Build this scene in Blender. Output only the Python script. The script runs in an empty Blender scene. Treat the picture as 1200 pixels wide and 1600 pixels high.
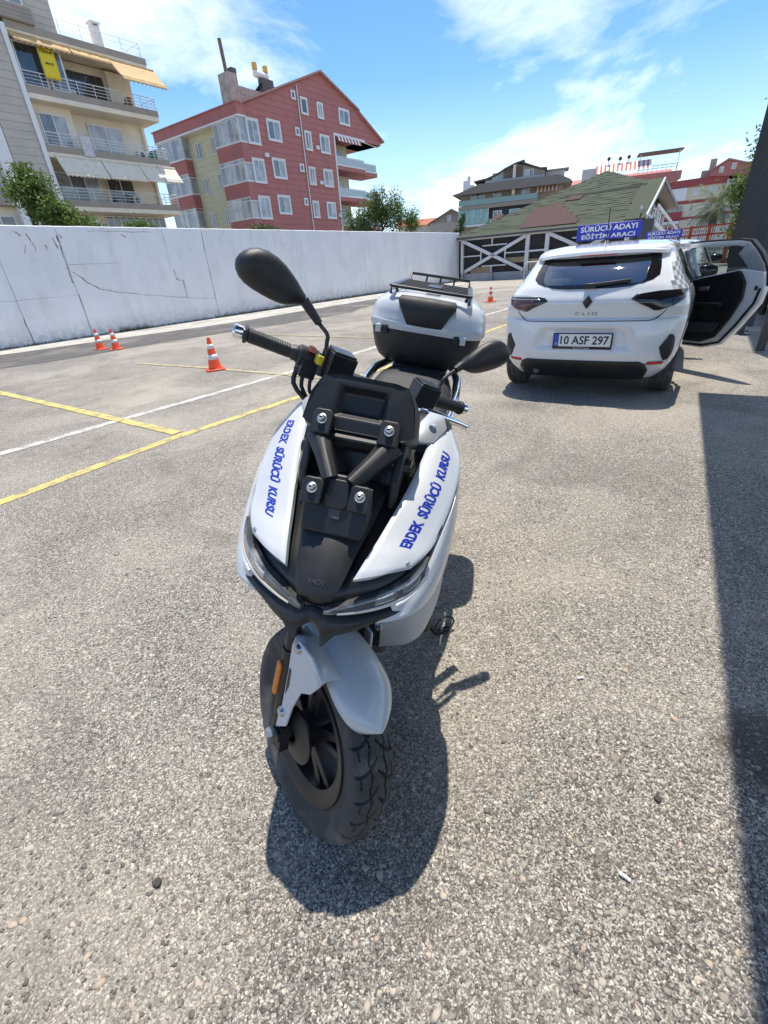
import bpy, math, random
import numpy as np
from mathutils import Matrix, Vector

# ------------------------------------------------------------------ camera, sky, sun, exposure
scn = bpy.context.scene
COL = scn.collection
rad = math.radians
sin, cos, pi = math.sin, math.cos, math.pi

CAM_F, CAM_ROLL, CAM_PITCH, CAM_H = 700.0, 4.25, 28.8, 1.35
def make_camera():
    p, r = rad(CAM_PITCH), rad(CAM_ROLL)
    F = Vector((0, cos(p), -sin(p))); R0 = Vector((1, 0, 0)); U0 = R0.cross(F)
    R = cos(r) * R0 - sin(r) * U0
    U = sin(r) * R0 + cos(r) * U0
    cd = bpy.data.cameras.new('camera'); cd.sensor_fit = 'HORIZONTAL'; cd.sensor_width = 36.0
    cd.lens = 36.0 * CAM_F / 1200.0
    cd.clip_start = 0.02; cd.clip_end = 2000
    o = bpy.data.objects.new('camera', cd); COL.objects.link(o)
    o.matrix_world = Matrix(((R.x, U.x, -F.x, 0), (R.y, U.y, -F.y, 0), (R.z, U.z, -F.z, CAM_H), (0, 0, 0, 1)))
    scn.camera = o
make_camera()

SUN_AZ, SUN_EL = 15.0, 76.0
def make_light():
    w = bpy.data.worlds.new('World'); scn.world = w; w.use_nodes = True
    nt = w.node_tree; N = nt.nodes; L = nt.links; N.clear()
    out = N.new('ShaderNodeOutputWorld'); bg = N.new('ShaderNodeBackground')
    sky = N.new('ShaderNodeTexSky'); sky.sky_type = 'NISHITA'; sky.sun_disc = False
    sky.sun_elevation = rad(SUN_EL); sky.sun_rotation = rad(SUN_AZ)
    sky.air_density = 0.8; sky.dust_density = 0.12; sky.ozone_density = 2.2; sky.altitude = 0
    tc = N.new('ShaderNodeTexCoord'); sep = N.new('ShaderNodeSeparateXYZ'); L.new(tc.outputs['Generated'], sep.inputs[0])
    def math_(op, a, b=None):
        m = N.new('ShaderNodeMath'); m.operation = op
        for i, v in enumerate((a, b)):
            if v is None: continue
            if isinstance(v, (int, float)): m.inputs[i].default_value = v
            else: L.new(v, m.inputs[i])
        return m.outputs[0]
    zz = math_('ADD', math_('MAXIMUM', sep.outputs['Z'], 0.0), 0.16)
    comb = N.new('ShaderNodeCombineXYZ')
    L.new(math_('DIVIDE', sep.outputs['X'], zz), comb.inputs[0]); L.new(math_('DIVIDE', sep.outputs['Y'], zz), comb.inputs[1])
    def noise(scale, detail, rough, off, dist=0.0, stretch=(1, 1, 1)):
        mp = N.new('ShaderNodeMapping'); mp.inputs['Location'].default_value = off; mp.inputs['Scale'].default_value = stretch
        L.new(comb.outputs[0], mp.inputs[0])
        n = N.new('ShaderNodeTexNoise'); n.inputs['Scale'].default_value = scale; n.inputs['Detail'].default_value = detail
        n.inputs['Roughness'].default_value = rough; n.inputs['Distortion'].default_value = dist
        L.new(mp.outputs[0], n.inputs['Vector']); return n.outputs['Fac']
    big = noise(0.55, 4, 0.5, (9.2, 8.8, 0))
    fine = noise(1.5, 9, 0.62, (0.7, 5.2, 0), 0.6, (1.0, 0.6, 1))
    s = math_('ADD', math_('MULTIPLY', big, 0.62), math_('MULTIPLY', fine, 0.38))
    cr = N.new('ShaderNodeValToRGB'); L.new(s, cr.inputs[0])
    cr.color_ramp.elements[0].position = 0.50; cr.color_ramp.elements[0].color = (0, 0, 0, 1)
    cr.color_ramp.elements[1].position = 0.64; cr.color_ramp.elements[1].color = (1, 1, 1, 1)
    low = N.new('ShaderNodeMapRange'); L.new(sep.outputs['Z'], low.inputs[0])
    low.inputs[1].default_value = 0.0; low.inputs[2].default_value = 0.26; low.inputs[3].default_value = 0.36; low.inputs[4].default_value = 0.0
    cloud = math_('MINIMUM', math_('ADD', math_('MULTIPLY', cr.outputs[0], 0.88), math_('MULTIPLY', low.outputs[0], math_('ADD', fine, 0.35))), 0.95)
    sat = N.new('ShaderNodeHueSaturation'); sat.inputs['Saturation'].default_value = 1.2; sat.inputs['Value'].default_value = 1.0
    L.new(sky.outputs[0], sat.inputs['Color'])
    mix = N.new('ShaderNodeMix'); mix.data_type = 'RGBA'
    L.new(cloud, mix.inputs[0]); L.new(sat.outputs[0], mix.inputs[6]); mix.inputs[7].default_value = (7.2, 7.4, 7.7, 1)
    L.new(mix.outputs[2], bg.inputs[0]); bg.inputs[1].default_value = 0.135
    L.new(bg.outputs[0], out.inputs[0])
    sd = bpy.data.lights.new('sun', 'SUN'); sd.energy = 3.4; sd.angle = rad(0.55); sd.color = (1.0, 0.935, 0.83)
    so = bpy.data.objects.new('sun', sd); COL.objects.link(so)
    d = Vector((sin(rad(SUN_AZ)) * cos(rad(SUN_EL)), cos(rad(SUN_AZ)) * cos(rad(SUN_EL)), sin(rad(SUN_EL))))
    so.rotation_euler = d.to_track_quat('Z', 'Y').to_euler(); so.location = d * 60
make_light()
vs = scn.view_settings
vs.view_transform = 'Standard'; vs.look = 'None'; vs.exposure = 0.80; vs.gamma = 1.0; vs.use_curve_mapping = False
scn.render.engine = 'CYCLES'
scn.render.resolution_x, scn.render.resolution_y = 768, 1024

# ------------------------------------------------------------------ materials
MATS = {}
def mat(name, col, rough=0.6, metal=0.0, var=0.0, vscale=8.0, bump=0.0, bscale=60.0, coat=0.0, spec=0.5, col2=None, detail=4, v2=None, v2scale=1.0):
    """plain procedural surface: base colour with noise variation and fine relief"""
    if name in MATS: return MATS[name]
    m = bpy.data.materials.new(name); m.use_nodes = True; nt = m.node_tree; N = nt.nodes; L = nt.links
    b = N['Principled BSDF']; b.inputs['Roughness'].default_value = rough; b.inputs['Metallic'].default_value = metal
    b.inputs['Specular IOR Level'].default_value = spec
    if coat: b.inputs['Coat Weight'].default_value = coat; b.inputs['Coat Roughness'].default_value = 0.06
    tc = N.new('ShaderNodeTexCoord')
    n = N.new('ShaderNodeTexNoise'); n.inputs['Scale'].default_value = vscale; n.inputs['Detail'].default_value = detail; n.inputs['Roughness'].default_value = 0.6
    L.new(tc.outputs['Object'], n.inputs['Vector'])
    c2 = col2 if col2 else tuple(max(0, c * (1 - var)) for c in col)
    cr = N.new('ShaderNodeValToRGB'); cr.color_ramp.elements[0].position = 0.32; cr.color_ramp.elements[1].position = 0.68
    cr.color_ramp.elements[0].color = (*c2, 1); cr.color_ramp.elements[1].color = (*tuple(min(1, c * (1 + (var * .35 if not col2 else 0))) for c in col), 1)
    L.new(n.outputs['Fac'], cr.inputs[0]); src = cr.outputs[0]
    if v2:
        n2 = N.new('ShaderNodeTexNoise'); n2.inputs['Scale'].default_value = v2scale; n2.inputs['Detail'].default_value = 6
        L.new(tc.outputs['Object'], n2.inputs['Vector'])
        r2 = N.new('ShaderNodeMapRange'); L.new(n2.outputs['Fac'], r2.inputs[0]); r2.inputs[1].default_value = 0.52; r2.inputs[2].default_value = 0.72
        mx = N.new('ShaderNodeMix'); mx.data_type = 'RGBA'; L.new(r2.outputs[0], mx.inputs[0]); L.new(src, mx.inputs[6]); mx.inputs[7].default_value = (*v2, 1); src = mx.outputs[2]
    L.new(src, b.inputs['Base Color'])
    rr = N.new('ShaderNodeMapRange'); L.new(n.outputs['Fac'], rr.inputs[0]); rr.inputs[3].default_value = max(0.02, rough * 0.85); rr.inputs[4].default_value = min(1, rough * 1.15)
    L.new(rr.outputs[0], b.inputs['Roughness'])
    if bump:
        n3 = N.new('ShaderNodeTexNoise'); n3.inputs['Scale'].default_value = bscale; n3.inputs['Detail'].default_value = 3; L.new(tc.outputs['Object'], n3.inputs['Vector'])
        bp = N.new('ShaderNodeBump'); bp.inputs['Strength'].default_value = bump; bp.inputs['Distance'].default_value = 0.01
        L.new(n3.outputs['Fac'], bp.inputs['Height']); L.new(bp.outputs[0], b.inputs['Normal'])
    MATS[name] = m; return m

def glass_mat(name, tint, gloss=0.5, rough=0.02):
    """dark see-through pane: tinted transparent below a mirror-like fresnel layer"""
    if name in MATS: return MATS[name]
    m = bpy.data.materials.new(name); m.use_nodes = True; nt = m.node_tree; N = nt.nodes; L = nt.links; N.clear()
    out = N.new('ShaderNodeOutputMaterial'); tr = N.new('ShaderNodeBsdfTransparent'); tr.inputs[0].default_value = (*tint, 1)
    gl = N.new('ShaderNodeBsdfGlossy'); gl.inputs['Roughness'].default_value = rough; gl.inputs[0].default_value = (.9, .95, 1, 1)
    fr = N.new('ShaderNodeFresnel'); fr.inputs[0].default_value = 1.5
    tc = N.new('ShaderNodeTexCoord'); nz = N.new('ShaderNodeTexNoise'); nz.inputs['Scale'].default_value = 1.3; L.new(tc.outputs['Object'], nz.inputs['Vector'])
    bp = N.new('ShaderNodeBump'); bp.inputs['Strength'].default_value = 0.06; bp.inputs['Distance'].default_value = 0.05; L.new(nz.outputs['Fac'], bp.inputs['Height'])
    L.new(bp.outputs[0], gl.inputs['Normal'])
    ml = N.new('ShaderNodeMath'); ml.operation = 'MULTIPLY_ADD'; ml.inputs[1].default_value = 1.0; ml.inputs[2].default_value = gloss * 0.25; L.new(fr.outputs[0], ml.inputs[0]); ml.use_clamp = True
    mx = N.new('ShaderNodeMixShader'); L.new(ml.outputs[0], mx.inputs[0]); L.new(tr.outputs[0], mx.inputs[1]); L.new(gl.outputs[0], mx.inputs[2])
    L.new(mx.outputs[0], out.inputs[0]); MATS[name] = m; return m

def window_glass(name, col, rough=0.06):
    """house window pane seen from far: dark room colour with curtains, glossy"""
    if name in MATS: return MATS[name]
    m = mat(name, col, rough=rough, var=0.5, vscale=1.1, spec=0.9, detail=2)
    m.node_tree.nodes['Principled BSDF'].inputs['Coat Weight'].default_value = 0.6
    return m

def asphalt_mat():
    m = bpy.data.materials.new('asphalt'); m.use_nodes = True; nt = m.node_tree; N = nt.nodes; L = nt.links
    b = N['Principled BSDF']; b.inputs['Roughness'].default_value = 0.9; b.inputs['Specular IOR Level'].default_value = 0.25
    tc = N.new('ShaderNodeTexCoord'); co = tc.outputs['Object']
    def noise(s, d=4, r=0.6, dist=0.0):
        n = N.new('ShaderNodeTexNoise'); n.inputs['Scale'].default_value = s; n.inputs['Detail'].default_value = d; n.inputs['Roughness'].default_value = r
        n.inputs['Distortion'].default_value = dist; L.new(co, n.inputs['Vector']); return n.outputs['Fac']
    wn = N.new('ShaderNodeTexNoise'); wn.inputs['Scale'].default_value = 60; L.new(co, wn.inputs['Vector'])
    wadd = N.new('ShaderNodeVectorMath'); wadd.operation = 'SCALE'; wadd.inputs['Scale'].default_value = 0.012; L.new(wn.outputs['Color'], wadd.inputs[0])
    wv = N.new('ShaderNodeVectorMath'); wv.operation = 'ADD'; L.new(co, wv.inputs[0]); L.new(wadd.outputs[0], wv.inputs[1])
    def voro(s):
        v = N.new('ShaderNodeTexVoronoi'); v.inputs['Scale'].default_value = s; L.new(wv.outputs[0], v.inputs['Vector']); return v
    def ramp(src, stops):
        r = N.new('ShaderNodeValToRGB'); L.new(src, r.inputs[0]); e = r.color_ramp.elements
        while len(e) < len(stops): e.new(0.5)
        for i, (p, c) in enumerate(stops): e[i].position = p; e[i].color = (*c, 1)
        return r.outputs[0]
    def mixc(f, a, c, mode='MIX'):
        x = N.new('ShaderNodeMix'); x.data_type = 'RGBA'; x.blend_type = mode
        if isinstance(f, (int, float)): x.inputs[0].default_value = f
        else: L.new(f, x.inputs[0])
        for s, i in ((a, 6), (c, 7)):
            if isinstance(s, tuple): x.inputs[i].default_value = (*s, 1)
            else: L.new(s, x.inputs[i])
        return x.outputs[2]
    def mathn(op, a, c):
        x = N.new('ShaderNodeMath'); x.operation = op
        for i, s in enumerate((a, c)):
            if isinstance(s, (int, float)): x.inputs[i].default_value = s
            else: L.new(s, x.inputs[i])
        return x.outputs[0]
    va, vb, vc = voro(88), voro(235), voro(460)
    sep = N.new('ShaderNodeSeparateColor'); L.new(va.outputs['Color'], sep.inputs[0])
    sepb = N.new('ShaderNodeSeparateColor'); L.new(vb.outputs['Color'], sepb.inputs[0])
    stone = ramp(sep.outputs[0], [(0.0, (.07, .067, .062)), (.25, (.19, .18, .163)), (.52, (.31, .292, .262)), (.78, (.44, .412, .365)), (.93, (.60, .56, .50)), (1, (.47, .36, .28))])
    grit = ramp(sepb.outputs[0], [(0.0, (.045, .043, .040)), (.36, (.17, .160, .146)), (.72, (.31, .293, .265)), (1, (.52, .49, .445))])
    isst = ramp(sep.outputs[1], [(.54, (0, 0, 0)), (.58, (1, 1, 1))])
    edge = ramp(va.outputs['Distance'], [(.36, (1, 1, 1)), (.56, (0, 0, 0))])
    col = mixc(mathn('MULTIPLY', isst, edge), grit, stone)
    edgeb = ramp(vb.outputs['Distance'], [(.42, (0, 0, 0)), (.72, (1, 1, 1))])
    col = mixc(mathn('MULTIPLY', edgeb, 0.62), col, (.045, .042, .038))
    # dusty and dark worn areas with outlines of their own
    dust = ramp(noise(0.55, 5, .6, .6), [(.42, (0, 0, 0)), (.66, (1, 1, 1))])
    col = mixc(mathn('MULTIPLY', dust, 0.45), col, (.43, .395, .335))
    dark = ramp(noise(1.1, 7, .68, 1.2), [(.5, (0, 0, 0)), (.68, (1, 1, 1))])
    col = mixc(mathn('MULTIPLY', dark, 0.45), col, (.08, .076, .07))
    tint = ramp(noise(.16, 3), [(.3, (1.15, 1.14, 1.12)), (.7, (1.22, 1.17, 1.09))])
    col = mixc(1.0, col, tint, 'MULTIPLY')
    # oily damp patch beside the shade at the right
    sv = N.new('ShaderNodeVectorMath'); sv.operation = 'SUBTRACT'; L.new(co, sv.inputs[0]); sv.inputs[1].default_value = (1.10, .78, 0)
    ln = N.new('ShaderNodeVectorMath'); ln.operation = 'LENGTH'; L.new(sv.outputs[0], ln.inputs[0])
    dd = mathn('ADD', ln.outputs['Value'], mathn('MULTIPLY', noise(14, 6, .7), 0.28))
    oil = ramp(dd, [(.24, (1, 1, 1)), (.33, (0, 0, 0))])
    col = mixc(mathn('MULTIPLY', oil, .78), col, (.035, .027, .02))
    L.new(col, b.inputs['Base Color'])
    rgh = N.new('ShaderNodeMapRange'); L.new(oil, rgh.inputs[0]); rgh.inputs[3].default_value = .9; rgh.inputs[4].default_value = .45; L.new(rgh.outputs[0], b.inputs['Roughness'])
    h = mathn('ADD', mathn('MULTIPLY', mathn('SUBTRACT', 1.0, va.outputs['Distance']), mathn('MULTIPLY', isst, 1.0)), mathn('MULTIPLY', mathn('SUBTRACT', 1.0, vb.outputs['Distance']), .55))
    h = mathn('ADD', h, mathn('MULTIPLY', vc.outputs['Distance'], -.25))
    bp = N.new('ShaderNodeBump'); bp.inputs['Strength'].default_value = 0.8; bp.inputs['Distance'].default_value = 0.0035; L.new(h, bp.inputs['Height']); L.new(bp.outputs[0], b.inputs['Normal'])
    return m

def paint_line_mat(name, col):
    m = bpy.data.materials.new(name); m.use_nodes = True; nt = m.node_tree; N = nt.nodes; L = nt.links
    b = N['Principled BSDF']; b.inputs['Roughness'].default_value = 0.75; tc = N.new('ShaderNodeTexCoord')
    def noise(s, d):
        n = N.new('ShaderNodeTexNoise'); n.inputs['Scale'].default_value = s; n.inputs['Detail'].default_value = d; n.inputs['Roughness'].default_value = .7; L.new(tc.outputs['Object'], n.inputs['Vector']); return n.outputs['Fac']
    v = N.new('ShaderNodeTexVoronoi'); v.inputs['Scale'].default_value = 110; L.new(tc.outputs['Object'], v.inputs['Vector'])
    mul = N.new('ShaderNodeMath'); mul.operation = 'MULTIPLY_ADD'; L.new(noise(7, 6), mul.inputs[0]); mul.inputs[1].default_value = 1.0
    mv = N.new('ShaderNodeMath'); mv.operation = 'MULTIPLY'; L.new(v.outputs['Distance'], mv.inputs[0]); mv.inputs[1].default_value = .38; L.new(mv.outputs[0], mul.inputs[2])
    r = N.new('ShaderNodeMapRange'); L.new(mul.outputs[0], r.inputs[0]); r.inputs[1].default_value = .62; r.inputs[2].default_value = .86
    x = N.new('ShaderNodeMix'); x.data_type = 'RGBA'; L.new(r.outputs[0], x.inputs[0]); x.inputs[6].default_value = (*col, 1); x.inputs[7].default_value = (.19, .17, .145, 1)
    L.new(x.outputs[2], b.inputs['Base Color'])
    bp = N.new('ShaderNodeBump'); bp.inputs['Strength'].default_value = .6; bp.inputs['Distance'].default_value = .004; L.new(v.outputs['Distance'], bp.inputs['Height']); L.new(bp.outputs[0], b.inputs['Normal'])
    MATS[name] = m; return m

def wall_mat():
    m = bpy.data.materials.new('whitewash'); m.use_nodes = True; nt = m.node_tree; N = nt.nodes; L = nt.links
    b = N['Principled BSDF']; b.inputs['Roughness'].default_value = 0.85; tc = N.new('ShaderNodeTexCoord')
    def noise(s, d=5, r=.6, st=(1, 1, 1), dist=0.0):
        mp = N.new('ShaderNodeMapping'); mp.inputs['Scale'].default_value = st; L.new(tc.outputs['Object'], mp.inputs[0])
        n = N.new('ShaderNodeTexNoise'); n.inputs['Scale'].default_value = s; n.inputs['Detail'].default_value = d; n.inputs['Roughness'].default_value = r; n.inputs['Distortion'].default_value = dist
        L.new(mp.outputs[0], n.inputs['Vector']); return n.outputs['Fac']
    def rng(src, a, c, lo=0, hi=1):
        r = N.new('ShaderNodeMapRange'); L.new(src, r.inputs[0]); r.inputs[1].default_value = a; r.inputs[2].default_value = c; r.inputs[3].default_value = lo; r.inputs[4].default_value = hi; return r.outputs[0]
    def mul(a, c):
        x = N.new('ShaderNodeMath'); x.operation = 'MULTIPLY'
        for i, s in enumerate((a, c)):
            if isinstance(s, (int, float)): x.inputs[i].default_value = s
            else: L.new(s, x.inputs[i])
        return x.outputs[0]
    def mixc(f, a, c):
        x = N.new('ShaderNodeMix'); x.data_type = 'RGBA'; L.new(f, x.inputs[0])
        for s, i in ((a, 6), (c, 7)):
            if isinstance(s, tuple): x.inputs[i].default_value = (*s, 1)
            else: L.new(s, x.inputs[i])
        return x.outputs[2]
    sx = N.new('ShaderNodeSeparateXYZ'); L.new(tc.outputs['Object'], sx.inputs[0])
    col = mixc(rng(noise(.8, 6), .35, .7), (.80, .795, .785), (.88, .875, .865))
    col = mixc(mul(rng(noise(2.2, 6, .7, (1, 1, .25)), .50, .74), .55), col, (.60, .59, .57))
    top = rng(sx.outputs['Z'], 1.5, 2.9)
    col = mixc(mul(mul(rng(noise(3.5, 7, .75, (1, 1, .5), 1.0), .60, .70), top), .75), col, (.42, .24, .20))
    col = mixc(mul(rng(noise(5.0, 8, .8, (1, 1, .35)), .66, .74), .7), col, (.25, .24, .23))
    low = rng(sx.outputs['Z'], .0, .55, .95, 0)
    col = mixc(mul(low, rng(noise(6, 6), .35, .7)), col, (.42, .41, .37))
    L.new(col, b.inputs['Base Color'])
    bp = N.new('ShaderNodeBump'); bp.inputs['Strength'].default_value = .5; bp.inputs['Distance'].default_value = .03; L.new(noise(4, 8, .7), bp.inputs['Height']); L.new(bp.outputs[0], b.inputs['Normal'])
    MATS['whitewash'] = m; return m

def leaf_mat(name, col, col2):
    if name in MATS: return MATS[name]
    m = bpy.data.materials.new(name); m.use_nodes = True; nt = m.node_tree; N = nt.nodes; L = nt.links
    b = N['Principled BSDF']; b.inputs['Roughness'].default_value = .55; tc = N.new('ShaderNodeTexCoord')
    at = N.new('ShaderNodeAttribute'); at.attribute_name = 'tone'
    x = N.new('ShaderNodeMix'); x.data_type = 'RGBA'; L.new(at.outputs['Fac'], x.inputs[0]); x.inputs[6].default_value = (*col, 1); x.inputs[7].default_value = (*col2, 1)
    L.new(x.outputs[2], b.inputs['Base Color'])
    tl = N.new('ShaderNodeBsdfTranslucent'); L.new(x.outputs[2], tl.inputs[0]); ms = N.new('ShaderNodeMixShader'); ms.inputs[0].default_value = .35
    out = [n for n in N if n.type == 'OUTPUT_MATERIAL'][0]
    L.new(b.outputs[0], ms.inputs[1]); L.new(tl.outputs[0], ms.inputs[2]); L.new(ms.outputs[0], out.inputs[0])
    MATS[name] = m; return m

# ------------------------------------------------------------------ mesh helpers
def tag(o, label=None, cat=None, group=None, kind=None):
    if label: o['label'] = label
    if cat: o['category'] = cat
    if group: o['group'] = group
    if kind: o['kind'] = kind
    return o

def empty(name, loc=(0, 0, 0), rz=0.0, label=None, cat=None, group=None, matrix=None):
    o = bpy.data.objects.new(name, None); COL.objects.link(o); o.empty_display_size = .1
    if matrix is not None: o.matrix_world = matrix
    else: o.location = loc; o.rotation_euler = (0, 0, rz)
    return tag(o, label, cat, group)

def frame_at(name, x, y, az, z=0.0, **k):
    """an empty whose local x runs along compass angle az (clockwise from +Y), local y into the depth"""
    return empty(name, (x, y, z), rad(90 - az), **k)

class MB:
    def __init__(s, M=None): s.v = []; s.f = []; s.M = M
    def add(s, vs, fs):
        b = len(s.v)
        if s.M is not None: vs = [tuple(s.M @ Vector(p)) for p in vs]
        s.v += [tuple(p) for p in vs]; s.f += [tuple(b + i for i in f) for f in fs]; return s
    def box(s, x0, x1, y0, y1, z0, z1, M=None):
        x0, x1 = min(x0, x1), max(x0, x1); y0, y1 = min(y0, y1), max(y0, y1); z0, z1 = min(z0, z1), max(z0, z1)
        vs = [(x, y, z) for z in (z0, z1) for y in (y0, y1) for x in (x0, x1)]
        if M is not None: vs = [tuple(M @ Vector(p)) for p in vs]
        return s.add(vs, [(0, 2, 3, 1), (4, 5, 7, 6), (0, 1, 5, 4), (2, 6, 7, 3), (0, 4, 6, 2), (1, 3, 7, 5)])
    def prism(s, poly, lo, hi, fn):
        """poly: 2-D outline counter-clockwise; fn(a,b,h) -> point"""
        n = len(poly); vs = [fn(a, b, lo) for a, b in poly] + [fn(a, b, hi) for a, b in poly]
        fs = [tuple(range(n - 1, -1, -1)), tuple(range(n, 2 * n))] + [(i, (i + 1) % n, n + (i + 1) % n, n + i) for i in range(n)]
        return s.add(vs, fs)
    def tube(s, path, r, n=8, caps=True):
        P = [Vector(p) for p in path]; rs = r if isinstance(r, (list, tuple)) else [r] * len(P)
        vs = []; fs = []; up = None
        for i, p in enumerate(P):
            d = (P[min(i + 1, len(P) - 1)] - P[max(i - 1, 0)]).normalized()
            if up is None: up = d.orthogonal().normalized()
            up = (up - d * up.dot(d)).normalized(); w = d.cross(up)
            vs += [tuple(p + (up * cos(2 * pi * k / n) + w * sin(2 * pi * k / n)) * rs[i]) for k in range(n)]
        for i in range(len(P) - 1):
            fs += [(i * n + k, i * n + (k + 1) % n, (i + 1) * n + (k + 1) % n, (i + 1) * n + k) for k in range(n)]
        if caps: fs += [tuple(range(n - 1, -1, -1)), tuple((len(P) - 1) * n + k for k in range(n))]
        return s.add(vs, fs)
    def bar(s, a, b, w, h):
        """square bar from a to b; w across, h along the more vertical side"""
        a, b = Vector(a), Vector(b); d = (b - a).normalized(); up = Vector((0, 0, 1))
        if abs(d.z) > .95: up = Vector((0, 1, 0))
        x = d.cross(up).normalized(); z = x.cross(d)
        vs = [tuple(p + x * (i * w / 2) + z * (j * h / 2)) for p in (a, b) for i, j in ((-1, -1), (1, -1), (1, 1), (-1, 1))]
        return s.add(vs, [(3, 2, 1, 0), (4, 5, 6, 7), (0, 1, 5, 4), (1, 2, 6, 5), (2, 3, 7, 6), (3, 0, 4, 7)])
    def lathe(s, prof, n=32, axis='y', c=(0, 0, 0), closed=False):
        """prof: (radius, height along axis)"""
        m = len(prof); vs = []; fs = []
        for k in range(n):
            a = 2 * pi * k / n
            for r, h in prof:
                p = (r * cos(a), h, r * sin(a)) if axis == 'y' else ((r * cos(a), r * sin(a), h) if axis == 'z' else (h, r * cos(a), r * sin(a)))
                vs.append((p[0] + c[0], p[1] + c[1], p[2] + c[2]))
        for k in range(n):
            k2 = (k + 1) % n
            for j in range(m - 1 if not closed else m):
                j2 = (j + 1) % m; fs.append((k * m + j, k * m + j2, k2 * m + j2, k2 * m + j))
        return s.add(vs, fs)
    def grid(s, rows, cu=False, cv=False):
        m, n = len(rows), len(rows[0]); vs = [p for r in rows for p in r]; fs = []
        for i in range(m if cu else m - 1):
            for j in range(n if cv else n - 1):
                i2, j2 = (i + 1) % m, (j + 1) % n
                fs.append((i * n + j, i * n + j2, i2 * n + j2, i2 * n + j))
        return s.add(vs, fs)
    def build(s, name, material, parent=None, smooth=False, bevel=0.0, solid=0.0, sub=0, seg=2, angle=40, label=None, cat=None, group=None, kind=None):
        me = bpy.data.meshes.new(name); me.from_pydata(s.v, [], s.f); me.update()
        o = bpy.data.objects.new(name, me); COL.objects.link(o); me.materials.append(material)
        if parent is not None: o.parent = parent
        finish(o, smooth, bevel, solid, sub, seg, angle)
        return tag(o, label, cat, group, kind)

def finish(o, smooth=False, bevel=0.0, solid=0.0, sub=0, seg=2, angle=40):
    me = o.data
    if solid: m = o.modifiers.new('solid', 'SOLIDIFY'); m.thickness = solid; m.offset = -1
    if sub: m = o.modifiers.new('sub', 'SUBSURF'); m.levels = m.render_levels = sub
    if bevel: m = o.modifiers.new('bevel', 'BEVEL'); m.width = bevel; m.segments = seg; m.limit_method = 'ANGLE'; m.angle_limit = rad(30)
    if smooth or bevel:
        for p in me.polygons: p.use_smooth = True
        if not sub:
            try: me.set_sharp_from_angle(angle=rad(angle))
            except Exception: pass
    return o

def inst(o, parent, matrix=None, name=None):
    c = o.copy(); COL.objects.link(c); c.parent = parent
    if matrix is not None: c.matrix_local = matrix
    return c

def np_mesh(name, verts, quads, material, parent=None, tone=None, smooth=False):
    me = bpy.data.meshes.new(name); verts = np.asarray(verts, np.float32); quads = np.asarray(quads, np.int32); k = quads.shape[1]
    me.vertices.add(len(verts)); me.vertices.foreach_set('co', verts.ravel())
    me.loops.add(quads.size); me.loops.foreach_set('vertex_index', quads.ravel())
    me.polygons.add(len(quads)); me.polygons.foreach_set('loop_start', np.arange(0, quads.size, k, dtype=np.int32))
    if smooth: me.polygons.foreach_set('use_smooth', np.ones(len(quads), bool))
    me.update(calc_edges=True)
    if tone is not None:
        a = me.attributes.new('tone', 'FLOAT', 'FACE'); a.data.foreach_set('value', np.asarray(tone, np.float32))
    me.materials.append(material); o = bpy.data.objects.new(name, me); COL.objects.link(o)
    if parent is not None: o.parent = parent
    return o

def catmull(P, t):
    """Catmull-Rom through list of Vectors, t in 0..1"""
    n = len(P) - 1; x = min(max(t, 0), 1) * n; i = min(int(x), n - 1); u = x - i
    p1, p2 = P[i], P[i + 1]; p0 = P[i - 1] if i > 0 else p1 * 2 - p2; p3 = P[i + 2] if i + 2 <= n else p2 * 2 - p1
    return 0.5 * ((2 * p1) + (p2 - p0) * u + (2 * p0 - 5 * p1 + 4 * p2 - p3) * u * u + (3 * p1 - p0 - 3 * p2 + p3) * u ** 3)

class Patch:
    """smooth sheet through a net of points, with real thickness"""
    def __init__(s, rows, side=1): s.rows = [[Vector((p[0], p[1] * side, p[2])) for p in r] for r in rows]; s.side = side
    def at(s, u, v): return catmull([catmull(r, v) for r in s.rows], u)
    def nrm(s, u, v):
        e = .004; du = s.at(min(u + e, 1), v) - s.at(max(u - e, 0), v); dv = s.at(u, min(v + e, 1)) - s.at(u, max(v - e, 0))
        n = du.cross(dv).normalized(); return n * s.flip if hasattr(s, 'flip') else n
    def mesh(s, name, material, parent, nu=20, nv=12, thick=.006, out=(1, 0, .6), u0=0, u1=1, v0=0, v1=1, lift=0.0, edge=.0035):
        """thick sheet, rim rolled in by edge"""
        o3 = Vector((out[0], out[1] * s.side, out[2])); s.flip = 1
        if s.nrm((u0 + u1) / 2, (v0 + v1) / 2).dot(o3) < 0: s.flip = -1
        top = []; bot = []
        for i in range(nu + 1):
            a = []; b = []
            for j in range(nv + 1):
                u = u0 + (u1 - u0) * i / nu; v = v0 + (v1 - v0) * j / nv; p = s.at(u, v); n = s.nrm(u, v)
                border = (i in (0, nu)) or (j in (0, nv))
                a.append(tuple(p + n * (lift - (edge if border else 0)))); b.append(tuple(p + n * (lift - thick)))
            top.append(a); bot.append(b)
        m = MB(); m.grid(top); m.grid([r[::-1] for r in bot]); W = nv + 1; H = nu + 1; off = W * H
        ring = [(0, j) for j in range(nv)] + [(i, nv) for i in range(nu)] + [(nu, j) for j in range(nv, 0, -1)] + [(i, 0) for i in range(nu, 0, -1)]
        for k in range(len(ring)):
            (i, j), (i2, j2) = ring[k], ring[(k + 1) % len(ring)]
            m.f.append((i * W + j, i2 * W + j2, off + i2 * W + (nv - j2), off + i * W + (nv - j)))
        return m.build(name, material, parent, smooth=True, angle=50)

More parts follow.
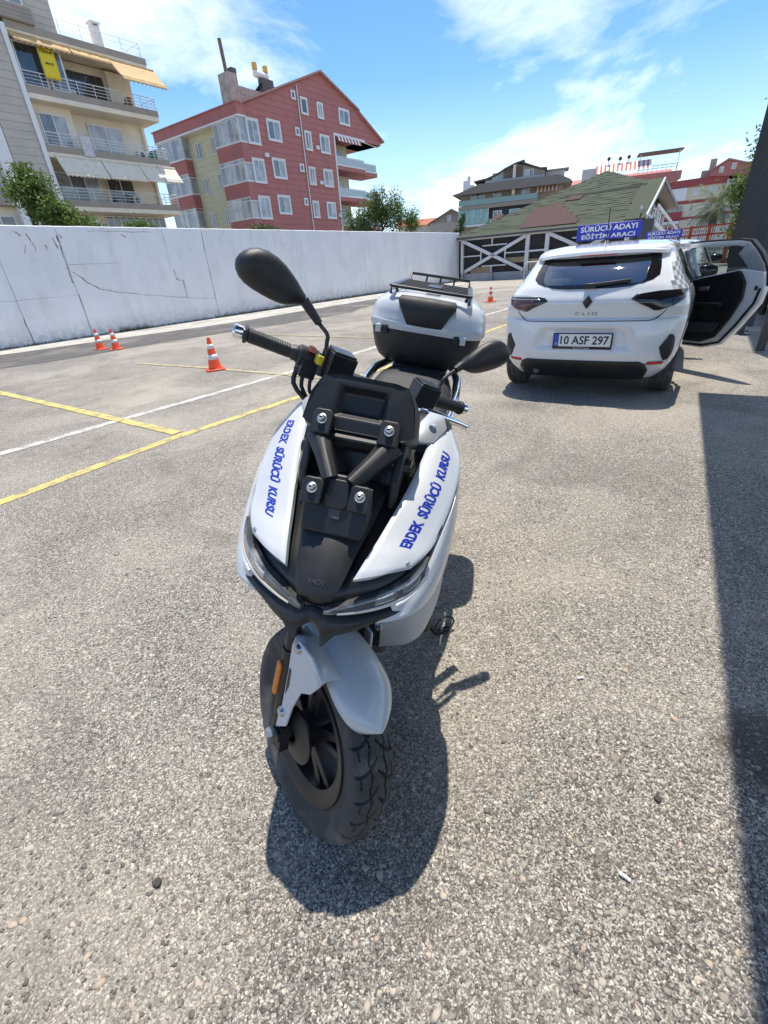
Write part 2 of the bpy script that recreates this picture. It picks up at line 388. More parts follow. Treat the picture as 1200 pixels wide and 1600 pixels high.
def text_geo(body, size=1.0, bold=0.0, shear=0.0, depth=0.0, spacing=1.0):
    cu = bpy.data.curves.new('lettering', 'FONT'); cu.body = body; cu.size = size; cu.offset = bold; cu.shear = shear; cu.extrude = depth
    cu.align_x = 'CENTER'; cu.align_y = 'CENTER'; cu.space_character = spacing; cu.resolution_u = 3
    o = bpy.data.objects.new('lettering', cu); COL.objects.link(o); bpy.context.view_layer.update()
    dg = bpy.context.evaluated_depsgraph_get(); me = bpy.data.meshes.new_from_object(o.evaluated_get(dg))
    vs = [tuple(v.co) for v in me.vertices]; fs = [tuple(p.vertices) for p in me.polygons]
    bpy.data.objects.remove(o); bpy.data.curves.remove(cu); bpy.data.meshes.remove(me)
    return vs, fs

def text_obj(name, body, material, parent, fn, width, height, bold=0.0, shear=0.0, spacing=1.0):
    """lettering fitted into width x height; fn(x,y) -> 3-D point"""
    vs, fs = text_geo(body, 1.0, bold, shear, 0.0, spacing)
    xs = [v[0] for v in vs]; ys = [v[1] for v in vs]; cx, cy = (min(xs) + max(xs)) / 2, (min(ys) + max(ys)) / 2
    sx, sy = width / (max(xs) - min(xs)), height / (max(ys) - min(ys))
    m = MB(); m.add([fn((v[0] - cx) * sx, (v[1] - cy) * sy) for v in vs], fs)
    return m.build(name, material, parent)

# ------------------------------------------------------------------ shared materials
M_ASPH = asphalt_mat()
M_WHITELINE = paint_line_mat('white_road_paint', (.60, .59, .55)); M_YELLOW = paint_line_mat('yellow_road_paint', (.62, .50, .14)); M_FAINT = paint_line_mat('worn_yellow_road_paint', (.48, .41, .20))
M_WALL = wall_mat()
M_CONC = mat('pale_concrete', (.46, .435, .39), .9, var=.25, vscale=2.5, bump=.4, bscale=40, v2=(.28, .26, .22), v2scale=.9)
M_DARKASPH = mat('dark_asphalt', (.115, .108, .10), .92, var=.4, vscale=3, bump=.7, bscale=180, v2=(.2, .185, .165), v2scale=.8)
M_EARTH = mat('raised_earth', (.20, .17, .12), .95, var=.3, vscale=1.2, bump=.6, bscale=20)
M_WPAINT = mat('white_car_paint', (.66, .67, .68), .22, var=.02, vscale=3, coat=1.0)
M_SWHITE = mat('white_scooter_plastic', (.53, .55, .57), .27, var=.03, vscale=9, coat=.4)
M_BLK = mat('black_plastic', (.012, .013, .015), .44, var=.3, vscale=30, bump=.14, bscale=900, v2=(.022, .021, .020), v2scale=7)
M_BLK2 = mat('satin_black_plastic', (.013, .0135, .015), .33, var=.2, vscale=20)
M_GLOSSBLK = mat('gloss_black', (.008, .008, .009), .09, coat=.5)
M_RUB = mat('tyre_rubber', (.055, .054, .053), .80, var=.35, vscale=18, bump=.25, bscale=260, v2=(.13, .122, .11), v2scale=9)
M_CHROME = mat('chrome', (.82, .83, .84), .10, metal=1)
M_BOLT = mat('dull_zinc', (.62, .62, .60), .34, metal=.9, var=.1, vscale=80)
M_STEEL = mat('steel', (.50, .50, .50), .32, metal=1, var=.25, vscale=30)
M_DKCH = mat('dark_chrome', (.26, .26, .27), .16, metal=1)
M_SILVER = mat('silver_paint', (.55, .57, .59), .30, metal=.6, var=.05)
M_GREYP = mat('grey_plastic', (.40, .41, .42), .42, var=.08, vscale=10)
M_BLUE = mat('blue_lettering', (.006, .03, .34), .4)
M_REDREF = mat('red_reflector', (.45, .015, .02), .18)
M_AMBER = mat('amber_reflector', (.70, .20, .012), .20, var=.25, vscale=60)
M_WHITEPL = mat('white_plastic', (.74, .74, .73), .45, var=.06, vscale=6)
M_DGREY = mat('dark_grey_metal', (.075, .077, .082), .5, var=.25, vscale=9)
M_WSTEEL = mat('white_steel', (.70, .70, .69), .5, var=.15, vscale=3)
M_ROOM = mat('dark_room', (.035, .036, .038), .9, var=.4, vscale=1)
M_CREAM = mat('cream_plaster', (.78, .70, .57), .85, var=.12, vscale=.8, bump=.2, bscale=30)
M_UPVC = mat('white_window_frame', (.72, .72, .71), .4, var=.05)
M_TAUPE = mat('taupe_plaster', (.34, .295, .25), .85, var=.12, vscale=1.0, bump=.2, bscale=30)
M_REDB = mat('dusty_red_siding', (.44, .165, .15), .75, var=.14, vscale=1.1, bump=.15, bscale=40, v2=(.38, .14, .13), v2scale=.5)
M_GREENB = mat('pale_green_siding', (.60, .60, .42), .8, var=.1, vscale=1.2)
M_GREY_S = mat('grey_beige_siding', (.50, .455, .395), .8, var=.12, vscale=1.4)
G_DARK = window_glass('dark_window_glass', (.05, .06, .065)); G_CURT = window_glass('curtained_window_glass', (.34, .37, .39), .12)
G_BLUE = window_glass('bluish_window_glass', (.14, .17, .20)); G_TEAL = window_glass('teal_balcony_glass', (.08, .30, .29), .1)
rng = random.Random(7)

# ------------------------------------------------------------------ ground and painted lines
AZ = 37.0
U = Vector((sin(rad(AZ)), cos(rad(AZ)), 0)); V = Vector((cos(rad(AZ)), -sin(rad(AZ)), 0))     # along the lot / to its right

def sheet(name, pts, z, material, kind='structure'):
    m = MB(); m.add([(p[0], p[1], z) for p in pts], [tuple(range(len(pts)))])
    o = m.build(name, material); o['kind'] = kind; return o

g = MB(); g.add([(-400, -60, 0), (400, -60, 0), (400, 700, 0), (-400, 700, 0)], [(0, 1, 2, 3)])
tag(g.build('ground', M_ASPH), kind='structure')

def line(name, pts, w, material, label, group, seed=0):
    """painted stripe through ground points, edges slightly ragged"""
    r = random.Random(seed); P = [Vector((p[0], p[1], 0)) for p in pts]; L = []; R = []
    for i in range(len(P) - 1):
        n = max(2, int((P[i + 1] - P[i]).length / .12)); d = (P[i + 1] - P[i]).normalized(); q = Vector((d.y, -d.x, 0))
        for k in range(n + (1 if i == len(P) - 2 else 0)):
            c = P[i].lerp(P[i + 1], k / n); L.append(c - q * (w / 2 + r.uniform(-.006, .006))); R.append(c + q * (w / 2 + r.uniform(-.006, .006)))
    m = MB(); rows = [[(a.x, a.y, .004), (b.x, b.y, .004)] for a, b in zip(L, R)]; m.grid([r[::-1] for r in rows])
    return tag(m.build(name, material), label, 'road marking', group)
line('white_line', [(-6.6, .3), (-3.64, 4.17), (-2.34, 5.8), (-.87, 7.68), (4.27, 14.5), (7.5, 18.9)], .125, M_WHITELINE, 'long white painted line crossing the lot towards the camouflage hall', 'lot markings', 1)
line('yellow_line', [(-4.4, .6), (-2.83, 3.02), (-1.98, 4.30), (-.70, 5.83), (.75, 7.66), (4.0, 12.0)], .11, M_YELLOW, 'long yellow painted line passing behind the scooter', 'lot markings', 2)
line('yellow_line', [(-8.2, 9.1), (-5.81, 7.2), (-2.02, 4.42)], .11, M_YELLOW, 'yellow cross line at far left meeting the long yellow line', 'lot markings', 3)
line('yellow_line', [(-4.55, 9.12), (-2.79, 8.0), (-.42, 6.30)], .09, M_FAINT, 'yellow cross line running past the foot of the nearest cone', 'lot markings', 4)
line('yellow_line', [(-3.2, 12.6), (-.7, 10.7), (2.1, 8.7)], .07, M_FAINT, 'faint yellow cross line seen beyond the right handgrip', 'lot markings', 5)
for o in [o for o in bpy.data.objects if o.name.startswith('yellow_line.')]:
    o.location.z = .0012 * (1 + int(o.name[-1]))

# wall line: base of the whitewashed wall
W0, W1 = Vector((-10.03, 13.08, 0)), Vector((6.42, 35.05, 0)); WD = (W1 - W0).normalized(); WN = Vector((WD.y, -WD.x, 0))
WAZ = math.degrees(math.atan2(WD.x, WD.y)); WLEN = (W1 - W0).length
def strip(name, d0, d1, z, material, seed, rag=.05, a=-14, b=None):
    """band along the wall between offsets d0(t) and d1(t)"""
    r = random.Random(seed); b = WLEN + 1 if b is None else b; n = int((b - a) / .35); rows = []; wob = 0.0
    for k in range(n + 1):
        t = a + (b - a) * k / n; p = W0 + WD * t; wob = .8 * wob + r.uniform(-rag, rag)
        e0 = p + WN * d0(t); e1 = p + WN * (d1(t) + wob); rows.append([(e0.x, e0.y, z), (e1.x, e1.y, z)])
    m = MB(); m.grid([q[::-1] for q in rows]); return tag(m.build(name, material), kind='structure')
path_w = lambda t: min(2.5, max(1.2, 1.4 + .19 * t)); dark_w = lambda t: min(5.2, max(3.6, 4.1 + .17 * t)) - max(0, (t - 9) * .35)
strip('wall_path', lambda t: -.1, path_w, .012, M_CONC, 3, .03)
strip('dark_asphalt_strip', lambda t: path_w(t) - .15, dark_w, .006, M_DARKASPH, 5, .09, b=16)
# concrete apron in front of the hall
ap = [W1 + WD * 1 - WN * .5, W1 - WD * 7 - WN * .2, W1 - WD * 9 + WN * 5, W1 - WD * 5.5 + WN * 12, W1 - WD * 2 + WN * 16, W1 + WD * 14 + WN * 30, W1 + WD * 30 + WN * 20, W1 + WD * 3 + WN * 4]
sheet('concrete_apron', [(p.x, p.y) for p in ap[::-1]], .003, mat('apron_concrete', (.36, .32, .27), .9, var=.2, vscale=1.5, bump=.3, bscale=40, v2=(.28, .25, .21), v2scale=.5))

# the ground behind the wall lies higher
RG = [W0 - WD * 40 - WN * .36, W1 + WD * 60 - WN * .36, W1 + WD * 300 - WN * 200, W0 - WD * 40 - WN * 200]
sheet('raised_ground', [(p.x, p.y) for p in RG], 2.45, M_EARTH)

# ------------------------------------------------------------------ whitewashed wall in cast panels
WALL = frame_at('boundary_wall', W0.x, W0.y, WAZ, label='long whitewashed concrete wall with cracks and rust stains along the lot', cat='wall')
joints = [-14.0, -8.6, -3.9, .85, 2.46, 7.20, 11.9, 16.6, 21.3, 24.6, WLEN]
pr = random.Random(11)
for a, b in zip(joints[:-1], joints[1:]):
    n = max(4, int((b - a) / .22)); tops = [2.90 + pr.uniform(-.005, .005) for _ in range(n + 1)]; gap = .007
    m = MB(); fr = []; bk = []
    for k in range(n + 1):
        x = a + gap + (b - a - 2 * gap) * k / n; h = tops[k]
        fr.append([(x, .0, -.05), (x, -.002, .5), (x, 0, 1.5), (x, 0, h - .02), (x, .015, h)]); bk.append([(x, .33, h), (x, .33, -.05)])
    m.grid([f + k2 for f, k2 in zip(fr, bk)]); q = len(fr[0]) + 2
    m.f.append(tuple(range(q - 1, -1, -1))); m.f.append(tuple(n * q + i for i in range(q)))
    m.build('wall_panel', M_WALL, WALL)
M_CRACK = mat('crack_dark', (.20, .18, .165), .95, var=.5); M_RUSTC = mat('rust_stain', (.30, .12, .085), .9, var=.3)
def crack(pts, w, material=M_CRACK):
    m = MB(); rows = []; r = random.Random(len(pts) * 7 + int(pts[0][0] * 10))
    P = []
    for i in range(len(pts) - 1):
        for k in range(6):
            t = k / 6; P.append((pts[i][0] + (pts[i + 1][0] - pts[i][0]) * t + r.uniform(-.012, .012), pts[i][1] + (pts[i + 1][1] - pts[i][1]) * t + r.uniform(-.012, .012)))
    P.append(pts[-1])
    for i, (x, z) in enumerate(P):
        ww = w * r.uniform(.15, .8); rows.append([(x - ww / 2, -.0035, z - ww / 3), (x + ww / 2, -.0035, z + ww / 3)])
    m.grid(rows); m.build('crack', material, WALL)
crack([(2.42, 2.68), (2.44, 2.4), (2.42, 1.95), (2.43, 1.48)], .05)
crack([(2.51, 1.78), (2.85, 1.46), (3.13, 1.28), (3.56, 1.17), (4.79, .96)], .035)
crack([(4.79, .96), (5.98, .80), (7.17, .67)], .02)
crack([(5.78, 1.70), (5.79, 1.39), (6.03, 1.32), (6.02, .80)], .045)
crack([(5.70, 2.86), (5.69, 1.75)], .018); crack([(2.45, 1.96), (4.08, 1.94)], .016)
crack([(3.29, 2.78), (5.40, 2.77)], .02); crack([(7.2, 2.85), (7.2, 1.2), (7.19, .02)], .035); crack([(.47, 1.15), (2.53, 1.17)], .012)
crack([(.84, .73), (.86, .05)], .03); crack([(2.47, 1.18), (2.49, .16)], .022)
for a in ([(1.40, 2.79), (1.57, 2.66)], [(1.68, 2.72), (1.79, 2.41), (1.77, 2.30)], [(1.57, 2.44), (1.50, 2.24)], [(2.30, 2.62), (2.36, 2.35)], [(2.05, 2.45), (2.08, 2.3)], [(2.5, 2.7), (2.56, 2.6)], [(4.3, 2.7), (4.42, 2.62)]):
    crack(a, .035, M_RUSTC)

# ------------------------------------------------------------------ foliage helpers
def leaves(center, rad3, n, size, seed, clumps=18, hollow=.35):
    """leaf blades spread in clumps through an ellipsoid; returns verts, quads, tone"""
    r = np.random.RandomState(seed); c = np.array(center); R = np.array(rad3)
    d = r.normal(size=(clumps, 3)); d /= np.linalg.norm(d, axis=1)[:, None]
    cc = d * (hollow + (1 - hollow) * r.rand(clumps, 1)) * .82; ct = r.rand(clumps)
    k = r.randint(0, clumps, n); off = r.normal(size=(n, 3)) * (.17 + .13 * r.rand(clumps, 1)[k])
    P = c + (cc[k] + off) * R
    ax = r.normal(size=(n, 3)); ax[:, 2] -= .35; ax /= np.linalg.norm(ax, axis=1)[:, None]
    b = np.cross(ax, r.normal(size=(n, 3))); b /= np.linalg.norm(b, axis=1)[:, None]
    L = size * (.6 + .8 * r.rand(n, 1)); Wd = L * .36
    v = np.stack([P, P + ax * L * .5 + b * Wd * .5, P + ax * L, P + ax * L * .5 - b * Wd * .5], 1).reshape(-1, 3)
    q = np.arange(4 * n).reshape(n, 4); tone = np.clip(.65 * ct[k] + .5 * r.rand(n) - .1, 0, 1)
    return v, q, tone

LG = leaf_mat('mid_green_leaf', (.035, .075, .018), (.11, .17, .04)); LG2 = leaf_mat('yellow_green_leaf', (.06, .11, .02), (.17, .24, .05)); LG3 = leaf_mat('dark_green_leaf', (.018, .045, .014), (.06, .11, .03))
M_BARK = mat('bark', (.12, .09, .06), .9, var=.4, vscale=12, bump=.6, bscale=40)
def tree(name, base, h, crowns, n, size, leafm, seed, label, cat='tree', group=None, lean=(0, 0), trunk_r=.07):
    root = empty(name, base, label=label, cat=cat, group=group); r = random.Random(seed); m = MB()
    top = Vector((lean[0], lean[1], h))
    m.tube([(0, 0, -.3), (lean[0] * .3 + r.uniform(-.05, .05), lean[1] * .3, h * .35), (lean[0] * .7, lean[1] * .7 + r.uniform(-.05, .05), h * .7), tuple(top)], [trunk_r, trunk_r * .8, trunk_r * .55, trunk_r * .25], 8)
    for (c, R) in crowns:
        for k in range(4):
            st = Vector((0, 0, h * r.uniform(.2, .6))) + Vector((lean[0], lean[1], 0)) * .4
            e = Vector(c) + Vector((r.uniform(-.6, .6) * R[0], r.uniform(-.6, .6) * R[1], r.uniform(-.3, .6) * R[2])); mid = st.lerp(e, .5) + Vector((r.uniform(-.1, .1), r.uniform(-.1, .1), .08))
            m.tube([st, mid, e], [trunk_r * .4, trunk_r * .28, trunk_r * .1], 6)
    m.build('trunk', M_BARK, root, smooth=True)
    V_, Q_, T_ = [], [], []; b = 0; vol = [c[1][0] * c[1][1] * c[1][2] for c in crowns]; tot = sum(vol)
    for i, (c, R) in enumerate(crowns):
        k = int(n * vol[i] / tot) + 60; v, q, t = leaves(c, R, k, size, seed * 13 + i, clumps=14 + int(10 * r.random())); V_.append(v); Q_.append(q + b); T_.append(t); b += len(v)
    np_mesh('crown', np.concatenate(V_), np.concatenate(Q_), leafm, root, np.concatenate(T_)); return root

# grass and weeds along the foot of the wall
def weeds(name, segs, seed, label):
    r = np.random.RandomState(seed); vs = []; qs = []; tn = []
    for a, b, n, d0, d1, hh in segs:
        for k in range(n):
            t = a + (b - a) * r.rand(); p = W0 + WD * t + WN * (d0 + (d1 - d0) * r.rand()); h = hh * (.3 + r.rand() ** 2); an = r.rand() * 6.28; w = .006 + .008 * r.rand()
            dx, dy = cos(an) * w, sin(an) * w; lx, ly = r.normal() * h * .35, r.normal() * h * .35; i = len(vs)
            vs += [(p.x - dx, p.y - dy, .0), (p.x + dx, p.y + dy, .0), (p.x + lx + dx * .3, p.y + ly + dy * .3, h), (p.x + lx - dx * .3, p.y + ly - dy * .3, h)]; qs.append((i, i + 1, i + 2, i + 3)); tn.append(r.rand())
    o = np_mesh(name, vs, qs, leaf_mat('dry_grass_blade', (.10, .11, .035), (.26, .22, .10)), None, tn); tag(o, label, 'grass', kind='stuff')
weeds('grass', [(-6, WLEN, 6500, .01, .09, .06), (3.3, 4.4, 160, .0, .08, .16), (7.0, 14, 700, .0, .12, .12), (14, 25, 1600, .02, .2, .12)], 3, 'weeds and dry grass growing along the foot of the wall')

# ------------------------------------------------------------------ facade helper
class Facade:
    """places boxes on a plane: a along it, z up, d outwards"""
    def __init__(s, root, o, ax, out): s.root = root; s.o = Vector(o); s.ax = Vector(ax); s.out = Vector(out)
    def pt(s, a, z, d): return tuple(s.o + s.ax * a + s.out * d + Vector((0, 0, z)))
    def box(s, m, a0, a1, z0, z1, d0, d1):
        p = [s.pt(a, z, d) for z in (z0, z1) for d in (d0, d1) for a in (a0, a1)]
        fs = [(0, 2, 3, 1), (4, 5, 7, 6), (0, 1, 5, 4), (2, 6, 7, 3), (0, 4, 6, 2), (1, 3, 7, 5)]
        c = s.ax.cross(s.out)
        if c.z > 0: m.add(p, [f[::-1] for f in fs][0:0] + fs)
        else: m.add(p, [f[::-1] for f in fs])
        return m
    def window(s, a, z, w, h, parts=2, frame=None, pane=None, d=.0, t=.07, trim=0.0, trim_mat=None, name='window', depth=.06):
        """framed window: frame is the part, every pane its sub-part, optional surround"""
        m = MB(); fm = frame or M_UPVC
        s.box(m, a, a + w, z, z + t, d, d + depth); s.box(m, a, a + w, z + h - t, z + h, d, d + depth)
        for k in range(parts + 1):
            x = a + (w - t) * k / parts; s.box(m, x, x + t, z + t, z + h - t, d, d + depth - .002)
        if trim:
            s.box(m, a - trim, a + w + trim, z + h, z + h + trim, d, d + depth + .03); s.box(m, a - trim, a + w + trim, z - trim, z, d, d + depth + .05)
            s.box(m, a - trim, a, z, z + h, d, d + depth + .02); s.box(m, a + w, a + w + trim, z, z + h, d, d + depth + .02)
        o = m.build(name, fm, s.root)
        for k in range(parts):
            x0 = a + (w - t) * k / parts + t; x1 = a + (w - t) * (k + 1) / parts; q = MB(); s.box(q, x0, x1, z + t, z + h - t, d + .005, d + depth * .45)
            q.build('pane', pane[k % len(pane)] if isinstance(pane, (list, tuple)) else (pane or G_DARK), o)
        return o
    def rail(s, a0, a1, z, h, d, bars=4, step=1.1, material=None, name='railing', r=.022):
        m = MB(); n = max(1, int(abs(a1 - a0) / step))
        for k in range(n + 1):
            a = a0 + (a1 - a0) * k / n; m.tube([s.pt(a, z, d), s.pt(a, z + h, d)], r, 6)
        for k in range(bars):
            zz = z + h * (k + 1) / bars; m.tube([s.pt(a0, zz, d), s.pt(a1, zz, d)], r * (1.2 if k == bars - 1 else .75), 6)
        return m.build(name, material or M_WSTEEL, s.root, smooth=True)

def boards(F, outline, z0, z1, step, d, material, proud=.03, name='siding_board'):
    """lap siding, one object for each board; outline(z) -> list of (a0,a1)"""
    z = z0
    while z < z1 - .02:
        zt = min(z + step, z1)
        for (b0, b1), (t0, t1) in zip(outline(z + .001), outline(zt - .001)):
            if b1 - b0 < .05: continue
            m = MB(); p = [F.pt(b0, z + .012, d), F.pt(b1, z + .012, d), F.pt(b0, z + .012, d + proud), F.pt(b1, z + .012, d + proud), F.pt(t0, zt, d), F.pt(t1, zt, d), F.pt(t0, zt, d + proud * .35), F.pt(t1, zt, d + proud * .35)]
            fs = [(0, 2, 3, 1), (4, 5, 7, 6), (0, 1, 5, 4), (2, 6, 7, 3), (0, 4, 6, 2), (1, 3, 7, 5)]
            if F.ax.cross(F.out).z < 0: fs = [f[::-1] for f in fs]
            m.add(p, fs); m.build(name, material, F.root)
        z = zt

# ------------------------------------------------------------------ apartment block at the left
def left_block():
    R = frame_at('apartment_block', -15.17, 45.74, 38.0, label='beige apartment block with long railed balconies and awnings behind the wall at left', cat='building')
    F = Facade(R, (0, 0, 0), (1, 0, 0), (0, -1, 0)); W_ = Facade(R, (0, 1.7, 0), (1, 0, 0), (0, -1, 0)); S = Facade(R, (0, 0, 0), (0, 1, 0), (1, 0, 0))
    m = MB(); m.box(-9.0, -.6, 1.75, 11, 2.0, 15.1); m.build('wall', M_CREAM, R)
    m = MB(); m.box(-22, -9.35, .55, 11, 2.0, 15.1); m.build('wall', M_CREAM, R)
    for zt, d in ((15.82, 0), (12.85, 0), (9.83, 0), (6.81, 0), (3.9, 0)):
        m = MB(); m.box(-8.98, 0, -.02, 11, zt - .66, zt - .36); m.build('balcony_slab', M_CREAM, R, bevel=.02)
        m = MB(); m.box(-8.98, .03, -.05, .12, zt - .37, zt); m.box(-.1, .03, .12, 5, zt - .37, zt); m.build('parapet_band', M_TAUPE, R, bevel=.015)
    # pilaster with siding, white edge strip
    m = MB(); m.box(-11.2, -9.32, -.05, 1.2, 2, 16.6); m.build('pilaster', M_GREY_S, R)
    P = Facade(R, (0, -.05, 0), (1, 0, 0), (0, -1, 0)); boards(P, lambda z: [(-11.18, -9.34)], 2.4, 16.5, .42, 0, M_GREY_S, .035)
    m = MB(); m.box(-9.31, -9.02, -.16, 1.7, 2, 15.6); m.build('pilaster_strip', M_WHITEPL, R, bevel=.02)
    m = MB(); m.box(-12.0, -11.25, -.12, .5, 2, 15.6); m.build('pilaster_strip', M_WHITEPL, R, bevel=.02)
    # recessed bay left of the pilaster with windows and balconies
    Q = Facade(R, (0, .55, 0), (1, 0, 0), (0, -1, 0))
    for z in (4.2, 7.2, 10.2, 13.2):
        m = MB(); m.box(-20, -12.05, -.1, .54, z - .9, z - .1); m.build('balcony_front', M_CREAM if z != 7.2 else M_TAUPE, R, bevel=.02)
        Q.window(-13.9, z + .1, 1.7, 1.5, 2, pane=[G_BLUE, G_DARK], d=.02); Q.window(-16.6, z + .1, 1.9, 1.5, 3, pane=[G_CURT, G_BLUE], d=.02)
    # attic storey set on top at left
    m = MB(); m.box(-22, -5.75, .35, 9, 15.83, 19.6); m.build('attic_wall', M_GREY_S, R)
    A = Facade(R, (0, .35, 0), (1, 0, 0), (0, -1, 0)); boards(A, lambda z: [(-7.2, -5.72)], 15.85, 19.5, .36, 0, M_GREY_S, .03)
    m = MB(); m.box(-12.5, -7.25, -.25, .34, 15.83, 16.62); m.build('attic_parapet', M_TAUPE, R, bevel=.02)
    B_ = Facade(R, (0, -.25, 0), (1, 0, 0), (0, -1, 0)); boards(B_, lambda z: [(-12.4, -7.27)], 15.86, 16.6, .19, 0, M_TAUPE, .025)
    A.window(-9.7, 16.75, 2.3, 1.7, 3, pane=G_BLUE, d=.03)
    m = MB(); m.box(-6.1, -5.5, .2, 3, 19.6, 19.85); m.build('roof_edge', mat('red_roof_tile', (.40, .10, .05), .8, var=.3, vscale=4), R)
    # roof railing and chimney
    F.rail(-5.6, -.1, 15.82, .85, -.25, 3, 1.25, r=.016); S.rail(.25, 5, 15.82, .85, -.1, 3, 1.2, r=.016)
    c = MB(); c.box(-3.12, -2.6, .5, 1.0, 15.8, 17.02); c.box(-3.2, -2.52, .42, 1.08, 17.14, 17.24)
    for x in (-3.12, -2.7): c.box(x, x + .1, .52, .98, 17.02, 17.14)
    c.build('chimney', M_WHITEPL, R)
    # storey fittings
    for zt, kind in ((12.85, 'top'), (9.83, 'mid'), (6.81, 'low'), (3.9, 'base')):
        if kind == 'base':
            W_.window(-5.6, 4.35, 5.0, 1.75, 9, pane=G_DARK, frame=M_UPVC); W_.window(-8.4, 4.35, 2.2, 1.7, 3, pane=G_CURT); continue
        F.rail(-8.95, -.02, zt, .72, -.05, 4, 1.05); S.rail(.05, 3.4, zt, .72, -.05, 4, 1.1)
        m = MB(); m.box(-2.6, -1.4, 1.3, 1.7, zt - .1, zt + 2.1) if kind == 'top' else m.box(-.75, -.55, 1.5, 1.74, zt, zt + 2.2); m.build('balcony_pier', M_CREAM, R)
    W_.window(-8.8, 12.9, 1.5, 2.15, 1, pane=G_DARK, d=1.35, t=.09); W_.window(-7.1, 12.9, 1.1, 2.15, 1, pane=G_BLUE, d=1.35, t=.12)
    W_.window(-5.4, 12.9, 2.6, 1.7, 5, pane=G_DARK, frame=M_DGREY, d=.02)
    W_.window(-8.3, 9.95, 1.6, 1.95, 2, pane=[G_BLUE, G_CURT], d=.02); W_.window(-4.9, 9.9, 2.5, 1.85, 2, pane=[G_CURT, G_CURT], d=.02)
    m = MB(); m.box(-8.98, -6.2, .9, 1.74, 9.85, 12.2); m.build('wall', M_CREAM, R)
    F2 = Facade(R, (0, .9, 0), (1, 0, 0), (0, -1, 0)); F2.window(-8.4, 10.0, 1.75, 1.75, 2, pane=[G_BLUE, G_CURT], d=.02)
    W_.window(-8.6, 6.9, 3.1, 1.7, 3, pane=[G_CURT, G_BLUE], d=.5); W_.window(-4.7, 6.85, 2.1, 1.7, 2, pane=G_DARK, d=.02)
    for a, z in ((-1.6, 9.95), (-5.9, 12.95), (-3.0, 6.95)):
        m = MB(); W_.box(m, a, a + .8, z, z + .55, .02, .32); ac = m.build('air_conditioner', M_WHITEPL, R, bevel=.02)
        m = MB(); m.lathe([(.20, 0), (.20, -.012), (.02, -.012)], 18, 'y', W_.pt(a + .3, z + .28, .321)); m.build('fan_grille', M_DGREY, ac)
    for k, (a, z, h, c_) in enumerate(((-1.1, 9.83, .55, (.03, .22, .20)), (-.7, 9.83, .7, (.55, .55, .53)), (-2.0, 12.85, .6, (.20, .10, .05)), (-4.2, 6.81, .62, (.10, .10, .11)))):
        m = MB(); F.box(m, a, a + .32, z, z + h, -.75, -.35); F.box(m, a, a + .32, z + h * .5, z + h * .56, -1.1, -.7); m.build('balcony_chair', mat('chair_plastic_' + ('teal', 'white', 'brown', 'black')[k], c_, .6), R, bevel=.02)
    return R, F, W_
LB, LBF, LBW = left_block()
def fmap(F, a0, z0, d): return lambda x, y: F.pt(a0 + x, z0 + y, d)
M_YB = mat('yellow_banner_cloth', (.72, .56, .03), .7, var=.06); M_INK = mat('black_ink', (.02, .02, .02), .7)
def placard(name, F, a0, a1, z0, z1, d, material, label, cat, lines, wavy=.012):
    root = empty(name, F.root.matrix_basis @ Vector(F.pt((a0 + a1) / 2, z0, d)), F.root.rotation_euler.z, label=label, cat=cat)
    b = MB(); w = (a1 - a0) / 2; b.grid([[(-w + 2 * w * i / 6, wavy * sin(i * 1.4 + j * .8), (z1 - z0) * j / 8) for i in range(7)] for j in range(9)]); b.build('cloth', material, root, solid=.006, smooth=True)
    for txt, x, z, tw, th in lines: text_obj('lettering', txt, M_INK, root, lambda p, q: (x + p, -.028, z + q), tw, th, bold=.02)
placard('yellow_banner', LBF, -7.55, -6.6, 13.38, 14.92, .12, M_YB, 'yellow for-rent banner with black lettering on the top balcony', 'banner', [('KİRALIK', 0, 1.34, .78, .20), ('444 07', .0, .74, .52, .14)])

def awning(root_name, F, a0, a1, zt, zb, dout, material, label, group, seed, scallop=.09, n=22, arms=True):
    """drop awning with its roller, cloth slope, scalloped valance and folding arms"""
    root = empty(root_name, F.root.matrix_basis @ Vector(F.pt(a0, zb, 0)), F.root.rotation_euler.z, label=label, cat='awning', group=group); r = random.Random(seed)
    w = a1 - a0; h = zt - zb; b = MB(); rows = []
    for j in range(8):
        t = j / 7; rows.append([(w * i / n, -.05 - dout * t, h * (1 - t) - .06 * sin(pi * t) * (1 + .4 * sin(i * .9 + seed)) + .012 * sin(i * 2.1)) for i in range(n + 1)])
    b.grid(rows); b.build('cloth', material, root, smooth=True, solid=.01)
    v = MB(); v.grid([[(w * i / n, -.055 - dout, .0) for i in range(n + 1)], [(w * i / n, -.065 - dout + .01 * sin(i), -.13) for i in range(n + 1)], [(w * i / n, -.06 - dout, -.13 - scallop * (i % 2)) for i in range(n + 1)]]); v.build('valance', material, root, smooth=True, solid=.008)
    t = MB(); t.tube([(0, -.05, h + .03), (w, -.05, h + .03)], .06, 8); t.build('roller', material, root, smooth=True)
    if arms:
        for x in (.12, w - .12): a = MB(); a.bar((x, -.02, h - .55), (x, -.05 - dout, .0), .035, .035); a.build('arm', M_STEEL, root)
M_AWN1 = mat('tan_awning_cloth', (.58, .40, .20), .85, var=.15, vscale=3); M_AWN2 = mat('cream_awning_cloth', (.76, .68, .54), .85, var=.14, vscale=3)
FB = Facade(LB, (0, 0, 0), (1, 0, 0), (0, -1, 0))
awning('awning', FB, -2.9, .45, 15.2, 14.05, 1.25, M_AWN1, 'tan drop awning at the right end of the top balcony', 'awnings on the beige block', 2)
awning('awning', FB, -8.9, -5.6, 15.25, 14.98, .35, M_AWN1, 'rolled tan awning above the yellow banner', 'awnings on the beige block', 3, arms=False)
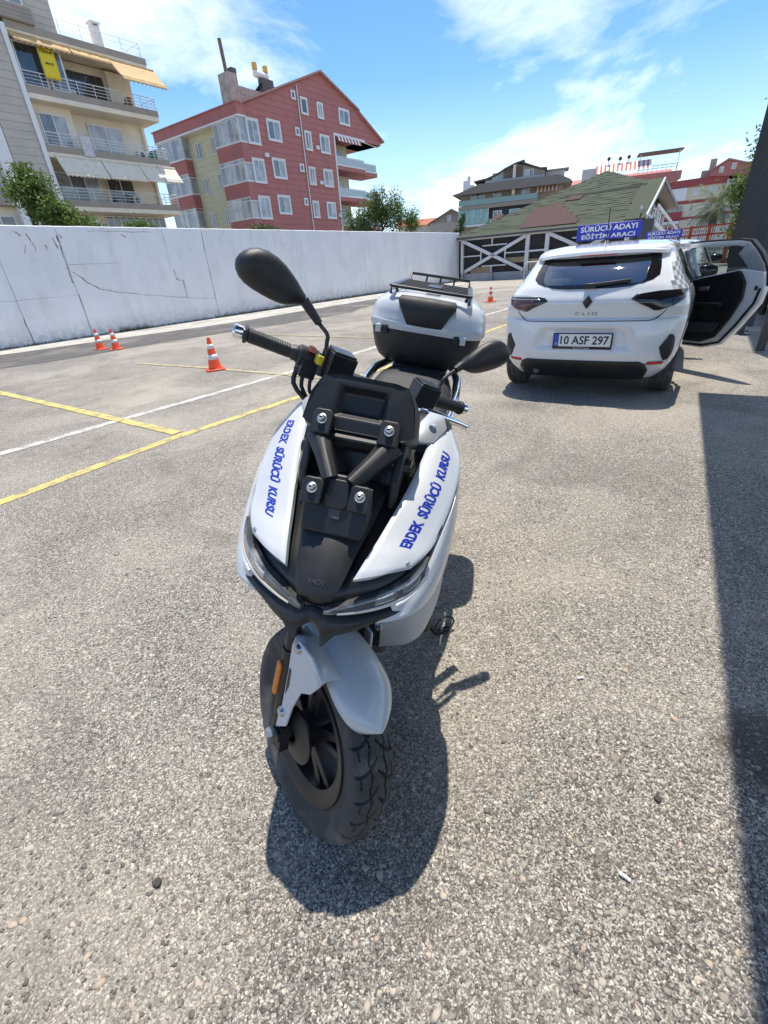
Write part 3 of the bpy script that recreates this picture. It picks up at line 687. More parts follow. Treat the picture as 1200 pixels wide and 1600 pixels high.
awning('awning', FB, -5.5, -2.95, 15.25, 15.0, .32, M_AWN1, 'nearly rolled-in tan awning between the banner and the dropped awning', 'awnings on the beige block', 4, arms=False)
for i, (a, b, t) in enumerate(((-8.6, -5.6, 'leftmost of the four cream awnings on the second balcony'), (-5.55, -2.75, 'second cream awning from the left on the second balcony'), (-2.7, -1.2, 'third cream awning from the left on the second balcony'), (-1.15, .35, 'cream awning at the right end of the second balcony'))):
    awning('awning', FB, a, b, 9.28, 8.25 + .04 * i, .75, M_AWN2, t, 'awnings on the beige block', 10 + i)
# washing on the middle balcony
tw = MB(); tw.grid([[(LBF.pt(-6.6 + .75 * i / 6 + .04 * j / 8 * sin(i), 10.6 - 1.2 * j / 8, .09 + .03 * sin(i * 1.7 + j * .5))) for i in range(7)] for j in range(9)])
bpy.context.view_layer.update()
tw.v = [tuple(LB.matrix_world @ Vector(p)) for p in tw.v]
tw.build('towel', mat('pale_towel', (.60, .58, .60), .9, var=.25, vscale=5), smooth=True, solid=.012, label='pale towel hanging over the railing of the middle balcony', cat='towel')

# ------------------------------------------------------------------ red gabled block
def red_block():
    R = frame_at('red_apartment_block', -10.02, 53.34, 37.0, label='dusty red gabled apartment block with green recess and white bay windows', cat='building')
    G = Facade(R, (0, 0, 0), (1, 0, 0), (0, -1, 0)); Lf = Facade(R, (0, 0, 0), (0, 1, 0), (-1, 0, 0))
    top = lambda a: 14.85 + (19.0 - 14.85) * a / 11.0 if a <= 11 else (19.0 - (19.0 - 16.86) * (a - 11) / 6.2 if a <= 17.2 else 16.86 - 2.1 * (a - 17.2) / 4.45)
    # core volume (extruded gable) : full height left part, upper part only above the balconies
    poly = [(.0, 2), (12.55, 2), (12.55, 14.25), (21.5, 14.25), (21.5, top(21.5)), (17.2, 16.86), (11, 19.0), (0, 14.85)]
    m = MB(); m.prism(poly, 0.02, 12.6, lambda a, b, h: (a, h, b))
    m.f = [f for f in m.f]; m.build('wall', M_REDB, R)
    m = MB(); m.box(12.5, 17.9, 2.6, 12.6, 2, 14.2); m.build('recessed_wall', M_GREENB, R)
    # siding boards of the gable
    def outl(z):
        if z < 14.25: return [(0.0, 12.55)]
        lo = 0.0 if z <= 14.85 else (z - 14.85) / (19.0 - 14.85) * 11
        hi = 21.5 if z <= 14.8 else (17.2 + (16.86 - z) / 2.1 * 4.45 if z < 16.86 else 11 + (19.0 - z) / (19.0 - 16.86) * 6.2)
        return [(lo, min(hi, 21.5))]
    boards(G, outl, 4.25, 18.98, .50, 0, M_REDB, .03)
    # roof with barge boards
    m = MB()
    for (a0, z0), (a1, z1) in (((-.5, 14.70), (11, 19.02)), ((11, 19.02), (17.25, 16.88)), ((17.25, 16.7), (21.9, 14.55))):
        m.prism([(a0, z0), (a1, z1), (a1, z1 + .17), (a0, z0 + .17)], -.35, 12.9, lambda a, b, h: (a, h, b))
    m.build('roof', mat('roof_tile_pinkish', (.46, .25, .21), .85, var=.25, vscale=3), R)
    # fascia along the left flank
    m = MB(); m.box(-.9, 0, -.2, 13.2, 14.0, 14.82); m.box(-1.0, .02, -.25, 13.3, 14.82, 14.92); m.build('eave_fascia', M_REDB, R)
    m = MB(); m.box(-.95, 0, -.22, 13.25, 13.86, 14.0); m.build('eave_trim', M_UPVC, R)
    # drain pipe
    m = MB(); m.tube([G.pt(7.35, 17.4, .1), G.pt(7.45, 4.5, .1)], .06, 8); m.build('drain_pipe', M_UPVC, R, smooth=True)
    kw = dict(trim=.13, d=.035, t=.08)
    for z in (12.68, 9.72, 6.72): G.window(2.72, z, 1.55, 1.42, 2, pane=[G_BLUE, G_CURT], **kw)
    for z in (12.5, 9.52, 6.52):
        G.window(7.85, z, .8, 1.38, 2, pane=[G_BLUE, G_CURT], trim=.12, d=.035, t=.07); G.window(10.2, z, 1.32, 1.38, 2, pane=[G_BLUE, G_CURT], **kw)
    for z in (16.32, 13.5, 10.55, 7.6): G.window(6.55, z, .42, .5, 1, pane=G_DARK, trim=.1, d=.035, t=.06)
    G.window(7.8, 15.38, .8, 1.15, 1, pane=G_DARK, trim=.12, d=.035, t=.07); G.window(10.25, 15.4, .72, 1.12, 2, pane=G_CURT, trim=.12, d=.035, t=.07); G.window(13.8, 15.42, 1.6, 1.18, 2, pane=[G_CURT, G_BLUE], **kw)
    for z in (4.6,): G.window(6.4, z, .5, .5, 1, pane=G_DARK, trim=.1, d=.035); G.window(8.0, z, .9, .5, 2, pane=G_BLUE, trim=.1, d=.035); G.window(10.6, z, .9, .5, 2, pane=G_BLUE, trim=.1, d=.035)
    # left flank: green recess, two stacks of glazed bays
    m = MB(); m.box(-.03, .0, 3.6, 8.7, 2, 13.86); m.build('green_panel', M_GREENB, R)
    boards(Lf, lambda z: [(3.62, 8.68)], 4.3, 13.8, .5, .03, M_GREENB, .03)
    for zi, z in enumerate((12.05, 9.1, 6.15)):
        Lf.window(6.75, z - .15, .95, 1.35, 2, pane=[G_DARK, G_BLUE], d=.07, t=.07); Lf.window(4.35, z - .1, .8, 1.4, 2, pane=G_BLUE, d=.07, t=.07)
        for a0, a1, q in ((.0, 3.6, 1), (8.75, 13.0, 0)):
            # bay: solid red apron below and band of casements above, wrapping the corner
            m = MB(); m.box(-.85, .0, a0 - (.02 if q else 0), a1, z - 1.45, z); m.build('bay_apron', M_REDB, R, bevel=.01)
            m = MB(); m.box(-.88, .0, a0 - .05, a1 + .02, z, z + .07); m.box(-.88, 0, a0 - .05, a1 + .02, z - 1.53, z - 1.45); m.build('bay_sill', M_UPVC, R)
            Bf = Facade(R, (-.83, 0, 0), (0, 1, 0), (-1, 0, 0)); Bf.window(a0 + .03, z + .07, a1 - a0 - .06, 1.72, 5, pane=[G_CURT, G_BLUE, G_CURT], d=0, t=.07)
            m = MB(); m.box(-.8, .0, a0 + .08, a1 - .08, z + .07, z + .12); m.build('bay_floor', M_UPVC, R)
            for yy, oo in ((a0 + .02, -1), (a1 - .02, 1)):
                Ef = Facade(R, (0, yy, 0), (1, 0, 0), (0, oo, 0)); Ef.window(-.8, z + .07, .8, 1.72, 1, pane=G_CURT, d=-.04, t=.07)
        if True:   # glazing continues round the corner onto the gable
            G.window(.12, z + .07, 1.28, 1.72, 2, pane=[G_CURT, G_CURT], trim=.12, d=.045, t=.08)
    # balconies at the right
    for z in (11.55, 8.62, 5.7, 2.9):
        m = MB(); m.prism([(12.55, -.02), (18.0, -.02), (18.9, .8), (21.6, .8), (21.6, 3.5), (12.55, 3.5)], z - .35, z + .02, lambda a, b, h: (a, b, h)); m.build('balcony_slab', M_REDB, R)
        m = MB(); m.prism([(12.5, -.06), (18.02, -.06), (18.92, .76), (21.65, .76), (21.65, 3.5), (12.5, 3.5)], z + .02, z + .16, lambda a, b, h: (a, b, h)); m.build('slab_edge', M_UPVC, R)
        for a0, a1, y in ((12.7, 17.9, .05), (18.9, 21.5, .86)):
            gl = MB(); gl.box(a0, a1, y, y + .03, z + .2, z + .85); gl.build('balcony_glass', mat('pale_balcony_glass', (.42, .50, .50), .12, var=.1), R)
            tp = MB(); tp.tube([(a0, y, z + .9), (a1, y, z + .9)], .03, 6); tp.build('handrail', M_WSTEEL, R)
        Wf = Facade(R, (0, 2.6, 0), (1, 0, 0), (0, -1, 0)); Wf.window(13.0, z + .2, 1.3, 2.0, 2, pane=[G_BLUE, G_DARK], d=.02); Wf.window(15.8, z + .9, 1.0, 1.2, 1, pane=G_BLUE, d=.02)
    m = MB(); m.box(12.5, 12.72, -.04, .2, 2.5, 14.25); m.build('corner_trim', M_UPVC, R)
    m = MB(); m.box(12.5, 18.0, -.08, .1, 14.2, 14.42); m.prism([(17.9, -.08), (21.7, .5), (21.7, .7), (17.9, .1)], 14.2, 14.42, lambda a, b, h: (a, b, h)); m.build('balcony_lintel', M_UPVC, R)
    m = MB(); m.prism([(17.9, 14.25), (21.5, 14.25), (21.5, 14.35), (17.9, 14.35)], .02, 3.4, lambda a, b, h: (a, h, b)); m.build('soffit', M_CREAM, R)
    for a, z in ((1.75, 11.2), (9.3, 12.6), (9.3, 9.55), (12.0, 6.6)):
        m = MB(); G.box(m, a, a + .45, z, z + .32, .03, .25); m.build('vent_box', M_UPVC, R, bevel=.02)
    # roof plant: chimney stack, flue, water heater
    m = MB(); m.box(1.6, 2.7, 3.0, 4.4, 14.6, 18.0); m.box(2.7, 6.2, 3.2, 4.4, 14.6, 17.25); m.build('chimney_stack', mat('stained_render', (.40, .36, .32), .9, var=.35, vscale=2), R)
    m = MB(); m.tube([(1.9, 3.5, 18.1), (1.75, 3.5, 20.3)], .17, 10); m.build('flue', mat('rusty_flue', (.20, .15, .12), .7, var=.4, vscale=5), R, smooth=True)
    m = MB(); m.box(2.4, 3.0, 3.3, 4.2, 18.15, 18.5); m.build('chimney_cap', M_DGREY, R)
    m = MB(); m.tube([(5.6, 3.6, 18.7), (7.2, 3.6, 18.7)], .3, 12); m.build('water_tank', M_WHITEPL, R, smooth=True)
    m = MB(); m.prism([(3.0, 17.9), (3.2, 17.8), (4.6, 17.2), (4.4, 17.2)], 5.6, 7.6, lambda a, b, h: (h, a, b)); m.box(5.9, 7.4, 3.0, 3.6, 17.3, 18.35); m.build('solar_panel', M_DGREY, R)
    for x in (5.7, 7.1):
        m = MB(); m.tube([(x, 3.6, 19.0), (x, 3.6, 19.5)], .26, 10); m.build('tank_cap', mat('yellow_cap', (.7, .42, .08), .6), R, smooth=True)
    # striped awning over the top balcony
    sa = MB()
    for k in range(14):
        if k % 2 == 0: sa.add([G.pt(13.0 + .3 * k, 14.2, .15), G.pt(13.3 + .3 * k, 14.2, .15), G.pt(13.3 + .3 * k, 13.72, .35), G.pt(13.0 + .3 * k, 13.72, .35)], [(0, 1, 2, 3)])
    sa2 = MB()
    for k in range(14):
        if k % 2: sa2.add([G.pt(13.0 + .3 * k, 14.2, .15), G.pt(13.3 + .3 * k, 14.2, .15), G.pt(13.3 + .3 * k, 13.72, .35), G.pt(13.0 + .3 * k, 13.72, .35)], [(0, 1, 2, 3)])
    w = sa.build('awning', M_WHITEPL, R, solid=.01); sa2.build('awning_stripe', mat('red_stripe_cloth', (.42, .12, .08), .85), w, solid=.01)
    return R
RBK = red_block()

# ------------------------------------------------------------------ camouflage hall closing the lot
def camo_hall():
    R = frame_at('camouflage_hall', 6.56, 34.56, 127.0, label='hall with green camouflage roof and white cross-braced timber front', cat='building')
    M_GR = mat('green_shingle', (.054, .069, .038), .88, var=.4, vscale=5, bump=.5, bscale=25, v2=(.045, .054, .034), v2scale=.9); M_RP = mat('red_brown_shingle', (.066, .027, .024), .85, var=.25, vscale=5, bump=.5, bscale=25)
    M_MESH = mat('dark_mesh', (.035, .033, .033), .8, var=.5, vscale=3); M_PLY = mat('plywood_board', (.38, .27, .16), .8, var=.2, vscale=2)
    k = .5; L0, L1 = -.32, 10.3; zp = lambda d: 2.70 + k * d
    # roof: front slope as lap rows of shingle, rear slope closes the volume
    apex, rid = (7.13, 5.96), (9.9, 3.9)
    def lr(d):
        lo = L0 + (apex[0] - L0) * d / apex[1]; hi = L1 if d <= rid[1] else L1 + (rid[0] - L1) * 0 + (apex[0] - rid[0]) * (d - rid[1]) / (apex[1] - rid[1])
        hi = L1 + (rid[0] - L1) * min(d, rid[1]) / rid[1] if d <= rid[1] else rid[0] + (apex[0] - rid[0]) * (d - rid[1]) / (apex[1] - rid[1]); return lo, max(lo + .02, hi)
    m = MB(); n = 26; sg = random.Random(4)
    for i in range(n):
        d0, d1 = apex[1] * i / n - .3 * (i == 0), apex[1] * (i + 1) / n; (a0, b0), (a1, b1) = lr(max(d0, 0)), lr(d1)
        step = .10 if abs(d0 - 3.2) < .12 else .0
        z0, z1 = zp(d0) + .024, zp(d1) + .010; K = 16; A = [(a0 + (b0 - a0) * j / K, d0, z0 + sg.uniform(-.02, .02)) for j in range(K + 1)]; B = [(a1 + (b1 - a1) * j / K, d1, z1) for j in range(K + 1)]; C = [(p[0], p[1], p[2] - .06) for p in A]
        m.grid([C, A, B])
    m.build('roof', M_GR, R)
    m = MB(); z5 = zp(apex[1]); m.add([(L0, 0, 2.66), (L1, 0, 2.66), (rid[0], rid[1], zp(rid[1]) - .05), (apex[0], apex[1], z5 - .05), (L0 + 2, 14, 3.0), (L1, 13, 3.2)], [(0, 3, 4), (3, 2, 5, 4), (0, 1, 2, 3)]); m.build('roof_underside', M_GR, R, solid=.05)
    def patch(pts):
        q = MB(); q.add([(a, d, zp(d) + .062) for a, d in pts], [tuple(range(len(pts)))]); q.build('roof_patch', M_RP, R, solid=.012)
    patch([(3.84, .05), (7.14, .0), (7.2, .55), (6.95, .55), (6.95, .95), (6.5, .95), (6.5, 1.35), (6.2, 1.4), (6.1, 1.85), (5.75, 1.9), (5.6, 2.6), (4.9, 2.65), (4.85, 2.35), (3.95, 2.4), (3.75, 1.2)])
    patch([(5.6, 2.72), (6.5, 2.7), (6.62, 3.15), (5.8, 3.2)]); patch([(9.55, 1.5), (10.15, 1.5), (10.05, 2.05), (9.6, 2.05)]); patch([(1.2, 1.55), (1.9, 1.5), (2.0, 2.0), (1.5, 2.05)])
    q = MB(); q.add([(5.0, 3.16, zp(3.16) + .03), (10.0, 3.22, zp(3.22) + .03), (10.0, 3.34, zp(3.34) + .15), (5.0, 3.2, zp(3.2) + .06)], [(0, 1, 2, 3)]); q.build('roof_step', mat('moss_dark_shingle', (.05, .06, .045), .9), R, solid=.03)  # dark strip paints the shadow line along the roof crease
    m = MB(); m.box(L0, L1, -.34, -.27, 2.48, 2.60); m.build('gutter', M_DGREY, R, bevel=.02)
    m = MB(); m.box(L0 + .1, L1, -.06, .1, 2.40, 2.56); m.build('eave_beam', M_WSTEEL, R)
    # low plinth, posts, braces, mesh and board infill
    m = MB(); m.box(-.1, 10.2, -.02, .25, -.02, .46); m.build('plinth', mat('grey_plinth', (.44, .44, .43), .9, var=.2, vscale=2), R, bevel=.01)
    posts = [0.0, 4.42, 5.62, 10.0]
    for p in posts:
        m = MB(); w = .085 if p in (0.0,) else .12; m.box(p - w, p + w, -.10, .06, .46, 2.41); m.build('post', M_WSTEEL, R)
    def brace(a, z, b, zz, w=.19):
        m = MB(); m.bar((a, -.13, z), (b, -.13, zz), .05, w); m.build('brace', M_WSTEEL, R)
    for x0, x1 in ((0.1, 4.3), (5.72, 9.9)):
        brace(x0, .52, x1, 2.36); brace(x0, 2.36, x1, .52)
        xm = (x0 + x1) / 2
        for (a0, a1, z) in ((x0 - .02, x0 + 1.25, 1.48), (x1 - 1.35, x1 + .02, 1.52), (x0 + 1.35, x0 + 3.0, 2.02), (x0 + 1.35, x0 + 3.0, .86)):
            m = MB(); m.box(a0, a1, -.075, .0, z - .035, z + .035); m.build('rail', M_WSTEEL, R)
        for (a, z0, z1) in ((x0 + 1.25, 1.1, 1.86), (x1 - 1.3, 1.1, 1.86), (xm - .1, 2.05, 2.42), (xm - .1, .47, .84)):
            m = MB(); m.box(a - .04, a + .04, -.07, .0, z0, z1); m.build('rail', M_WSTEEL, R)
    m = MB(); m.box(4.5, 5.55, -.075, .0, 1.48, 1.58); m.build('rail', M_WSTEEL, R)
    m = MB(); m.box(.05, 9.95, .08, .13, .46, 2.4); m.build('mesh_panel', M_MESH, R)
    for a0, a1, z0, z1 in ((.55, 2.0, .47, .82), (2.9, 4.28, .95, 1.25), (4.56, 5.5, .5, 1.1), (6.4, 7.6, .47, .9)):
        m = MB(); m.box(a0, a1, .03, .075, z0, z1); m.build('board', M_PLY, R)
    for a in (.2, 2.3, 4.4):
        m = MB(); m.tube([(a, -.18, 0), (a, -.18, .62)], .03, 6); m.build('bollard_pipe', M_DGREY, R)
    # right flank: upper storey under an overhanging roof, blue panels, outside stair
    m = MB(); m.prism([(.1, 0), (12.6, 0), (12.6, 3.1), (3.8, 4.05), (.1, 2.6)], 9.6, 10.0, lambda a, b, h: (h, a, b)); m.build('flank_wall', M_TAUPE, R)
    m = MB(); m.add([(9.7, -.25, 2.66), (10.75, -.25, 2.66), (10.75, 3.85, 4.70), (9.7, 3.85, 4.70)], [(0, 1, 2, 3)]); m.build('flank_roof', M_GR, R, solid=.12)
    m = MB(); m.add([(10.75, 3.85, 4.70), (10.75, 12.9, 3.66), (9.7, 12.9, 3.66), (9.7, 3.85, 4.70)], [(0, 1, 2, 3)]); m.build('flank_roof', mat('flank_soffit', (.42, .37, .31), .85, var=.1), R, solid=.12)
    m = MB(); m.bar((10.8, -.15, 2.72), (10.8, 3.85, 4.62), .06, .2); m.build('barge_board', M_WSTEEL, R)
    m = MB(); m.bar((10.8, 3.85, 4.62), (10.8, 12.95, 3.56), .06, .2); m.build('barge_board', M_DGREY, R)
    S = Facade(R, (10.0, 0, 0), (0, 1, 0), (1, 0, 0))
    for y, z in ((1.7, 2.75), (4.2, 2.75), (6.8, 2.6), (9.4, 2.45)): S.window(y, z, 1.7, .85, 2, pane=[G_BLUE, G_CURT], d=.02, t=.08)
    m = MB(); S.box(m, 1.2, 11.5, 1.55, 2.45, .01, .06); m.build('blue_panel', mat('slate_blue_panel', (.075, .12, .17), .6, var=.15), R)
    for off, w in ((.45, .16), (1.25, .16)):
        m = MB(); m.bar((10.0 + off, -.1, 3.15), (10.0 + off, 13.8, 1.9), .07, w); m.bar((10.0 + off, -.1, 2.35), (10.0 + off, 13.8, 1.1), .07, w * 1.3); m.build('stair_rail', M_WSTEEL, R)
        for kx in range(6):
            y = .3 + 2.5 * kx; z = 3.1 - 1.25 * y / 13.9; m = MB(); m.bar((10.0 + off, y, z - .02), (10.0 + off, y, z - .8), .06, .06); m.build('stair_post', M_WSTEEL, R)
    for kx in range(14):
        y = .4 + .95 * kx; m = MB(); m.box(10.46, 11.24, y, y + .3, 2.28 - 1.25 * y / 13.9, 2.33 - 1.25 * y / 13.9); m.build('stair_tread', M_WSTEEL, R)
    m = MB(); m.box(10.15, 11.2, -.15, -.05, 0, 2.6); m.build('corner_wall', M_DGREY, R)
    return R
CAMO = camo_hall()

# ------------------------------------------------------------------ taupe house with teal balconies behind the hall
def taupe_house():
    r = 16.85, 93.49
    R = frame_at('balcony_house', r[0], r[1], 110.0, label='taupe house with pagoda-like gable and teal glass balconies behind the hall', cat='building')
    F = Facade(R, (0, 0, 0), (1, 0, 0), (0, -1, 0)); W_ = Facade(R, (0, 1.3, 0), (1, 0, 0), (0, -1, 0))
    M_RF = mat('taupe_roof', (.235, .21, .185), .85, var=.15, vscale=2)
    m = MB(); m.box(.3, 17, 1.3, 11, 0, 11.3); m.build('wall', M_TAUPE, R)
    # swept roof with a raised centre gable
    roof = [(-1.1, 11.05), (.4, 11.35), (3.6, 12.2), (16.2, 12.2), (17.9, 11.45), (18.3, 11.1), (17.6, 11.0), (-.6, 10.95)]
    m = MB(); m.prism(roof, -.5, 10, lambda a, b, h: (a, h, b)); m.build('roof', M_RF, R)
    gab = [(4.4, 12.2), (13.9, 12.2), (13.9, 13.1), (10.3, 14.2), (9.6, 14.35), (7.4, 13.7), (6.0, 12.95), (4.4, 12.75)]
    m = MB(); m.prism(gab, .6, 9, lambda a, b, h: (a, h, b)); m.build('gable_wall', M_TAUPE, R)
    for seg in ([(2.6, 12.75), (4.6, 12.95), (6.2, 13.35), (7.6, 14.0), (9.2, 14.55), (10.6, 14.8)], [(10.2, 14.6), (11.8, 14.0), (13.2, 13.5), (14.2, 13.45)]):
        m = MB(); m.prism(seg + [(a, z - .22) for a, z in seg[::-1]], .1, 9, lambda a, b, h: (a, h, b)); m.build('gable_roof', mat('dark_roof_tile', (.12, .095, .085), .8, var=.3, vscale=5), R)
    m = MB(); m.box(8.9, 9.35, .2, .6, 9.1, 14.4); m.build('pier', M_CREAM, R)
    m = MB(); m.box(7.5, 10.4, .55, .62, 12.2, 14.1); m.build('recess_panel', mat('brown_panel', (.16, .12, .10), .8), R)
    G2 = Facade(R, (0, .6, 0), (1, 0, 0), (0, -1, 0)); G2.window(5.55, 12.0, 1.5, 1.55, 2, pane=[G_CURT, G_TEAL], d=.02, t=.12); G2.window(10.7, 12.0, 1.5, 1.5, 2, pane=[G_CURT, G_BLUE], d=.02, t=.12)
    m = MB(); m.box(4.5, 13.9, .1, .16, 12.2, 12.55); m.build('balcony_glass', mat('grey_balcony_glass', (.30, .33, .33), .2), R)
    W_.window(1.9, 9.25, 2.5, 1.9, 3, pane=[G_TEAL, G_DARK, G_TEAL], d=.02, t=.12); W_.window(5.75, 9.75, 1.35, 1.4, 2, pane=[G_BLUE, G_CURT], d=.02, t=.12); W_.window(10.4, 9.7, 1.35, 1.3, 2, pane=[G_CURT, G_BLUE], d=.02, t=.12)
    m = MB(); m.box(0, 13.2, 0, 1.3, 8.75, 9.3); m.build('balcony_slab', M_TAUPE, R)
    m = MB(); m.box(.05, 13.1, -.04, .0, 9.35, 10.1); m.build('balcony_glass', mat('teal_rail_glass', (.20, .33, .32), .15), R)
    m = MB(); m.tube([(.0, -.02, 10.14), (13.1, -.02, 10.14)], .05, 6); m.build('handrail', M_STEEL, R)
    m = MB(); m.box(.1, 5.2, .0, .05, 6.95, 8.7); m.build('winter_garden_glass', G_TEAL, R)
    for x in (.05, 1.3, 2.6, 3.9, 5.15):
        m = MB(); m.box(x, x + .09, -.03, .07, 6.9, 8.75); m.build('mullion', M_UPVC, R)
    m = MB(); m.box(-.1, 5.4, -.1, 1.3, 6.2, 6.55); m.build('balcony_slab', M_WHITEPL, R)
    m = MB(); m.box(.0, 5.3, -.08, -.04, 6.6, 7.35); m.build('balcony_glass', G_TEAL, R)
    m = MB(); m.box(5.3, 13.0, .8, 1.3, 7.2, 8.72); m.build('shaded_recess', mat('navy_panel', (.03, .035, .06), .7), R)  # shade under the balcony is put into this dark navy colour
    F3 = Facade(R, (0, .8, 0), (1, 0, 0), (0, -1, 0)); F3.window(5.9, 6.9, 1.5, 1.4, 2, pane=[G_DARK, G_BLUE], d=.02, t=.14); F3.window(8.6, 7.0, 1.8, 1.3, 1, pane=window_glass('sky_window_glass', (.12, .30, .55)), d=.02)
    m = MB(); m.box(5.3, 17, .85, 1.35, 2, 7.2); m.build('lower_wall', M_CREAM, R)
    # pent house, chimney, striped awning
    m = MB(); m.box(14.0, 17.0, 3.5, 6, 12.2, 13.25); m.build('roof_room', mat('pale_cladding', (.50, .50, .49), .8), R)
    m = MB(); m.box(13.5, 17.6, 3.0, 6.4, 13.25, 13.42); m.build('roof_room_roof', M_TAUPE, R)
    m = MB(); m.box(.3, .9, 3, 3.6, 11.6, 13.3); m.box(1.0, 1.5, 3, 3.6, 11.6, 13.9); m.box(.3, 2.1, 2.9, 3.8, 11.5, 12.6); m.build('chimney', M_WHITEPL, R)
    for k_ in range(12):
        m = MB(); a = 12.6 + .29 * k_; m.add([(a, 1.2, 11.25), (a + .29, 1.2, 11.25), (a + .29, -.1, 10.15), (a, -.1, 10.15)], [(0, 1, 2, 3)]); m.build('awning_stripe', M_AWN2 if k_ % 2 else mat('red_stripe_cloth', (.42, .12, .08), .85), R, solid=.02)
    return R
taupe_house()

def simple_house(name, px, py, az, w, d, z0, z1, ridge, wallm, roofm, label, wins=(), along=True):
    R = frame_at(name, px, py, az, label=label, cat='building'); F = Facade(R, (0, 0, 0), (1, 0, 0), (0, -1, 0))
    m = MB(); m.box(0, w, 0, d, z0, z1); m.build('wall', wallm, R)
    m = MB()
    if along: m.prism([(-.5, z1 - .1), (d / 2, ridge), (d + .5, z1 - .1), (d / 2, ridge - .35)][::-1], -.5, w + .5, lambda a, b, h: (h, a, b)); m.prism([(0, z1), (d, z1), (d / 2, ridge - .3)], 0, w, lambda a, b, h: (h, a, b))
    else: m.prism([(-.5, z1 - .1), (w / 2, ridge), (w + .5, z1 - .1), (w / 2, ridge - .35)][::-1], -.5, d + .5, lambda a, b, h: (a, h, b)); m.prism([(0, z1), (w, z1), (w / 2, ridge - .3)], .02, d, lambda a, b, h: (a, h, b))
    m.build('roof', roofm, R)
    for a, z, ww, hh in wins: F.window(a, z, ww, hh, 2, pane=[G_BLUE, G_CURT], d=.02, t=.1)
    return R, F
M_TILE = mat('terracotta_tile', (.42, .14, .07), .85, var=.3, vscale=4)
h1 = Vector((14.02, 111.12, 0)); simple_house('small_grey_house', h1.x, h1.y, 100, 9, 10, 0, 8.3, 10.6, M_GREY_S, M_TAUPE, 'small grey gabled house seen between the wall end and the taupe house', [(3.6, 8.4, .9, 1.1), (1.5, 5.2, 1.0, 1.6), (5.5, 5.2, 1.4, 1.6)], along=False)
h2 = Vector((7.91, 117.73, 0)); simple_house('tiled_house', h2.x, h2.y, 97, 8, 9, 0, 8.6, 10.0, M_CREAM, M_TILE, 'low tiled house half hidden behind the tall shrub on the wall', [(1.5, 6.5, 1, 1.2), (5, 6.5, 1, 1.2)])
h3 = Vector((47.09, 126.52, 0)); R3, F3_ = simple_house('red_roof_house', h3.x, h3.y, 112, 22, 9, 0, 14.6, 16.0, M_REDB, M_REDB, 'red-roofed house with striped awning and roof terrace behind the camouflage roof', [], along=True)
m = MB(); m.box(4, 8, -1, 2, 15, 17.2); m.build('dormer', mat('pale_cladding', (.50, .50, .49), .8), R3)
for k in range(26):
    m = MB(); a = 6.8 + .42 * k; m.add([(a, -.6, 17.6), (a + .42, -.6, 17.6), (a + .42, -2.2, 15.9), (a, -2.2, 15.9)], [(0, 1, 2, 3)]); m.build('awning_stripe', M_WHITEPL if k % 2 else mat('salmon_stripe_cloth', (.55, .20, .14), .85), R3, solid=.03)
for k in range(9):
    m = MB(); m.tube([(15.5 + .9 * k, -1, 15), (15.5 + .9 * k, -1, 16.3)], .05, 6); m.build('terrace_post', M_STEEL, R3)
m = MB(); m.tube([(15.5, -1, 16.3), (23, -1, 16.3)], .06, 6); m.tube([(15.5, -1, 15.8), (23, -1, 15.8)], .05, 6); m.build('terrace_rail', M_STEEL, R3)
m = MB(); m.box(15, 23.5, -1.2, 3, 18.6, 18.85); m.build('pergola_roof', mat('brown_panel', (.16, .12, .10), .8), R3)
for x in (15.5, 22.8):
    m = MB(); m.tube([(x, -1, 15), (x, -1, 18.6)], .08, 6); m.build('pergola_post', M_STEEL, R3)
m = MB(); m.box(13.5, 24.0, -.8, 4, 13.5, 15); m.build('terrace_wall', M_REDB, R3)
for x, z in ((9.2, 18.6), (11.5, 18.4), (13.2, 18.5)):
    m = MB(); m.lathe([(0.01, .08), (.26, .0), (.36, -.14)], 14, 'y', (x, -.5, z)); m.tube([(x, -.4, z), (x, -.2, 17.2)], .06, 6); m.build('satellite_dish', M_DGREY, R3, smooth=True)

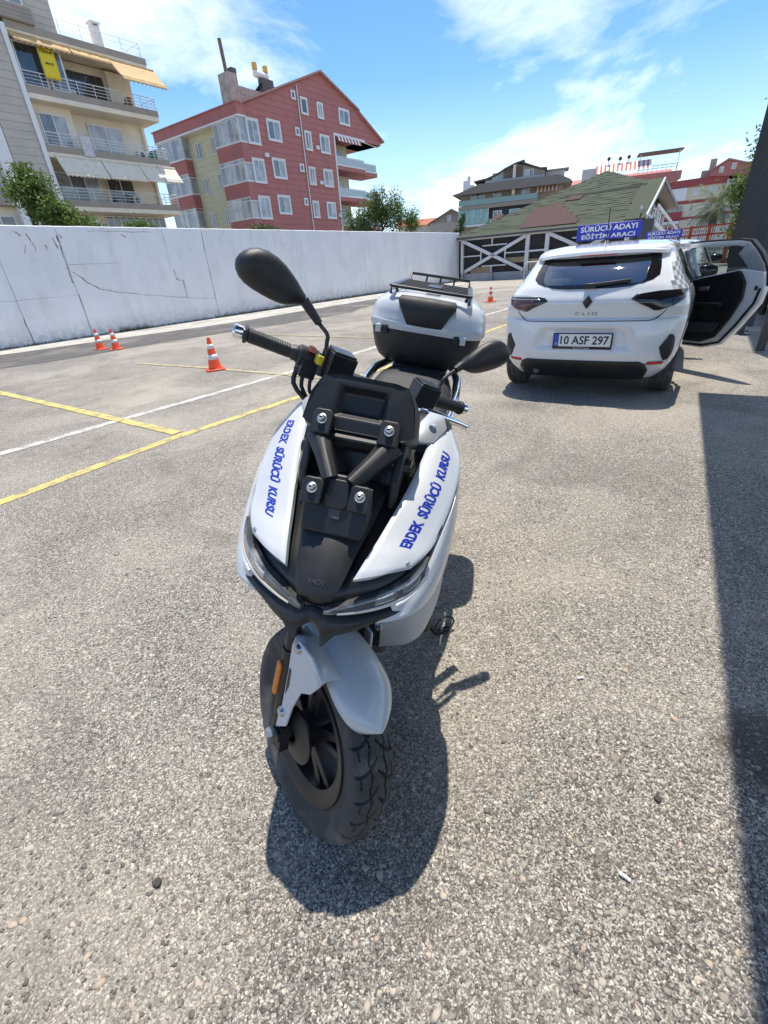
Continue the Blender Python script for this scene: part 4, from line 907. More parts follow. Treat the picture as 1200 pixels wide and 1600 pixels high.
def right_block():
    R = frame_at('cream_red_block', 52.6, 85.05, 127.0, label='cream and red banded apartment block behind the palm at right', cat='building')
    F = Facade(R, (0, 0, 0), (1, 0, 0), (0, -1, 0)); M_CW = mat('cream_wall', (.66, .60, .46), .85, var=.08); M_MAR = mat('maroon_band', (.34, .075, .075), .8, var=.12)
    m = MB(); m.box(-4.6, 4.35, 0, 10, 0, 9.0); m.build('wall', M_CW, R)
    m = MB(); m.prism([(-4.8, 9.0), (4.5, 9.0), (4.5, 10.05), (-3.8, 10.0), (-4.8, 9.6)], -.3, 10, lambda a, b, h: (a, h, b)); m.build('roof_band', M_MAR, R)
    for z0, z1 in ((6.78, 7.22), (4.6, 5.0), (2.6, 3.0), (.6, 1.0)):
        m = MB(); m.box(-4.65, 4.4, -.05, 0, z0, z1); m.build('floor_band', M_MAR, R)
    m = MB(); m.box(-4.6, -.7, -.35, 0, 7.25, 8.95); m.build('roller_blind', M_WHITEPL, R)
    for z in (5.9, 3.8):
        m = MB(); m.box(-4.5, -.75, -.5, 0, z - 1.2, z - .1); m.build('balcony_front', M_MAR, R)
        F.window(-4.3, z - .05, 3.5, .8, 6, pane=G_DARK, d=.05, t=.07)
    m = MB(); m.box(-3.9, -.9, -.9, -.05, 4.15, 4.5); m.build('awning', M_WHITEPL, R)
    for z in (5.6, 3.55, 1.5): F.window(.15, z, .75, 1.1, 2, pane=[G_BLUE, G_CURT], d=.02, t=.08); F.window(2.05, z, 1.1, 1.1, 2, pane=[G_BLUE, G_CURT], d=.02, t=.08)
    F.window(.2, 7.75, .8, .95, 1, pane=G_CURT, d=.02, t=.08); F.window(2.1, 7.75, 1.1, .95, 1, pane=G_CURT, d=.02, t=.08)
    # wing to the right with gable
    m = MB(); m.box(4.4, 9.5, -1.2, 9, 0, 9.3); m.build('wing_wall', mat('grey_cream_wall', (.50, .47, .43), .85), R)
    m = MB(); m.prism([(1.9, 10.05), (9.8, 9.2), (9.8, 10.2), (6.0, 11.1), (3.9, 11.8), (1.9, 10.6)], -.6, 8, lambda a, b, h: (a, h, b)); m.build('gable', M_REDB, R)
    m = MB(); m.prism([(1.7, 10.55), (3.9, 11.8), (6.1, 11.1), (10, 10.2), (10, 10.35), (6.1, 11.25), (3.9, 11.98), (1.7, 10.72)], -.9, 8, lambda a, b, h: (a, h, b)); m.build('gable_roof', mat('roof_tile_pinkish', (.46, .25, .21), .85), R)
    G2 = Facade(R, (0, -.6, 0), (1, 0, 0), (0, -1, 0)); G2.window(3.0, 10.3, .55, .75, 1, pane=G_CURT, d=.02, t=.07); G2.window(4.5, 10.55, .55, .75, 1, pane=G_CURT, d=.02, t=.07)
    Wg = Facade(R, (0, -1.2, 0), (1, 0, 0), (0, -1, 0))
    for z in (7.6, 5.6, 3.6): Wg.window(5.0, z, .9, 1.1, 2, pane=[G_BLUE, G_DARK], d=.02, t=.08); Wg.window(6.6, z, 1.8, 1.0, 3, pane=[G_BLUE, G_DARK], d=.02, t=.08)
    m = MB(); m.box(4.35, 9.6, -1.3, -1.2, 6.9, 7.25); m.box(4.35, 9.6, -1.3, -1.2, 4.8, 5.2); m.build('floor_band', M_MAR, R)
    m = MB(); m.box(1.5, 2.3, 1, 2, 10.0, 12.35); m.box(.6, 1.5, 1, 2, 10, 11.0); m.build('chimney', M_TAUPE, R)
    return R
right_block()

# ------------------------------------------------------------------ tall dark fence at the right, red fence, barrier
def tall_fence():
    A, B = Vector((16.77, 23.25, 0)), Vector((5.2, 6.25, 0)); d = (A - B).normalized(); az = math.degrees(math.atan2(d.x, d.y)); L_ = (A - B).length
    R = frame_at('tall_fence', B.x, B.y, az, label='tall black corrugated fence running beyond the open car door', cat='fence')
    M_FN = mat('black_fence_sheet', (.016, .017, .019), .5, var=.35, vscale=2); n = int(L_ / .19); H = 6.2
    prof = [(0, .06), (.05, .0), (.11, 0), (.16, .06)]
    m = MB(); m.grid([[(x, y, .45), (x, y, H)] for x, y in prof]); first = m.build('slat', M_FN, R, solid=.004)
    second = MB(); second.grid([[(x, y, .45), (x, y, H)] for x, y in prof]); second = second.build('slat', mat('worn_fence_sheet', (.06, .062, .066), .4, var=.4, vscale=3), R, solid=.004); second.location.x = .19  # lighter sheet colour stands in for shading lines of the corrugation
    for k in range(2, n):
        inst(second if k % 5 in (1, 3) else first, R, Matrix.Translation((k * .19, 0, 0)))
    for k in range(int(L_ / 2.4) + 1):
        x = min(.05 + 2.4 * k, L_ - .05); p = MB(); p.box(x - .05, x + .05, -.12, -.02, 0, H + .05); p.build('post', M_DGREY, R)
    for z in (.5, 2.3, 4.2, 6.0):
        p = MB(); p.box(0, L_, -.045, -.005, z - .04, z + .04); p.build('rail', M_DGREY, R)
    p = MB(); p.box(2.4, L_, -.75, -.45, -.02, .28); p.build('kerb', M_CONC, R, bevel=.02)
    for x in (1.5, 1.85):
        p = MB(); p.box(x - .05, x + .05, .05, .15, 0, .7); p.box(x - .12, x + .12, -.02, .2, 0, .015); p.build('gate_foot', M_DGREY, R)
tall_fence()

def red_fence():
    b = Vector((23.76, 33.41, 0)); a = Vector((23.69, 39.43, 0)); d = Vector((b.x - a.x, b.y - a.y, 0)); L_ = d.length; az = math.degrees(math.atan2(d.x, d.y))
    R = frame_at('red_fence', a.x, a.y, az, label='orange-red steel fence with white bars beyond the open door', cat='fence'); M_OR = mat('orange_red_paint', (.55, .075, .03), .5, var=.15)
    for k in range(4):
        m = MB(); x = L_ * k / 3; m.box(x - .09, x + .09, -.09, .09, 0, 2.35); m.build('post', M_OR, R)
    for z in (.35, 1.75, 2.25):
        m = MB(); m.box(0, L_, -.04, .04, z - .05, z + .05); m.build('rail', M_OR, R)
    m = MB(); m.box(-.02, .02, -.02, .02, .3, 2.3); f = m.build('bar', M_WSTEEL, R); n = int(L_ / .22)
    f.location.x = .2
    for k in range(1, n): inst(f, R, Matrix.Translation((.2 + k * .22, 0, 0)))
    m = MB(); m.box(-1, L_ + 1, .1, .3, -.02, .3); m.build('plinth', M_CONC, R)
red_fence()
bs = Vector((21.27, 32.69, 0)); tree('low_hedge', (bs.x, bs.y, 0), .5, [((-.9, 0, .45), (1.1, .5, .4)), ((.9, .1, .4), (1.2, .5, .38))], 2200, .10, LG3, 60, 'low dark hedge in front of the red fence', 'hedge')

def barrier():
    p = Vector((7.0, 22.3, 0)); R = frame_at('crowd_barrier', p.x, p.y, 100, label='white steel crowd barrier standing left of the car roof', cat='barrier')
    m = MB(); w, h = 2.2, 1.05; m.tube([(0, 0, .18), (0, 0, h - .1), (.1, 0, h), (w - .1, 0, h), (w, 0, h - .1), (w, 0, .18), (0, 0, .18)], .022, 8); m.build('frame', M_WSTEEL, R, smooth=True)
    b = MB(); b.tube([(0, 0, .2), (0, 0, h - .01)], .009, 6); f = b.build('bar', M_WSTEEL, R, smooth=True); f.location.x = .11
    for k in range(1, 18): inst(f, R, Matrix.Translation((.11 + k * .116, 0, 0)))
    for x in (.25, w - .25): q = MB(); q.tube([(x, -.3, .015), (x, 0, .2), (x, .3, .015)], .02, 6); q.build('foot', M_WSTEEL, R, smooth=True)
barrier()

# ------------------------------------------------------------------ trees, shrubs, palm
tree('broadleaf_tree', (-12.38, 20.56, 2.45), 2.6, [((.3, 0, 2.1), (.75, .7, .6)), ((.9, .1, 1.55), (.9, .8, .65)), ((.05, .2, 2.65), (.42, .4, .42)), ((1.7, 0, 1.0), (.7, .6, .42)), ((2.4, .2, .65), (.5, .4, .25))], 7500, .16, LG2, 21, 'bright green broadleaf tree rising over the wall at far left', trunk_r=.08)
tree('shrub', (-10.43, 24.91, 2.45), .6, [((0, 0, 0.97), (0.85, 0.5, 0.5))], 2400, .14, LG2, 22, 'low leafy shrub above the wall below the cream awnings', 'shrub', 'shrubs on the wall top')
tree('shrub', (-8.82, 29.72, 2.45), .6, [((-0.3, 0, 0.92), (0.4, 0.4, 0.45)), ((0.5, 0, 0.87), (0.3, 0.3, 0.4))], 900, .12, LG2, 23, 'thin shrub above the wall in front of the green recess', 'shrub', 'shrubs on the wall top')
tree('shrub', (-5.89, 32.47, 2.45), .8, [((-0.3, 0, 0.92), (1.0, 0.6, 0.6)), ((0.45, 0, 0.87), (0.8, 0.5, 0.5))], 3600, .15, LG, 24, 'dense dark shrub above the wall below the red gable', 'shrub', 'shrubs on the wall top')
tree('tall_shrub', (1.43, 39.97, 2.45), 2.6, [((-0.575, 0, 2.15), (1.38, 0.92, 1.49)), ((1.035, 0, 2.25), (1.03, 0.8, 1.38)), ((-1.8399999999999999, 0, 1.65), (1.03, 0.69, 1.26)), ((2.3, 0, 1.65), (0.92, 0.69, 1.03)), ((-0.11499999999999999, 0, 3.35), (0.52, 0.46, 0.8))], 11000, .17, LG2, 25, 'tall loose green shrub on the wall top beside the red block', 'shrub')
tree('sapling', (7.12, 40.38, 2.45), 1.6, [((.35, 0, 1.2), (.35, .3, .5)), ((.1, 0, .7), (.3, .3, .4)), ((.6, 0, 1.7), (.25, .25, .35))], 900, .13, LG, 26, 'leaning sapling at the far end of the white wall', 'sapling', lean=(.6, 0), trunk_r=.05)
q = Vector((22.87, 30.34, 0)); tree('fence_tree', (q.x, q.y, 0), 7.5, [((.0, 0, 5.6), (1.3, 1.3, 2.0)), ((.5, 0, 8.2), (1.0, 1.0, 1.6)), ((-.55, 0, 3.6), (1.4, 1.3, 1.5)), ((1.4, 0, 10.0), (1.0, .9, 1.5)), ((.4, .5, 1.8), (1.5, 1.3, 1.5))], 9000, .24, LG2, 27, 'tall bright green tree showing past the end of the black fence', trunk_r=.14)

def palm():
    q = Vector((28.97, 43.18, 0)); R = empty('palm_tree', (q.x, q.y, 0), label='palm tree in front of the cream and red block', cat='palm'); m = MB()
    pr_ = [(0.0, .34), (.5, .30), (2.0, .27), (3.4, .30), (3.9, .22)]; m.lathe([(r, z) for z, r in pr_], 12, 'z'); m.build('trunk', M_BARK, R, smooth=True)
    r = np.random.RandomState(5); V_ = []; Q_ = []; T_ = []
    for k in range(46):
        az = k * 2.39996; el = 1.25 - 1.9 * (k / 46) ** .9; L_ = 2.0 + .5 * r.rand(); base = np.array([0, 0, 3.75]); p = base.copy(); d = np.array([cos(az) * cos(el), sin(az) * cos(el), sin(el)]); seg = 12; t0 = r.rand()
        for s in range(seg):
            st = L_ / seg; q0 = p; p = p + d * st; d = d + np.array([0, 0, -.10 - .03 * s / seg]); d /= np.linalg.norm(d)
            side = np.cross(d, [0, 0, 1.0]); side /= (np.linalg.norm(side) + 1e-6)
            if s < 2: continue
            for sg in (-1, 1):
                for h in (0, .5):
                    o = q0 + (p - q0) * h; ll = .42 * sin(pi * min(1, (s + h) / seg * .92 + .08)) + .1; tip = o + side * sg * ll * .8 + d * ll * .55 + np.array([0, 0, -.10]); w = d * .03; i = len(V_)
                    V_ += [o - w, o + w, tip + w * .2, tip - w * .2]; Q_.append((i, i + 1, i + 2, i + 3)); T_.append(.5 * t0 + .4 * r.rand())
    np_mesh('fronds', V_, Q_, leaf_mat('palm_leaf', (.05, .075, .035), (.15, .18, .09)), R, T_)
palm()

# ------------------------------------------------------------------ traffic cones
M_ORANGE = mat('orange_cone_plastic', (.72, .075, .012), .5, var=.12, vscale=6); M_REFL = mat('white_cone_band', (.72, .72, .70), .5, var=.12, vscale=20)
def cone():
    R = empty('traffic_cone'); m = MB(); m.prism([(-.15, -.15), (.15, -.15), (.15, .15), (-.15, .15)], 0, .028, lambda a, b, h: (a, b, h)); m.build('base', M_ORANGE, R, bevel=.012)
    rr = lambda z: .105 - (.105 - .026) * (z - .028) / .472
    m = MB(); m.lathe([(rr(.028) + .012, .028), (rr(.05), .05), (rr(.49), .49), (.022, .50), (.012, .50), (.012, .40)], 28, 'z'); m.build('body', M_ORANGE, R, smooth=True)
    for a, b in ((.17, .25), (.335, .405)): m = MB(); m.lathe([(rr(a) + .002, a), (rr(b) + .002, b)], 28, 'z'); m.build('band', M_REFL, R, smooth=True, solid=-.002)
    return R
cn = cone()
for i, (x, y, rz, sc, lab) in enumerate(((-2.63, 7.81, .4, 1.02, 'orange traffic cone with white bands nearest the handlebar'), (-6.58, 11.72, .9, .92, 'left one of the two cones near the white wall'), (-6.08, 11.49, .2, .92, 'right one of the two cones near the white wall'), (4.18, 16.83, .7, .95, 'small far cone between the top case and the car'))):
    if i == 0: o = cn
    else:
        o = cn.copy(); COL.objects.link(o)
        for ch in cn.children: inst(ch, o)
    o.location = (x, y, .0); o.rotation_euler = (0, 0, rz); o.scale = (sc,) * 3; tag(o, lab, 'traffic cone', 'traffic cones on the lot')

# canopy standing beyond the right edge of the picture: its roof shades the asphalt there
def canopy():
    sx = Vector((sin(rad(SUN_AZ)), cos(rad(SUN_AZ)), 0)) / math.tan(rad(SUN_EL)); H = 3.6; off = sx * H
    a = Vector((3.30, 4.50, 0)) + off; d = Vector((3.30 - .86, 4.50 - .60, 0)).normalized(); az = math.degrees(math.atan2(d.x, d.y))
    R = frame_at('entrance_canopy', a.x, a.y, az, label='flat metal canopy on posts just beyond the right edge, shading the asphalt', cat='canopy')
    # local x along the lot (towards far), local y to the left; roof lies to the right (negative y)
    m = MB(); m.box(-9, 0, -4.5, 0, H, H + .12); m.build('roof_sheet', M_DGREY, R, bevel=.01)
    for k in range(9): m = MB(); m.box(-9 + 1.1 * k, -8.94 + 1.1 * k, -4.5, -.02, H - .1, H - .002); m.build('joist', M_DGREY, R)
    for x in (-8.8, -4.5, -.2): m = MB(); m.box(x - .06, x + .06, -4.4, -4.28, 0, H - .1); m.build('post', M_DGREY, R)
canopy()

# ------------------------------------------------------------------ loose and half-sunk stones near the viewer
def stones():
    r = np.random.RandomState(12); n = 17000
    t = (1 + 5 ** .5) / 2; iv = np.array([(-1, t, 0), (1, t, 0), (-1, -t, 0), (1, -t, 0), (0, -1, t), (0, 1, t), (0, -1, -t), (0, 1, -t), (t, 0, -1), (t, 0, 1), (-t, 0, -1), (-t, 0, 1)]) / math.sqrt(1 + t * t)
    fc = np.array([(0, 11, 5), (0, 5, 1), (0, 1, 7), (0, 7, 10), (0, 10, 11), (1, 5, 9), (5, 11, 4), (11, 10, 2), (10, 7, 6), (7, 1, 8), (3, 9, 4), (3, 4, 2), (3, 2, 6), (3, 6, 8), (3, 8, 9), (4, 9, 5), (2, 4, 11), (6, 2, 10), (8, 6, 7), (9, 8, 1)])
    y = .12 + 2.6 * r.rand(n) ** 1.5; x = (r.rand(n) - .5) * (1.7 + y * 1.9) + .12 * y; s = .0026 + .0030 * r.rand(n) ** 3 + .0045 * (r.rand(n) > .93) * r.rand(n) + .0085 * (r.rand(n) > .988) * r.rand(n)
    sc = np.stack([s * (1 + .6 * r.rand(n)), s * (.8 + .5 * r.rand(n)), s * (.36 + .2 * r.rand(n)) / (1 + s * 60)], 1); an = r.rand(n) * 6.283; ca, sa = np.cos(an), np.sin(an)
    P = iv[None] * (1 + .30 * r.normal(size=(n, 12, 1))) * sc[:, None, :]; X = P[..., 0] * ca[:, None] - P[..., 1] * sa[:, None]; Y = P[..., 0] * sa[:, None] + P[..., 1] * ca[:, None]
    Vv = np.stack([X + x[:, None], Y + y[:, None], P[..., 2] + (s * .10 - .35 * np.maximum(s - .006, 0))[:, None]], 2).reshape(-1, 3); Ff = (fc[None] + (np.arange(n) * 12)[:, None, None]).reshape(-1, 3)
    m = bpy.data.materials.new('aggregate_stone'); m.use_nodes = True; N = m.node_tree.nodes; L = m.node_tree.links; b = N['Principled BSDF']; b.inputs['Roughness'].default_value = .8
    at = N.new('ShaderNodeAttribute'); at.attribute_name = 'tone'; cr = N.new('ShaderNodeValToRGB'); L.new(at.outputs['Fac'], cr.inputs[0]); e = cr.color_ramp.elements
    for i, (p, c) in enumerate(((0, (.09, .08, .07)), (.35, (.20, .178, .148)), (.62, (.30, .262, .212)), (.85, (.42, .375, .315)), (.95, (.40, .30, .215)), (1, (.47, .43, .37)))):
        if i > 1: e.new(.5)
    for i, (p, c) in enumerate(((0, (.09, .08, .07)), (.35, (.20, .178, .148)), (.62, (.30, .262, .212)), (.85, (.42, .375, .315)), (.95, (.40, .30, .215)), (1, (.47, .43, .37)))): e[i].position = p; e[i].color = (*c, 1)
    tcn = N.new('ShaderNodeTexCoord'); nz = N.new('ShaderNodeTexNoise'); nz.inputs['Scale'].default_value = 300; L.new(tcn.outputs['Object'], nz.inputs['Vector']); bp = N.new('ShaderNodeBump'); bp.inputs['Strength'].default_value = .3; bp.inputs['Distance'].default_value = .002; L.new(nz.outputs['Fac'], bp.inputs['Height']); L.new(bp.outputs[0], b.inputs['Normal']); L.new(cr.outputs[0], b.inputs['Base Color'])
    o = np_mesh('gravel', Vv, Ff, m, None, np.repeat(np.clip(r.rand(n) ** 1.15 * .8 + (s > .0065) * (.18 + .30 * r.rand(n)) + .04, 0, .98), 20)); tag(o, 'pale stones and grit bedded in the worn asphalt near the viewer', 'gravel', kind='stuff')
stones()
def butt(x, y, a, L_, lab, col):
    m = MB(); d = Vector((cos(a), sin(a), 0)) * L_ / 2; m.tube([(x - d.x, y - d.y, .007), (x, y, .008), (x + d.x, y + d.y, .0065)], .0042, 8); m.build('cigarette_butt', col, smooth=True, label=lab, cat='cigarette butt', group='litter on the asphalt')
M_PAPER = mat('white_paper', (.74, .73, .70), .8, var=.1, vscale=60)
butt(.66, 1.10, .15, .022, 'white cigarette butt lying right of the mirror shadow', M_PAPER); butt(.52, .51, -.75, .026, 'white cigarette butt lying near the lower right', M_PAPER)
def blob(x, y, s, lab):
    m = MB(); r = random.Random(int(x * 100)); ring = [(x + s * cos(k * .628) * r.uniform(.7, 1.1), y + s * sin(k * .628) * r.uniform(.7, 1.1)) for k in range(10)]; m.prism(ring, .0035, .009, lambda a, b, h: (a, b, h)); m.build('chewing_gum', mat('dark_gum', (.05, .042, .036), .8, var=.3, vscale=60), bevel=.002, label=lab, cat='gum spot', group='litter on the asphalt')
blob(.70, .68, .011, 'dark gum spot on the asphalt at right'); blob(-.65, .57, .012, 'dark gum spot on the asphalt at lower left')

# ------------------------------------------------------------------ hatchback with driving-school roof sign
def interp(x, xs, ys):
    if x <= xs[0]: return ys[0]
    for i in range(len(xs) - 1):
        if x <= xs[i + 1]:
            t = (x - xs[i]) / (xs[i + 1] - xs[i]); return ys[i] + (ys[i + 1] - ys[i]) * t
    return ys[-1]
def smooth_interp(x, xs, ys):
    """monotone-ish cubic through the table"""
    n = len(xs)
    if x <= xs[0]: return ys[0]
    if x >= xs[-1]: return ys[-1]
    i = max(k for k in range(n - 1) if xs[k] <= x); h = xs[i + 1] - xs[i]; t = (x - xs[i]) / h
    def sl(k):
        if k == 0: return (ys[1] - ys[0]) / (xs[1] - xs[0])
        if k == n - 1: return (ys[-1] - ys[-2]) / (xs[-1] - xs[-2])
        a = (ys[k] - ys[k - 1]) / (xs[k] - xs[k - 1]); b = (ys[k + 1] - ys[k]) / (xs[k + 1] - xs[k])
        return 0 if a * b <= 0 else 2 * a * b / (a + b)
    m0, m1 = sl(i) * h, sl(i + 1) * h
    return (2 * t ** 3 - 3 * t * t + 1) * ys[i] + (t ** 3 - 2 * t * t + t) * m0 + (-2 * t ** 3 + 3 * t * t) * ys[i + 1] + (t ** 3 - t * t) * m1
ZR = [.20, .28, .38, .50, .62, .70, .765, .775, .86, .93, 1.0, 1.04, 1.10, 1.18, 1.25, 1.295, 1.33, 1.36, 1.385, 1.402, 1.412]
XR = [-.50, -.575, -.635, -.655, -.65, -.64, -.628, -.612, -.632, -.625, -.588, -.565, -.51, -.42, -.325, -.285, -.29, -.20, .02, .25, .50]
ZF = [.20, .35, .60, .74, .84, .92, .97, 1.02, 1.12, 1.22, 1.30, 1.35, 1.385, 1.402, 1.412]
XF = [3.28, 3.40, 3.40, 3.32, 3.12, 2.78, 2.50, 2.36, 2.10, 1.86, 1.66, 1.46, 1.22, 1.05, .85]
ZW = [.20, .30, .45, .62, .76, .86, .94, 1.0, 1.08, 1.16, 1.25, 1.32, 1.36, 1.385, 1.402, 1.412]
YW = [.74, .815, .865, .885, .893, .888, .868, .835, .775, .735, .695, .662, .625, .56, .44, .25]
def c_xr(z): return smooth_interp(z, ZR, XR)
def c_xf(z): return smooth_interp(z, ZF, XF)
def c_w(z): return smooth_interp(z, ZW, YW)
NSE = 3.4
TAPER = .948
def rear_x(y, z):
    w = c_w(z) * TAPER; t = min(abs(y) / w, .9995); D = .42; return c_xr(z) + D * (1 - (1 - t ** NSE) ** (1 / NSE))
def bumper_push(y, z):
    """sculpting of bumper and tailgate: plate recess and shoulder"""
    p = 0.0
    if .47 < z < .70:
        e = .40 + (.70 - z) * .42; k = min(max((e - abs(y)) / .05, 0), 1) * min((z - .47) / .06, (.70 - z) / .03, 1); p += .028 * k
    if .79 < z < .905:
        k = min((z - .79) / .05, (.905 - z) / .05, 1) * min(max((.62 - abs(y)) / .15, 0), 1); p += .012 * k
    return p
def outline(z, nr=40, ns=46):
    """closed plan outline at height z, from rear centre round the left side to the front and back on the right"""
    w = c_w(z); xr, xf = c_xr(z), c_xf(z); D = min(.42, (xf - xr) * .3); Df = min(.95, (xf - xr) * .4); left = []
    for k in range(nr):
        a = (pi / 2) * k / nr; y = w * TAPER * (sin(a)) ** (2 / NSE) if k else 0.0; x = xr + D * (1 - abs(cos(a)) ** (2 / NSE)); left.append((x + bumper_push(y, z), y))
    for k in range(ns + 1): xx = xr + D + (xf - Df - xr - D) * k / ns; left.append((xx, w * (1 - (1 - TAPER) * max(0, 1 - (xx - xr - D) / 1.1) ** 1.6)))
    for k in range(1, nr + 1):
        a = (pi / 2) * (1 - k / nr); y = w * (sin(a)) ** (2 / 2.6) if k < nr else 0.0; x = xf - Df * (1 - abs(cos(a)) ** (2 / 2.6)); left.append((x, y))
    right = [(x, -y) for x, y in left[-2:0:-1]]
    return left + right

def build_car(name, px, py, az, label, door_angle, plate):
    a = rad(az); R = empty(name, matrix=Matrix.Translation((px, py, 0)) @ Matrix.Rotation(pi / 2 - a, 4, 'Z'), label=label, cat='car', group='white driving-school cars')
    M_G = glass_mat('car_glass', (.20, .24, .24), .75); M_GC = glass_mat('clear_car_glass', (.72, .78, .77), .3)
    zs = [.20 + (1.412 - .20) * k / 84 for k in range(85)]; zs += [.768, .772]; zs = sorted(set(zs))
    rows = [[(x, y, z) for x, y in outline(z)] for z in zs]; n = len(rows[0]); m = MB(); vs = [p for r in rows for p in r]; fs = []
    def kind(p):
        x, y, z = p
        if ((x ** 2 + (z - .30) ** 2) < .365 ** 2 or ((x - 2.58) ** 2 + (z - .30) ** 2) < .365 ** 2) and abs(y) > .55: return None
        if x < c_xr(z) + .2 and 1.055 < z < 1.265 and abs(y) < min(.47, .39 + (z - 1.06) * 2) and x < -.1: return None        # rear screen
        if z > 1.0 and z < 1.345 and x > c_xf(z) - .35 and abs(y) < c_w(z) * .86: return None                               # windscreen
        if abs(y) > .55 and 1.0 < z < 1.30 and .12 + (1.3 - z) * .1 < x < c_xf(z) - .62 and not (1.14 < x < 1.26): return None        # side windows
        if y < -.55 and .33 < z < 1.33 and .36 - max(0, .62 - z) * 0 < x < 1.17 and door_angle and not ((x - 0) ** 2 + (z - .3) ** 2 < .46 ** 2): return None   # rear door opening
        return 1
    for i in range(len(rows) - 1):
        for j in range(n):
            j2 = (j + 1) % n; q = (i * n + j, i * n + j2, (i + 1) * n + j2, (i + 1) * n + j); c = [sum(vs[t][k] for t in q) / 4 for k in range(3)]
            if kind(c): fs.append(q[::-1])
    fs.append(tuple((len(rows) - 1) * n + j for j in range(n))[::-1])
    m.add(vs, fs); m.build('body', M_WPAINT, R, smooth=True, angle=38, solid=.012)
    # dark underbody and cabin lining
    m = MB(); m.box(-.35, 3.1, -.66, .66, .19, .30); m.box(.42, 2.1, -.80, .80, .17, .25); m.build('underbody', M_ROOM, R)
    for x in (0, 2.58):
        for sgn in (-1, 1):
            m = MB(); m.grid([[(x + .362 * cos(a_), sgn * y_, .30 + .362 * sin(a_)) for y_ in (.56, .70, .80)] for a_ in [pi * (-.02 + 1.04 * k / 20) for k in range(21)]]); m.build('wheel_arch', M_BLK, R, smooth=True)
    # seats
    def seat(x, y, w):
        s = MB(); s.prism([(x, .42), (x + .5, .45), (x + .5, .58), (x + .08, .56), (x - .12, 1.08), (x - .22, 1.08)], y - w / 2, y + w / 2, lambda p, q, h: (p, h, q)); s.prism([(x - .17, 1.1), (x - .09, 1.1), (x - .11, 1.27), (x - .19, 1.27)], y - .12, y + .12, lambda p, q, h: (p, h, q)); return s
    for y in (-.36, .36): seat(1.35, y, .5).build('seat', M_ROOM, R, bevel=.03)
    s = seat(.35, 0, 1.2)
    for y in (-.38, .38): s.prism([(.18, 1.08), (.26, 1.08), (.24, 1.2), (.16, 1.2)], y - .12, y + .12, lambda p, q, h: (p, h, q))
    s.build('seat', M_ROOM, R, bevel=.03)
    m = MB(); m.box(1.95, 2.5, -.74, .74, .5, .96); m.build('dashboard', M_BLK, R, bevel=.05)
    m = MB(); m.box(-.36, .16, -.6, .6, .5, .9); m.build('parcel_shelf', M_ROOM, R)
    # patches lying on the rear surface
    def rpatch(nm, zrow, yl, yr, mt, off, cols=14, parent=R, thick=.006, sub=6):
        m = MB(); rws = []; N_ = len(zrow)
        for i in range((N_ - 1) * sub + 1):
            t = i / sub; k = min(int(t), N_ - 2); u = t - k; L_ = lambda A: A[k] + (A[k + 1] - A[k]) * u; z = L_(zrow); a_, b_ = L_(yl), L_(yr)
            rws.append([(rear_x(a_ + (b_ - a_) * j / cols, z) + bumper_push(a_ + (b_ - a_) * j / cols, z) - off, a_ + (b_ - a_) * j / cols, z) for j in range(cols + 1)])
        m.grid(rws); return m.build(nm, mt, parent, smooth=True, solid=-thick if False else thick)
    # rear screen: black border ring and tinted pane
    zz = [1.028, 1.035, 1.06, 1.085, 1.12, 1.18, 1.25, 1.283]; hw = [.18, .30, .43, .505, .55, .545, .53, .52]
    rpatch('rear_screen', zz, hw, [-v for v in hw], M_G, .004, 24)
    ring = MB()
    for sgn in (-1, 1):
        for (z0, a0, b0), (z1, a1, b1) in zip(zip(zz[2:], hw[2:], [.40, .44, .46, .465, .455, .45]), list(zip(zz[2:], hw[2:], [.40, .44, .46, .465, .455, .45]))[1:]):
            g = [[(rear_x(a0 + (b0 - a0) * t / 3, z0) - .007, sgn * (a0 + (b0 - a0) * t / 3), z0) for t in range(4)], [(rear_x(a1 + (b1 - a1) * t / 3, z1) - .007, sgn * (a1 + (b1 - a1) * t / 3), z1) for t in range(4)]]; ring.grid(g)
    ring.grid([[(rear_x(y, z) - .007, y, z) for y in [(-.52 + 1.04 * t / 20) for t in range(21)]] for z in (1.262, 1.272, 1.284)]); ring.grid([[(rear_x(y * f, z) - .007, y * f, z) for y in [(-.40 + .80 * t / 20) for t in range(21)]] for z, f in ((1.029, .5), (1.04, .85), (1.065, 1.08))])
    ring.build('screen_border', M_GLOSSBLK, R, smooth=True)
    # roof spoiler lip, high brake light, wiper
    m = MB(); sec = []
    for k in range(25):
        y = -.585 + 1.17 * k / 24; x = rear_x(y, 1.30) - .004; sec.append([(x + .10, y, 1.352 - .02 * (abs(y) / .6) ** 3), (x - .035, y, 1.325 - .03 * (abs(y) / .6) ** 3), (x - .045, y, 1.308 - .03 * (abs(y) / .6) ** 3), (x + .05, y, 1.292 - .03 * (abs(y) / .6) ** 3)])
    m.grid(sec); m.build('spoiler', M_WPAINT, R, smooth=True, solid=.008)
    m = MB(); m.box(-.345, -.335, -.16, .16, 1.296, 1.306); m.build('brake_light', M_REDREF, R)
    m = MB(); m.bar((rear_x(.02, 1.05) - .03, .02, 1.055), (rear_x(-.33, 1.085) - .025, -.33, 1.085), .02, .03); m.box(-.60, -.55, -.05, .05, 1.03, 1.075); m.build('wiper', M_BLK, R, bevel=.006)
